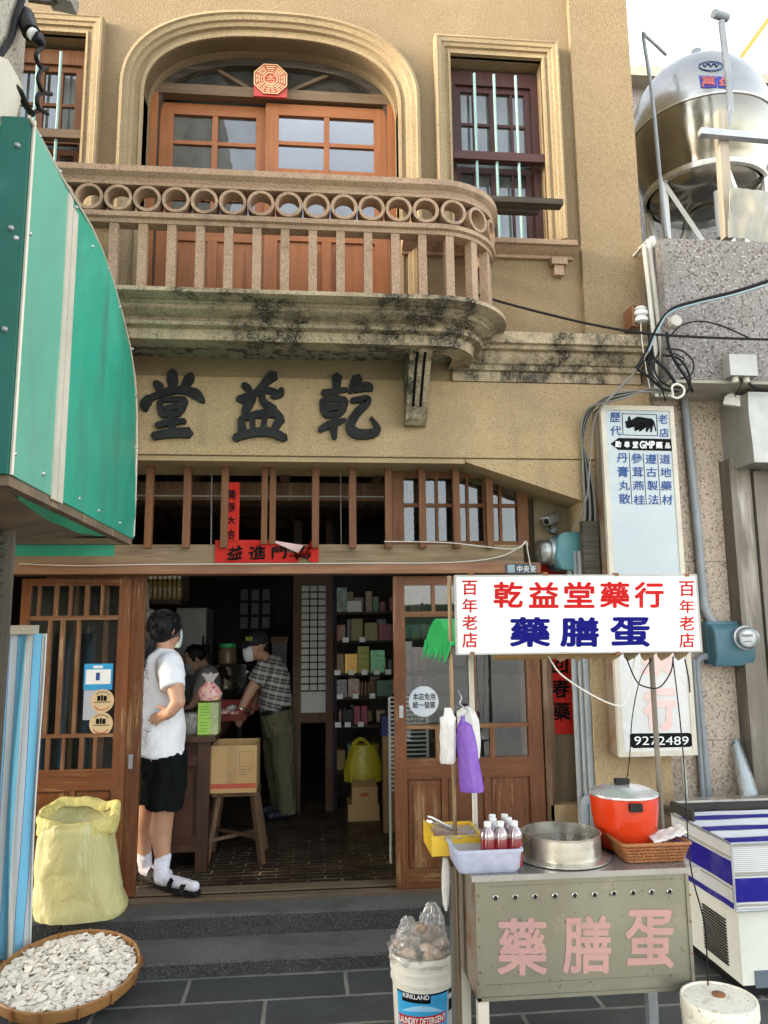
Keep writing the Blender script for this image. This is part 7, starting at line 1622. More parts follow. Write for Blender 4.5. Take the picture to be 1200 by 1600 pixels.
a = Y(1043, 1316, cy_); t = MB(); t.grid(lambda u, v: V((a.x-.075+.13*u+.02*v, cy_-.05+.10*v, wz1+.000+.034*u+.012*noise.noise(V((u*7, v*7, 5))))), 14, 10); t.solid(.008); setp(t.done('tissue_packet', M['film_white'], origin=(a.x, cy_, wz1)), 'crumpled white paper packet lying across the wicker basket', 'packet')

# ================================================================ FREEZER WITH STRIPED COVER, COUNTER BEHIND
fb = Z(1152, 1566, .0); yZ = fb.y
fx = (Y(1147, 1317, yZ).x+Y(1152, 1500, yZ).x)/2; fz1 = Y(1147, 1317, yZ).z; fzc = Y(1148, 1421, yZ).z
yZ2 = X(1050, 1272, fx).y; yZ2 = min(yZ2, -.20); print('FREEZER', yZ, yZ2, fx)
FZR = thing('chest_freezer', 'white chest freezer under a blue and white striped cover right of the cart', 'freezer', (fx+.4, (yZ+yZ2)/2, 0))
t = MB(); t.box(fx+.012, fx+1.1, yZ+.012, yZ2, .06, fz1-.02); t.done('freezer_body', M['freezer'], FZR, bevel=.018)
t = MB(); t.box(fx+.04, fx+1.05, yZ+.05, yZ2-.04, 0, .059); t.done('plinth', M['black'], FZR)
t = MB()
for k in range(16): z = .10+.013*k; t.box(fx+.004, fx+.0118, yZ+.12, yZ2-.25, z, z+.006)
t.done('grille_slat', M['black'], FZR); 
t = MB(); a = Y(1183, 1545, yZ+.0); t.box(a.x, a.x+.3, yZ+.004, yZ+.0118, .12, a.z); t.done('vent_panel', mat('bluish_vent', (.13, .16, .18), (.10, .12, .14), 5, .5), FZR)
NAVY, WHT = (.012, .008, .20), (.62, .62, .63)
h_ = fz1-fzc
sk = m_stripe('striped_skirt', 'z', [(0, WHT), (.05, (.30, .29, .25)), (.085, WHT), (.11, NAVY), (.47, WHT), (.50, (.30, .29, .25)), (.555, WHT), (.93, (.30, .29, .25)), (.985, WHT)], h_, -fzc-.004, .55, fine=((.34, .33, .29), 'z', .0085, .75))
sk2 = m_stripe('striped_side', 'z', [(0, NAVY), (.09, WHT), (.28, (.30, .29, .25)), (.32, WHT), (.35, NAVY), (.72, WHT), (.75, (.30, .29, .25)), (.79, WHT), (.97, (.30, .29, .25))], h_, -fzc-.004, .55, fine=((.34, .33, .29), 'z', .0085, .75))
tp = m_stripe('striped_top', 'y', [(0, NAVY), (.40, (.68, .68, .69)), (.44, (.40, .39, .36)), (.46, (.68, .68, .69)), (.95, (.40, .39, .36)), (.97, (.68, .68, .69))], .21, -yZ+.0, .5)
t = MB(); 
def skirt(x, y, v, nrm): return V((x, y, fzc+(fz1-fzc)*v))+V(nrm)*(.006*noise.noise(V((x*6+y*6, v*2, 1)))+.010*(1-v))
t.grid(lambda u, v: skirt(fx-.004+(1.2)*u, yZ-.004, v, (0, -1, 0)), 50, 16); t.done('cover_skirt', sk, FZR); t = MB(); t.grid(lambda u, v: skirt(fx-.004, yZ2-(yZ2-yZ)*u-.004*u, v, (-1, 0, 0)), 40, 16)
t.done('cover_skirt', sk2, FZR)
t = MB(); t.grid(lambda u, v: V((fx-.006+1.2*u, yZ-.006+(yZ2-yZ+.006)*v, fz1+.002+.003*noise.noise(V((u*7, v*5, 2)))*min(1, 8*u, 8*v)+(-.012 if u == 0 or v == 0 else 0))), 60, 40); t.done('cover_top', tp, FZR)
t = MB(); t.tube([V((fx-.006, yZ-.008, fzc-.006)), V((fx-.006, yZ-.008, fz1-.004))], .005, 8); t.tube([V((fx-.006, yZ2, fz1-.002)), V((fx-.006, yZ-.006, fz1-.002)), V((fx+1.2, yZ-.006, fz1-.002))], .006, 8); t.tube([V((fx-.014, yZ-.016, fzc-.002)), V((fx+1.2, yZ-.016, fzc-.002))], .005, 8); t.done('cover_piping', M['galv'], FZR)
# dark worktop board behind
a, b = Y(1044, 1240, yZ2+.06), Y(1215, 1252, yZ2+.06)
WT = thing('metal_worktop', 'dark steel worktop with a raised edge behind the striped freezer cover', 'worktop', (a.x+.6, yZ2+.3, 0))
t = MB(); z1_ = (a.z+b.z)/2; t.box(a.x, a.x+1.6, yZ2+.03, yZ2+.05, z1_-.16, z1_-.012); t.box(a.x-.0, a.x+.012, yZ2-.20, yZ2+.03, z1_-.14, z1_-.001); t.done('edge_board', M['black_metal'], WT, bevel=.002)
t = MB(); t.box(a.x, a.x+1.6, yZ2+.01, yZ2+.085, z1_-.011, z1_); t.done('rim', M['steel'], WT, bevel=.002)
t = MB(); t.box(a.x+.02, a.x+1.58, yZ2+.052, -.12, z1_-.10, z1_-.06); t.done('worktop', M['black_metal'], WT, bevel=.002)
for xx in (a.x+.05, a.x+1.5):
    t = MB(); t.box(xx, xx+.04, yZ2+.06, yZ2+.10, 0, z1_-.101); t.done('leg', M['galv'], WT)
# white drum in the foreground
zd = .40; dc = Z(1123, 1558, zd); rd = (Z(1181, 1558, zd)-Z(1065, 1558, zd)).length/2
DR = thing('plastic_drum', 'round ivory plastic drum with a scuffed lid in the right foreground', 'drum', (dc.x, dc.y, 0))
t = MB(); t.lathe((dc.x, dc.y, 0), [(rd*.90, 0), (rd*.93, .01), (rd*.965, zd-.09), (rd*.965, zd-.045)], 56); t.done('drum_body', M['pail'], DR)
t = MB(); t.lathe((dc.x, dc.y, zd), [(rd*.985, -.05), (rd*1.0, -.045), (rd*1.0, -.008), (rd*.985, 0), (rd*.93, .001), (rd*.915, -.004), (.01, -.004)], 56); t.done('lid', M['lid_white'], DR)
t = MB(); a = Z(1123, 1553, zd); t.lathe((a.x, a.y, zd-.0045), [(.022, 0), (.022, .006), (.016, .009)], 24); t.done('bung', M['rust'], DR)
# bucket with bagged goods
yb_ = -1.02; bc = Y(660, 1500, yb_); rb = (Y(710, 1497, yb_).x-Y(609, 1497, yb_).x)/2*1.0; zbk = Z(660, 1492, 0).z; zr_ = Y(660, 1482, yb_).z
BK = thing('white_bucket', 'white plastic bucket with a blue printed label holding bagged roots', 'bucket', (bc.x, yb_, 0))
t = MB(); z = zr_; t.lathe((bc.x, yb_, 0), [(rb*.84, .0), (rb*.86, .006), (rb*.93, z-.105), (rb*.985, z-.10), (rb*.985, z-.092), (rb*.94, z-.089), (rb*.945, z-.066), (rb*.995, z-.062), (rb*.995, z-.054), (rb*.955, z-.051), (rb*.96, z-.028), (rb*1.01, z-.024), (rb*1.01, z-.006), (rb*.99, z), (rb*.93, z), (rb*.925, z-.1), (.01, z-.1)], 56, cap=False); t.done('bucket_body', M['pail'], BK)
zlb1 = z-.122; a0, a1 = radians(-153), radians(-20)
def lab_pt(a, zz, o=.0015):
    f = .86+(.93-.86)*zz/(z-.105); return V((bc.x+(rb*f+o)*cos(a), yb_+(rb*f+o)*sin(a), zz))
t = MB(); t.grid(lambda u, v: lab_pt(a0+(a1-a0)*u*.80, .02+(zlb1-.02)*v), 26, 3); LBL = t.done('label', M['label_blue'], BK)
t = MB(); t.grid(lambda u, v: lab_pt(a0+(a1-a0)*(.801+.199*u), .02+(zlb1-.02)*v), 8, 2); t.done('label_panel', flat('grey_panel', (.42, .42, .42), .4), LBL)
t = MB(); t.grid(lambda u, v: lab_pt(a0+(a1-a0)*(.10+.42*u), zlb1-.035+.034*v, .0022), 14, 2); t.grid(lambda u, v: lab_pt(a0+(a1-a0)*(.0+.8*u), zlb1-.006+.006*v, .0024), 20, 1); t.grid(lambda u, v: lab_pt(a0+(a1-a0)*(.82+.16*u), zlb1-.02+.018*v, .0022), 6, 1); t.grid(lambda u, v: lab_pt(a0+(a1-a0)*(.83+.12*u), zlb1-.085+.045*v, .0022), 6, 1); t.done('black_field', M['black_txt'], LBL)
def on_label(items, name, m_, o):
    bm = bmesh.new()
    for s, u0, u1, z0_, z1_, sl in items:
        me = glyph(s, .02); xs = [v.co.x for v in me.vertices]; ys = [v.co.y for v in me.vertices]; t_ = bmesh.new(); t_.from_mesh(me)
        for v in t_.verts:
            fx_, fy_ = (v.co.x-min(xs))/(max(xs)-min(xs)), (v.co.y-min(ys))/(max(ys)-min(ys)); v.co = lab_pt(a0+(a1-a0)*(u0+(u1-u0)*fx_), z0_+(z1_-z0_)*fy_+sl*fx_, o)
        m2 = bpy.data.meshes.new('g'); t_.to_mesh(m2); bm.from_mesh(m2)
    me = bpy.data.meshes.new(name); bm.to_mesh(me); return link(name, me, m_, LBL)
on_label([('KIRKLAND', .12, .50, zlb1-.020, zlb1-.003, 0)], 'lettering', M['white_txt'], .0032)
t = MB(); t.grid(lambda u, v: lab_pt(a0+(a1-a0)*(.02+.74*u), zlb1-.125+.036*v+.012*u, .0022), 18, 2); t.done('red_field', M['red_txt'], LBL)
on_label([('LAUNDRY DETERGENT', .03, .75, zlb1-.120, zlb1-.094, .012)], 'lettering', M['white_txt'], .0034)
t = MB(); t.grid(lambda u, v: lab_pt(a0+(a1-a0)*(.08+.64*u), zlb1-.075+.022*v*sin(pi*u)+.010*sin(3*u), .002), 16, 2); t.done('white_swirl', flat('pale_blue_print', (.30, .55, .75), .4), LBL)
# bagged roots in the bucket
BGR = thing('root_bag', 'crumpled clear bag of pale brown roots heaped in the white bucket', 'bag', (bc.x, yb_, zr_-.08))
t = MB()
for k in range(34):
    a = random.uniform(0, 2*pi); r = rb*.72*sqrt(random.random()); hgt = .15*(1-(r/rb)**2)
    rot = Matrix.Rotation(random.uniform(0, 3), 3, 'Z') @ Matrix.Rotation(random.uniform(-.8, .8), 3, 'X')
    t.ell((bc.x+r*cos(a), yb_+r*sin(a), zr_-.05+hgt*random.uniform(.2, 1)), (random.uniform(.02, .038), random.uniform(.014, .024), random.uniform(.012, .024)), rot, 10, 7)
t.jitter(.007, 26); t.done('roots', mat('pale_root', (.48, .27, .16), (.66, .50, .34), 26, .7, bump=.5, bscale=50), BGR)
t = MB(); rng = random.Random(3)
def crumple(cx, cy, cz, r, hgt, seed):
    rg = []
    for i in range(15):
        v = i/14; rr_ = r*sin(pi*(.06+.94*(1-v)/2+.0))**.7 if v < 1 else r*.1
        rr_ = r*(1-v**3.4*.80)
        rg.append([V((cx+rr_*cos(2*pi*k/30)*(1+.32*noise.noise(V((k*.8, i*.55, seed)))), cy+rr_*sin(2*pi*k/30)*(1+.32*noise.noise(V((k*.8, i*.55, seed+9)))), cz+hgt*v+.016*noise.noise(V((k*.7, i*.8, seed+4))))) for k in range(30)])
    t.loft(rg, False)
crumple(bc.x-.01, yb_-.01, zr_-.03, rb*.93, .125, 1); crumple(bc.x+.045, yb_+.01, zr_+.02, rb*.42, .155, 6); crumple(bc.x-.06, yb_-.02, zr_+.02, rb*.36, .115, 11)
t.done('clear_bag', M['film_clear'], BGR, angle=12)
# yellow woven sack
zS = zs2; yk = -.0
rows = [(1438, 52, 193), (1428, 48, 197), (1405, 47, 190), (1370, 49, 184), (1330, 52, 176), (1300, 55, 174), (1285, 56, 178), (1270, 57, 181), (1262, 58, 182)]
SKT = thing('woven_sack', 'pale yellow woven sack with a rolled rim leaning against the left door', 'sack', (Y(120, 1400, yk).x, yk, zS))
t = MB(); rg = []
zmn = Y(120, 1438, yk-.08).z
for i, (py, a, b) in enumerate(rows):
    A, B_ = Y(a, py, yk), Y(b, py, yk); c = (A+B_)/2; w_ = (B_.x-A.x)/2; c.z = zS+.003+max(0, (c.z-Y(120, 1438, yk).z)); dd = .17-.015*i*.5
    rg.append((c, w_, dd))
q = []
for i in range(len(rg)-1):
    for s in range(4):
        u = s/4; c = rg[i][0].lerp(rg[i+1][0], u); q.append((c, rg[i][1]*(1-u)+rg[i+1][1]*u, rg[i][2]*(1-u)+rg[i+1][2]*u))
q.append(rg[-1]); nq = len(q); R3 = []
for j, (c, w_, dd) in enumerate(q):
    v = j/(nq-1); ring = []
    for k in range(64):
        a = 2*pi*k/64; e = .75; cx_, sy_ = math.copysign(abs(cos(a))**e, cos(a)), math.copysign(abs(sin(a))**e, sin(a))
        wr = .010*noise.noise(V((cx_*6, c.z*16, sy_*5+1)))+.014*noise.noise(V((cx_*2, c.z*7, sy_*2+4)))+.016*max(0, .35-abs(noise.noise(V((cx_*3.2+c.z*2.5, c.z*5, sy_*3+2)))))*(.3+v)+.05*max(0, abs(cx_)-.8)*(v < .12)
        ring.append(V((c.x+cx_*(w_-.01+wr*.6), yk+.05+sy_*(dd+wr)-.0, c.z+(.042*sy_-.055)*max(0, v-.6)/.4+.010*noise.noise(V((cx_*2, sy_*2, 3)))*(v > .9)*2)))
    R3.append(ring)
inner = [[p.lerp(V((q[-1][0].x, yk+.05, p.z)), .10)-V((0, 0, .012)) for p in R3[-1]], [p.lerp(V((q[-1][0].x, yk+.05, p.z)), .16)-V((0, 0, .07)) for p in R3[-1]]]
t.loft(R3+inner, True); t.done('sack_body', M['sack'], SKT, angle=70)
t = MB(); rg2 = []
c, w_, dd = q[-1]
for v, out, dz in ((0, .006, -.085), (.2, .012, -.078), (.5, .013, -.05), (.75, .012, -.02), (.9, .008, .000), (1, -.004, .006), (1.1, -.022, -.002), (1.2, -.034, -.04)):
    ring = []
    for k in range(72):
        a = 2*pi*k/72; e = .75; cx_, sy_ = math.copysign(abs(cos(a))**e, cos(a)), math.copysign(abs(sin(a))**e, sin(a))
        wr = .012*noise.noise(V((cx_*4, v*2.5, sy_*4)))+.010*noise.noise(V((cx_*11, v*3, sy_*11+3)))
        ring.append(V((c.x+cx_*(w_-.008+out+wr*.7), yk+.05+sy_*(dd+out+wr), c.z-.055+dz+.042*sy_+.030*noise.noise(V((cx_*1.6, sy_*1.6, 2)))+.010*cx_*cx_)))
    rg2.append(ring)
t.loft(rg2, False); t.done('rolled_rim', M['sack_rim'], SKT, angle=70)
# bamboo tray with dried slices
tcx_, tcy = 105, 1532
cc = Z(106, 1528, .085); Rt = (Z(215, 1528, .085)-Z(0, 1528, .085)).length/2
tiltm = Matrix.Rotation(radians(9.5), 4, 'X')
TRY = thing('bamboo_tray', 'round bamboo winnowing tray tilted against the steps at the left foreground', 'tray', (cc.x, cc.y, 0))
mt_ = Matrix.Translation(cc+V((0, 0, .015))) @ tiltm
t = MB(); N = 72
prof = [(Rt*.93, -.02), (Rt*.985, -.02), (Rt*1.0, .0), (Rt*1.0, .028), (Rt*.985, .034), (Rt*.965, .030), (Rt*.955, .005), (Rt*.93, -.008)]
rg = [[mt_ @ V((r*cos(2*pi*k/N), r*sin(2*pi*k/N), z+.001*sin(k*2.4))) for k in range(N)] for r, z in prof+[prof[0]]]; t.loft(rg, False); t.done('rim', M['bamboo'], TRY)
t = MB(); t.lathe((0, 0, 0), [(.005, -.016), (Rt*.94, -.016), (Rt*.94, -.010), (.005, -.010)], 60); t.bm.transform(mt_); t.done('woven_base', M['bamboo'], TRY)
for k in range(14):
    a = 2*pi*k/14+.2; t = MB(); c = V((Rt*.982*cos(a), Rt*.982*sin(a), .008)); b_ = bmesh.ops
    m2 = MB(); m2.obox((0, 0, 0), (.030, .013, .050)); m2.bm.transform(mt_ @ Matrix.Translation(c) @ Matrix.Rotation(a, 4, 'Z') @ Matrix.Rotation(pi/2*0, 4, 'Z') @ Matrix.Diagonal((1.0, .6, .95, 1))); m2.done('binding', M['wicker'], TRY, bevel=.004); t.bm.free()
bm = bmesh.new(); rng = random.Random(11)
for k in range(2300):
    r = Rt*.93*sqrt(rng.random()); a = rng.uniform(0, 2*pi); s = rng.uniform(.010, .025); asp = rng.uniform(.4, .8)
    lay = rng.random(); z = .002+.030*lay*(1-.45*(r/Rt)**2)
    rot = Matrix.Rotation(rng.uniform(0, 6.28), 4, 'Z') @ Matrix.Rotation(rng.gauss(0, .24), 4, 'X') @ Matrix.Rotation(rng.gauss(0, .24), 4, 'Y')
    m_ = mt_ @ Matrix.Translation((r*cos(a), r*sin(a), z)) @ rot
    n = 7; ph = rng.uniform(0, 6); pts = [(s*cos(2*pi*i/n)*(1+.22*sin(2*i+ph)), s*asp*sin(2*pi*i/n)*(1+.2*cos(3*i+ph))) for i in range(n)]; bow = rng.gauss(0, .12)
    top = [bm.verts.new(m_ @ V((x, y, .0022+bow*x*x*18))) for x, y in pts]; bot = [bm.verts.new(m_ @ V((x, y, bow*x*x*18))) for x, y in pts]
    bm.faces.new(top); bm.faces.new(bot[::-1])
    for i in range(n): bm.faces.new([top[i], bot[i], bot[(i+1) % n], top[(i+1) % n]])
me = bpy.data.meshes.new('dried_slices'); bm.to_mesh(me); bm.free(); o = link('dried_slices', me, M['herb'], None, cc); setp(o, 'white dried root slices spread over the bamboo tray', 'dried herb', kind='stuff')
# red bucket on the balcony and plank across the rail
p = Y(693, 445, -.22); t = MB(); t.lathe((p.x, -.2, zsl), [(.08, 0), (.10, .01), (.125, .11), (.13, .11), (.13, .125), (.12, .125), (.10, .02), (.01, .02)], 32, cap=False); setp(t.done('red_basin', flat('red_plastic', (.62, .07, .03), .35), origin=(p.x, -.2, zsl)), 'red plastic basin standing on the balcony floor by its right corner', 'basin')
a, b = Y(765, 280, -.33), Y(876, 287, -.33); t = MB(); zz = zh1+.03; t.box(Y(690, 280, -.33).x, b.x, -.36, -.29, zz-.024, zz+.010); t.cut(.1); t.jitter(.003, 8); setp(t.done('timber_plank', M['plank'], origin=(a.x, -.33, zz)), 'weathered dark plank lying across the right end of the balcony rail', 'plank')
t = MB(); t.box(Y(760, 283, -.30).x, Y(842, 290, -.30).x, -.288, -.24, zz-.038, zz-.010); t.cut(.1); t.jitter(.003, 8); setp(t.done('timber_plank', M['plank'], origin=(a.x, -.27, zz)), 'shorter dark plank behind the long plank at the balcony end', 'plank')
# tall block across the street behind the viewer (seen only in the window reflections)
OB = thing('opposite_building', 'pale grey apartment block across the street mirrored in the left upstairs panes', 'building', (-4, -12, 0))
t = MB(); t.box(-5, -1.9, -12, -9.5, 0, 12.5); t.done('wall', M['concrete'], OB)
# ================================================================ PEOPLE
def frame_of(f):
    f = V(f).normalized(); s = f.cross(V((0, 0, 1))).normalized(); u = s.cross(f); return f, s, u
def head_prims(mb, c, f, s=1.):
    """skull, jaw, nose, ears; c = centre of the head, f = where the face looks"""
    f, sd, u = frame_of(f); rot = Matrix((f, sd, u)).transposed(); c = V(c)
    mb.ell(c+u*.018*s-f*.012*s, (.098*s, .076*s, .098*s), rot, 24, 16)
    mb.ell(c-u*.035*s+f*.022*s, (.070*s, .060*s, .078*s), rot, 20, 14)
    mb.ell(c-u*.085*s+f*.045*s, (.030*s, .030*s, .024*s), rot, 14, 10)      # chin
    mb.cone(c+u*.012*s+f*.088*s, .010*s, c-u*.028*s+f*.108*s, .015*s, 10)   # nose
    mb.ell(c+u*.030*s+f*.070*s, (.022*s, .052*s, .014*s), rot, 14, 8)       # brow
    mb.ell(c-u*.060*s+f*.088*s, (.010*s, .026*s, .010*s), rot, 12, 8)       # mouth
    for q in (-1, 1): mb.ell(c+sd*q*.076*s-f*.008*s-u*.008*s, (.018*s, .009*s, .032*s), rot, 12, 8)
    return f, sd, u, rot
def eyes(c, f, parent, s=1.):
    f, sd, u = frame_of(f)
    for q in (-1, 1):
        t = MB(); t.ell(V(c)+sd*q*.031*s+f*.083*s+u*.004*s, (.011*s, .011*s, .008*s), None, 12, 8); t.done('eye', M['black'], parent)
        t = MB(); t.tube([V(c)+sd*q*.016*s+f*.094*s+u*.026*s, V(c)+sd*q*.032*s+f*.092*s+u*.030*s, V(c)+sd*q*.048*s+f*.080*s+u*.024*s], .0045*s, 6); t.done('eyebrow', M['hair'], parent)
def face_mask(c, f, parent, s=1., m_=None):
    f, sd, u = frame_of(f); c = V(c); t = MB()
    def fn(a, b):
        th = (a-.5)*1.95; w_ = sin(pi*b)**.6
        r = (.100+.016*cos(th)**2*w_)*s; return c+f*(r*cos(th)*.95+.012*s)+sd*(.080*s*sin(th)*(.75+.25*w_))+u*((-.105+.108*b+.020*cos(th)**3*b)*s)
    t.grid(fn, 26, 14); t.solid(.003); o = t.done('face_mask', m_ or M['mask'], parent)
    return o
fold = lambda amp, fr, sd=0, zs=.5: (lambda co: amp*noise.noise(V((co.x*fr+sd, co.y*fr, co.z*fr*zs)))+amp*.5*noise.noise(V((co.x*fr*2.3+sd, co.y*fr*2.3, co.z*fr*1.1))))

# ---- the woman in the doorway
yw = .46
WM = thing('person', 'woman in a white T-shirt and black shorts standing in the doorway, hand on back', 'person', (Y(258, 1390, .40).x, .42, FZ+.007))
hc = Y(259, 985, yw); F = V((.66, .75, -.05)); wm = MB()
f, sd, u, rot = head_prims(wm, hc, F, .98)
nk = Y(258, 1016, yw); wm.cone(hc-u*.05-f*.02, .046, nk-V((0, 0, .02)), .052, 16)
ch = Y(253, 1060, yw+.02); pv = Y(252, 1175, yw+.0)
for p, r in ((ch, (.115, .13, .16)), (Y(253, 1110, yw), (.11, .12, .14)), (pv, (.13, .14, .12))): wm.ell(p, r, None, 20, 12)
wm.cone(nk-V((0, 0, .01)), .06, ch, .09)
RS_, RE, RW_ = Y(267, 1043, .33), Y(278, 1097, .25), Y(266, 1113, .25)
wm.cone(RS_, .056, RE, .043, 16); wm.cone(RE, .042, RW_, .033, 14)
LSh, LE = Y(238, 1040, .60), Y(226, 1095, .64); wm.cone(LSh, .055, LE, .042, 14); wm.cone(LE, .042, Y(240, 1125, .60), .03, 14)
# right hand on the lower back: palm, four fingers, thumb
pa, pb = Y(262, 1115, .262), Y(252, 1120, .285)
wm.cone(RW_, .030, pa, .030, 12); wm.ell((pa+pb)/2, (.040, .018, .030), Matrix.Rotation(radians(14), 3, 'Y'), 16, 10); wm.ell(pb, (.030, .015, .030), Matrix.Rotation(radians(14), 3, 'Y'), 14, 8)
for k, (a, m_, b) in enumerate((((250, 1114), (243, 1115.5), (236, 1119)), ((249, 1117.5), (241, 1121), (233, 1125.5)), ((250, 1121), (243, 1126), (236.5, 1130)), ((252, 1124), (248, 1129), (243, 1133)))):
    A, B_, C_ = Y(*a, .288), Y(*m_, .288), Y(*b, .296); wm.cone(A, .0098, B_, .0090, 10); wm.cone(B_, .0090, C_, .0074, 10)
A, B_, C_ = Y(260, 1110, .262), Y(252, 1105, .266), Y(246, 1104, .276); wm.cone(A, .013, B_, .0105, 10); wm.cone(B_, .0105, C_, .008, 10)
# legs and feet
RK, RC, RA = Y(255, 1268, .40), Y(251, 1298, .43), Y(254, 1344, .43)
RH = Y(258, 1190, .42); wm.cone(RH, .092, RK, .066, 18); wm.cone(RK, .064, RC, .066, 18); wm.cone(RC, .066, RA, .041, 18)
LH, LK, LC, LA = Y(240, 1190, .56), Y(229, 1262, .58), Y(223, 1296, .60), Y(226, 1340, .58)
wm.cone(LH, .088, LK, .058, 18); wm.cone(LK, .056, LC, .058, 18); wm.cone(LC, .058, LA, .038, 18)
FW = FZ+.007; zso = FW+.026
heelR, toeR = Y(250, 1382, .40), Y(304, 1386, .27); heelR.z = zso+.033; toeR.z = zso+.020
heelL, toeL = Y(226, 1368, .60), Y(262, 1368, .52); heelL.z = zso+.033; toeL.z = zso+.02
wm.cone(RA, .038, heelR, .034); wm.cone(heelR, .033, toeR, .024); wm.cone(LA, .036, heelL, .034); wm.cone(heelL, .033, toeL, .024)
BODY = remesh(wm, .0048, 5, 'body', M['skin'], WM)
eyes(hc, F, WM, .98)
face_mask(hc, F, WM, .98, flat('pale_mask', (.60, .68, .70), .8))
# T-shirt
sh = MB(); rows = [(1012, 257, 12, .055), (1016, 256, 17, .075), (1021, 255, 24, .10), (1030, 253.5, 30, .125), (1045, 252.5, 33, .135), (1070, 252, 34, .135), (1095, 252.5, 35.5, .13), (1120, 253, 37, .13), (1145, 252.5, 38, .14), (1165, 252, 39, .145), (1176, 252, 39.5, .147), (1181, 252, 39, .145)]
rg = []
for py, cx, w_, dd in rows:
    c = Y(cx, py, yw); hw_ = (Y(cx+w_, py, yw)-Y(cx-w_, py, yw)).length/2
    sl = (lambda k: -.022*cos(2*pi*k/40)*(py > 1150))
    rg.append([c+V((cos(2*pi*k/40)*hw_, sin(2*pi*k/40)*dd, sl(k))) for k in range(40)])
sh.loft(rg)
S0, S1 = Y(264, 1040, .36), Y(271, 1076, .285); sh.cone(S0, .085, Y(268, 1055, .325), .082, 20); sh.tube([Y(266, 1050, .335), S1], [.083, .074], 24)
T0, T1 = Y(238, 1036, .58), Y(230, 1072, .63); sh.cone(T0, .08, T1, .078, 20)
def shirtfold(co):
    p = (co.z-1.0); d = noise.noise(V((co.x*7+co.z*6, co.y*5, co.z*5+3)))*.014+noise.noise(V((co.x*18-co.z*11, co.y*12, co.z*9)))*.006-.010*max(0, .22-abs(noise.noise(V((co.x*6-co.z*5, co.y*4, co.z*4+9)))))
    return d
SHT = remesh(sh, .0065, 7, 'shirt', M['tee'], WM, disp=shirtfold)
# loose ink scribble on the back of the shirt
from mathutils.bvhtree import BVHTree
def on_shirt(lines, mesh_o, parent, r=.0016):
    me = mesh_o.data; m_ = ROOT[mesh_o.name]; bv = BVHTree.FromPolygons([m_ @ v.co for v in me.vertices], [p.vertices[:] for p in me.polygons]); t = MB()
    for L_ in lines:
        q = []
        for a, b in L_:
            d_ = ray(a, b).normalized(); h_ = bv.ray_cast(CAMP, d_)
            if h_[0] is not None: q.append(h_[0]-d_*.0012)
        if len(q) > 1: t.tube(q, r, 5)
    return t.done('printed_scribble', M['black_txt'], parent)
on_shirt([[(228, 1041), (225, 1045), (227, 1049), (231, 1046), (229, 1051), (226, 1054)], [(231, 1050), (229, 1056), (232, 1059), (230, 1063)], [(224, 1052), (226, 1060), (229, 1058)], [(222, 1072), (224, 1086)], [(221, 1096), (226, 1098)], [(220, 1118), (224, 1125), (222, 1132)], [(226, 1140), (231, 1144), (236, 1142)]], SHT, WM)
# shorts
so_ = MB(); so_.ell(Y(252, 1180, yw), (.150, .135, .10), None, 24, 14)
rgs = []
for py, cx, w_, dd in ((1152, 252, 36, .125), (1165, 252, 37.5, .135), (1185, 251.5, 38, .14), (1205, 251, 38, .13)):
    c = Y(cx, py, yw); hw_ = (Y(cx+w_, py, yw)-Y(cx-w_, py, yw)).length/2; rgs.append([c+V((cos(2*pi*k/32)*hw_, sin(2*pi*k/32)*dd, 0)) for k in range(32)])
so_.loft(rgs)
so_.tube([Y(262, 1180, .42), Y(260, 1225, .41), Y(256.5, 1264, .40)], [.112, .116, .113], 28); so_.tube([Y(238, 1180, .55), Y(235, 1220, .57), Y(231, 1253, .58)], [.10, .102, .098], 28)
remesh(so_, .0065, 6, 'shorts', M['shorts'], WM, disp=fold(.013, 16, 2, .45))
# hair: cap and ponytail
hr = MB(); f, sd, u = frame_of(F); rot = Matrix((f, sd, u)).transposed()
hr.ell(hc+u*.026-f*.028, (.100, .088, .100), rot, 24, 16); hr.ell(hc+u*.045+f*.006, (.092, .080, .078), rot, 20, 12); hr.ell(hc-f*.075-u*.01, (.05, .062, .06), rot, 16, 10)
pk = [Y(244, 990, yw-.02), Y(236, 997, yw-.05), Y(230, 1010, yw-.06), Y(226, 1024, yw-.07), Y(224, 1038, yw-.08)]
for a, b, ra, rb_ in zip(pk[:-1], pk[1:], (.034, .044, .046, .034), (.044, .046, .034, .012)): hr.cone(a, ra, b, rb_, 16)
HR = remesh(hr, .006, 5, 'hair', M['hair'], WM, disp=lambda co: .007*noise.noise(V((co.x*42, co.y*42, co.z*9)))+.003*noise.noise(V((co.x*90, co.y*90, co.z*14))))
rs = random.Random(5); t = MB()
tie = Y(243, 990, yw-.02)
for k in range(170):
    th = rs.uniform(-1.75, 1.75); el = rs.uniform(-.15, 1.35); rr_ = rs.uniform(1.0, 1.035)
    d0 = V((cos(el)*cos(th), cos(el)*sin(th), sin(el))); dT = (tie-hc); dT = V((dT.dot(f)/.118, dT.dot(sd)/.094, (dT.dot(u)-.02)/.104)).normalized()
    pts = []
    for i in range(9):
        w_ = i/8; dd_ = (d0*(1-w_)+dT*w_); dd_ = dd_.normalized() if dd_.length > .05 else dT
        pts.append(hc+u*.022-f*.018+f*dd_.x*.110*rr_+sd*dd_.y*.090*rr_+u*dd_.z*.106*rr_)
    if (pts[0]-hc).dot(f) < .085: t.tube(pts, [.0012]+[.0022]*7+[.0016], 4)
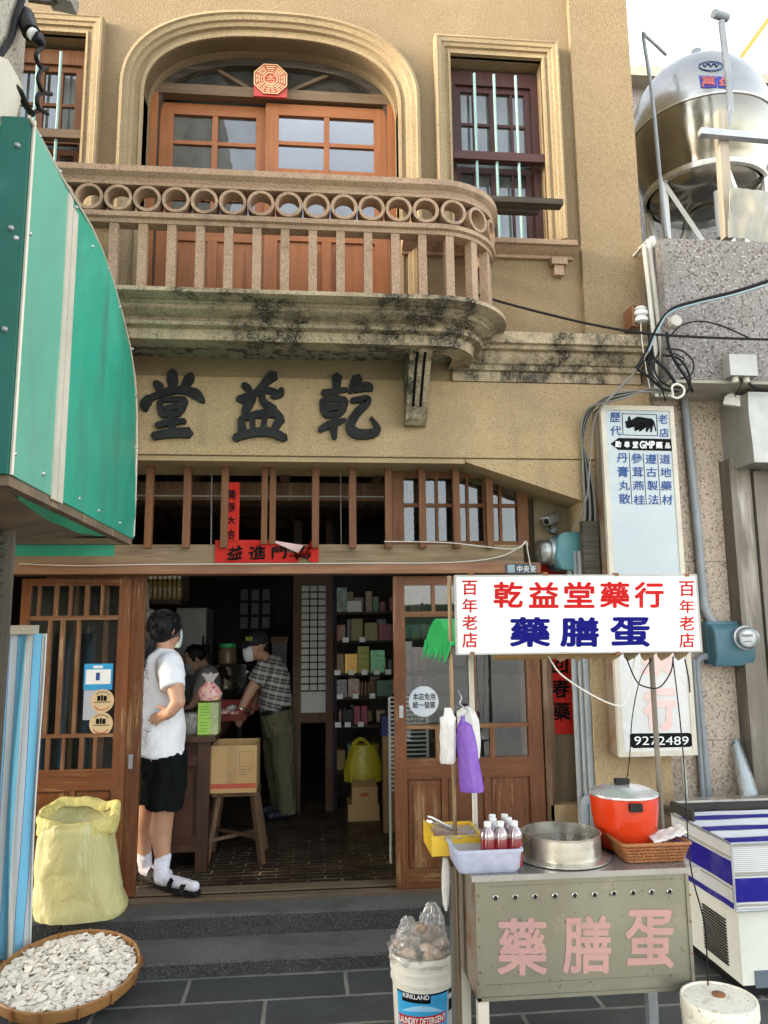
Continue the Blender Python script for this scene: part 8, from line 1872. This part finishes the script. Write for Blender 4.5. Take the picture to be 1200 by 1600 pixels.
for k in range(150):
    o = V((rs.gauss(0, 1), rs.gauss(0, 1), 0)); q = [tie+o*.006]+[p+V((o.x*.016, o.y*.016, rs.uniform(-.01, .01))) for p in pk[1:4]]+[pk[4]+V((o.x*.013, o.y*.013, rs.uniform(-.05, .03)))]; q = [V(p) for p in q]
    t.tube(q, [.002, .0026, .0026, .002, .0008], 4)
t.done('hair_strands', M['hair'], WM)
t = MB(); a = Y(243, 990, yw-.025); t.lathe(a, [(.030, -.008), (.036, 0), (.030, .008)], 18, Matrix.Rotation(radians(70), 4, 'Y')); t.done('hair_tie', M['black'], WM)
# socks and sandals
def sock(A, top, heel, toe, r):
    t = MB(); t.tube([top, A.lerp(top, .4), A, A.lerp(heel, .5)], [r+.004, r+.003, r+.002, r+.002], 20); t.ell(top, (r+.004, r+.004, .006), None, 18, 6); t.cone(A, r, heel, .038); t.cone(heel, .038, toe, .030, 16); t.cone(heel.lerp(toe, .15), .040, A.lerp(heel, .6), .036); return remesh(t, .0055, 5, 'sock', M['sock'], WM, disp=fold(.0025, 40, 1, 1.6))
sock(RA, Y(255, 1334, .43), heelR, toeR, .044); sock(LA, Y(225, 1331, .59), heelL, toeL, .041)
def sandal(heel, toe):
    d = (toe-heel); d.z = 0; L_ = d.length; d.normalize(); s = V((-d.y, d.x, 0)); base = V((heel.x, heel.y, FW))
    pts = []
    for i in range(36):
        a = 2*pi*i/36; x = cos(a); y = sin(a); wv = .044+.008*x-.010*(x < -.3); pts.append(base+d*(L_*.47+(L_*.5+.045)*x)+s*(wv*math.copysign(abs(y)**.8, y)))
    S = MB(); S.prism(pts, (0, 0, .026)); so2 = S.done('sandal', M['rubber'], WM, bevel=.005)
    for u_ in (.42, .78):
        t = MB(); rg = []
        for i in range(13):
            a = pi*i/12; rad_h = (.052 if u_ < .6 else .040); c = base+d*(L_*u_)+s*(cos(a)*.047)+V((0, 0, .022+sin(a)*rad_h*1.05)); w_ = d*.017
            n_ = (s*cos(a)+V((0, 0, sin(a)))).normalized()*.004
            rg.append([c-w_, c+w_, c+w_+n_, c-w_+n_])
        t.loft(rg); t.done('strap', M['rubber'], so2)
    t = MB(); c = base+d*(L_*.42)-s*.030+V((0, 0, .066)); t.obox(c, (.026, .006, .028), (0, .6, atan2(d.y, d.x))); t.done('buckle', M['black'], so2, bevel=.002)
sandal(heelR, toeR); sandal(heelL, toeL)

# ---- the man leaning on the counter
ym = 2.1
MN = thing('person', 'man in a dark cap, mask, plaid shirt and khaki trousers leaning on the counter', 'person', (Y(448, 1280, ym).x, ym, FZ))
hc = Y(400, 1010, ym); F = V((-.86, -.5, -.16)); mm = MB(); f, sd, u, rot = head_prims(mm, hc, F, 1.)
nk = Y(414, 1032, ym); mm.cone(hc-u*.06-f*.03, .055, nk, .06)
ch, wa, hp = Y(428, 1055, ym), Y(432, 1095, ym+.02), Y(433, 1125, ym)
mm.cone(nk, .062, ch, .10); mm.ell(ch, (.105, .12, .12), None, 18, 12); mm.ell(wa, (.11, .11, .13), None, 18, 12); mm.ell(hp, (.105, .12, .12), None, 18, 12)
S_, E_, W_ = Y(412, 1046, ym-.16), Y(388, 1085, ym-.2), Y(375, 1112, ym-.24)
mm.cone(S_, .056, E_, .043); mm.cone(E_, .042, W_, .030)
h0_ = Y(370, 1121, ym-.25); mm.cone(W_, .03, h0_, .03, 12); mm.ell(h0_, (.030, .034, .034), None, 14, 8)
for k, (a, b) in enumerate((((366, 1120), (364, 1113)), ((368, 1126), (370, 1134)), ((371, 1126), (373.5, 1136)), ((374, 1125), (376.5, 1133)), ((376, 1122), (379, 1129)))):
    A, B_ = Y(*a, ym-.27), Y(*b, ym-.27); mm.cone(A, .011, B_, .0085, 10)
S2, E2, W2 = Y(424, 1046, ym+.16), Y(405, 1085, ym+.22), Y(392, 1112, ym+.2); mm.cone(S2, .055, E2, .043); mm.cone(E2, .042, W2, .03)
K1_, A1_ = Y(441, 1200, ym-.06), Y(450, 1266, ym-.06); K2_, A2_ = Y(430, 1200, ym+.10), Y(440, 1258, ym+.14)
mm.cone(Y(434, 1135, ym-.05), .09, K1_, .06); mm.cone(K1_, .058, A1_, .042); mm.cone(Y(432, 1135, ym+.08), .09, K2_, .06); mm.cone(K2_, .058, A2_, .042)
remesh(mm, .0065, 5, 'body', M['skin'], MN)
eyes(hc, F, MN); face_mask(hc, F, MN)
st_ = NT('plaid_shirt'); g = st_.n('NewGeometry'); sp = st_.n('SeparateXYZ'); mp = st_.n('Mapping'); mp.inputs['Rotation'].default_value = (0, radians(-14), 0); st_.l(g.outputs['Position'], mp.inputs[0]); st_.l(mp.outputs[0], sp.inputs[0])
fz = st_.math('FRACT', st_.math('MULTIPLY', sp.outputs[2], 15.)); fx_ = st_.math('FRACT', st_.math('MULTIPLY', sp.outputs[0], 17.))
a = st_.math('MULTIPLY', st_.math('GREATER_THAN', fz, .62), .75); b = st_.math('MULTIPLY', st_.math('GREATER_THAN', fx_, .72), .35); c2 = st_.math('MULTIPLY', st_.math('LESS_THAN', st_.math('ABSOLUTE', st_.math('SUBTRACT', fz, .3)), .06), .5)
st_.bsdf(st_.mix(st_.math('MINIMUM', st_.math('ADD', st_.math('ADD', a, b), c2), 1.), (.085, .083, .09), (.50, .47, .43)), .9)
t = MB(); rg = []
for py, cx, w_, dd in ((1029, 417, 10, .07), (1034, 421, 17, .12), (1045, 425, 21, .17), (1060, 429, 24, .18), (1080, 430, 25, .17), (1098, 430.5, 25.5, .165), (1108, 430.5, 25.5, .16)):
    c = Y(cx, py, ym); hw_ = (Y(cx+w_, py, ym)-Y(cx-w_, py, ym)).length/2; rg.append([c+V((cos(2*pi*k/32)*hw_, sin(2*pi*k/32)*dd, .035*cos(2*pi*k/32))) for k in range(32)])
t.loft(rg); t.cone(S_, .078, S_.lerp(E_, .25), .078, 18); t.tube([S_, S_.lerp(E_, .55)], [.078, .072], 20); t.cone(S2, .078, S2.lerp(E2, .5), .07, 18)
remesh(t, .008, 6, 'shirt', st_.m, MN, disp=fold(.008, 14, 5))
t = MB(); rg = []
for py, cx, w_, dd in ((1104, 430.5, 25.5, .158), (1112, 431, 25.5, .16)):
    c = Y(cx, py, ym); hw_ = (Y(cx+w_, py, ym)-Y(cx-w_, py, ym)).length/2; rg.append([c+V((cos(2*pi*k/32)*hw_, sin(2*pi*k/32)*dd, .035*cos(2*pi*k/32))) for k in range(32)])
t.loft(rg); t.done('belt', M['leather'], MN)
t = MB(); rg = []
for py, cx, w_, dd in ((1110, 431, 25, .155), (1125, 432.5, 26, .16), (1150, 434, 25, .15)):
    c = Y(cx, py, ym); hw_ = (Y(cx+w_, py, ym)-Y(cx-w_, py, ym)).length/2; rg.append([c+V((cos(2*pi*k/32)*hw_, sin(2*pi*k/32)*dd, .03*cos(2*pi*k/32)*(py < 1120))) for k in range(32)])
t.loft(rg); t.tube([Y(438, 1135, ym-.06), Y(443, 1200, ym-.07), Y(449.5, 1271, ym-.06)], [.112, .09, .078], 22); t.tube([Y(430, 1135, ym+.07), Y(430, 1200, ym+.10), Y(439, 1262, ym+.14)], [.112, .088, .076], 22)
remesh(t, .008, 5, 'trousers', M['khaki'], MN, disp=fold(.010, 13, 3, .6))
for c, d_ in ((A1_, V((-.9, -.45, 0))), (A2_, V((-.9, -.45, 0)))):
    t = MB(); d_ = d_.normalized(); b0 = V((c.x, c.y, FZ+.04)); t.cone(b0-d_*.05, .038, b0+d_*.15, .034, 16)
    for v in t.bm.verts: v.co.z = max(v.co.z, FZ+.002)
    remesh(t, .008, 3, 'shoe', M['blue_dark'], MN)
t = MB(); f, sd, u = frame_of(F); rot = Matrix((f, sd, u)).transposed(); t.ell(hc+u*.050-f*.012, (.108, .090, .075), rot, 24, 14); cp = remesh(t, .007, 4, 'cap', flat('dark_cap', (.015, .018, .025), .8), MN)
t = MB(); t.grid(lambda a, b: hc+u*(.050-.02*b-.02*(2*a-1)**2)+f*(.085+.085*b*(1-.45*(2*a-1)**2))+sd*(.080*(2*a-1)), 14, 8); t.solid(.005); t.done('brim', flat('dark_brim', (.015, .018, .025), .8), MN)
me = glyph('NY', .04); bmx = bmesh.new(); bmx.from_mesh(me)
for v in bmx.verts: 
    x, z = v.co.x-.62, v.co.y-.35; dE = (f*.78-sd*.62).normalized(); sE = V((0, 0, 1)).cross(dE).normalized(); v.co = hc+dE*(.112-.012*max(z, 0))+u*(.078+z*.045)+sE*(x*.045)
mx = bpy.data.meshes.new('cap_emblem'); bmx.to_mesh(mx); link('cap_emblem', mx, flat('lime_thread', (.45, .60, .05), .7), MN)
t = MB(); t.tube([hc-f*.03-u*.02+sd*.074, hc-f*.045-u*.055+sd*.055, hc-f*.08-u*.03+sd*.03], .028, 10); t.ell(hc-f*.055-u*.015, (.055, .074, .055), rot, 16, 10); remesh(t, .008, 3, 'hair', M['hair'], MN)
t = MB(); t.lathe(W_.lerp(E_, .12), [(.034, -.01), (.036, 0), (.034, .01)], 18, Matrix.Rotation(radians(-35), 4, 'Y'), cap=False); t.done('watch', M['steel'], MN)

# ---- the seated woman behind the counter
yq = 2.75
SW = thing('person', 'seated woman with tied dark hair and a grey top bending over behind the counter', 'person', (Y(318, 1100, yq).x, yq, FZ))
hc = Y(303, 1030, yq); F = V((-.75, -.35, -.55)); mm = MB(); f, sd, u, rot = head_prims(mm, hc, F, .98)
nk = Y(318, 1042, yq); ch = Y(322, 1068, yq); mm.cone(hc-f*.04-u*.04, .05, nk, .055); mm.ell(ch, (.12, .15, .16), None, 18, 12); mm.ell(Y(324, 1110, yq), (.14, .16, .18), None, 18, 12)
for q in (-1, 1):
    a, b, c = Y(322, 1056, yq+.15*q), Y(306, 1096, yq-.02+.17*q), Y(290, 1110, yq-.14+.08*q); mm.cone(a, .052, b, .042); mm.cone(b, .04, c, .03); mm.ell(c+V((-.04, -.03, 0)), (.04, .03, .02), None, 12, 8)
kz = FZ+.46
for q in (-1, 1):
    h_, k_, a_ = V((Y(324, 1120, yq).x, yq+.09*q, kz)), V((Y(324, 1120, yq).x-.40, yq-.08+.09*q, kz)), V((Y(324, 1120, yq).x-.38, yq-.08+.09*q, FZ+.06)); mm.cone(h_, .085, k_, .06); mm.cone(k_, .058, a_, .04); mm.cone(a_, .038, a_+V((-.13, -.03, -.015)), .03)
remesh(mm, .008, 5, 'body', M['skin'], SW); eyes(hc, F, SW); face_mask(hc, F, SW, .98, flat('dull_mask', (.30, .30, .31), .8))
t = MB(); t.ell(Y(322, 1070, yq), (.14, .17, .18), None, 22, 14); t.ell(Y(324, 1110, yq), (.155, .175, .2), None, 22, 14)
for q in (-1, 1): t.cone(Y(321, 1054, yq+.15*q), .075, Y(312, 1080, yq+.16*q), .065)
remesh(t, .010, 6, 'top', M['grey_cloth'], SW, disp=fold(.010, 12, 7))
t = MB(); t.ell(hc+u*.030-f*.03, (.098, .086, .095), rot, 22, 14); t.ell(hc-f*.125+u*.02, (.05, .05, .05), rot, 14, 10); remesh(t, .008, 4, 'hair', M['hair'], SW, disp=lambda co: .006*noise.noise(V((co.x*40, co.y*40, co.z*14))))
t = MB()
for q in (-1, 1): t.tube([V((Y(324, 1120, yq).x+.03, yq+.09*q, kz)), V((Y(324, 1120, yq).x-.40, yq-.08+.09*q, kz)), V((Y(324, 1120, yq).x-.38, yq-.08+.09*q, FZ+.12))], [.11, .08, .06], 16)
remesh(t, .012, 4, 'trousers', M['shorts'], SW)
qx = Y(324, 1120, yq).x+.05; ST2 = thing('low_stool', 'dark stool under the seated woman behind the counter', 'stool', (qx, yq, FZ)); t = MB(); t.box(qx-.16, qx+.16, yq-.16, yq+.16, kz-.13, kz-.10); t.done('seat', M['dark_wood'], ST2, bevel=.006)
for ax in (-1, 1):
    for ay in (-1, 1): t = MB(); t.beam((qx+ax*.14, yq+ay*.14, FZ), (qx+ax*.12, yq+ay*.12, kz-.131), .035); t.done('leg', M['dark_wood'], ST2)
# pale bundle seen past her head
c = Y(232, 968, 1.2); t = MB(); t.ell(c, (.07, .06, .075), None, 18, 12); t.tube([c+V((-.01, 0, .05)), c+V((-.02, 0, .30))], [.02, .006], 8); BU = remesh(t, .008, 4, 'cloth_bundle', M['grey_cloth'], None, disp=fold(.008, 20), origin=c); setp(BU, 'pale rounded cloth bundle hanging behind the ponytailed woman', 'bundle')
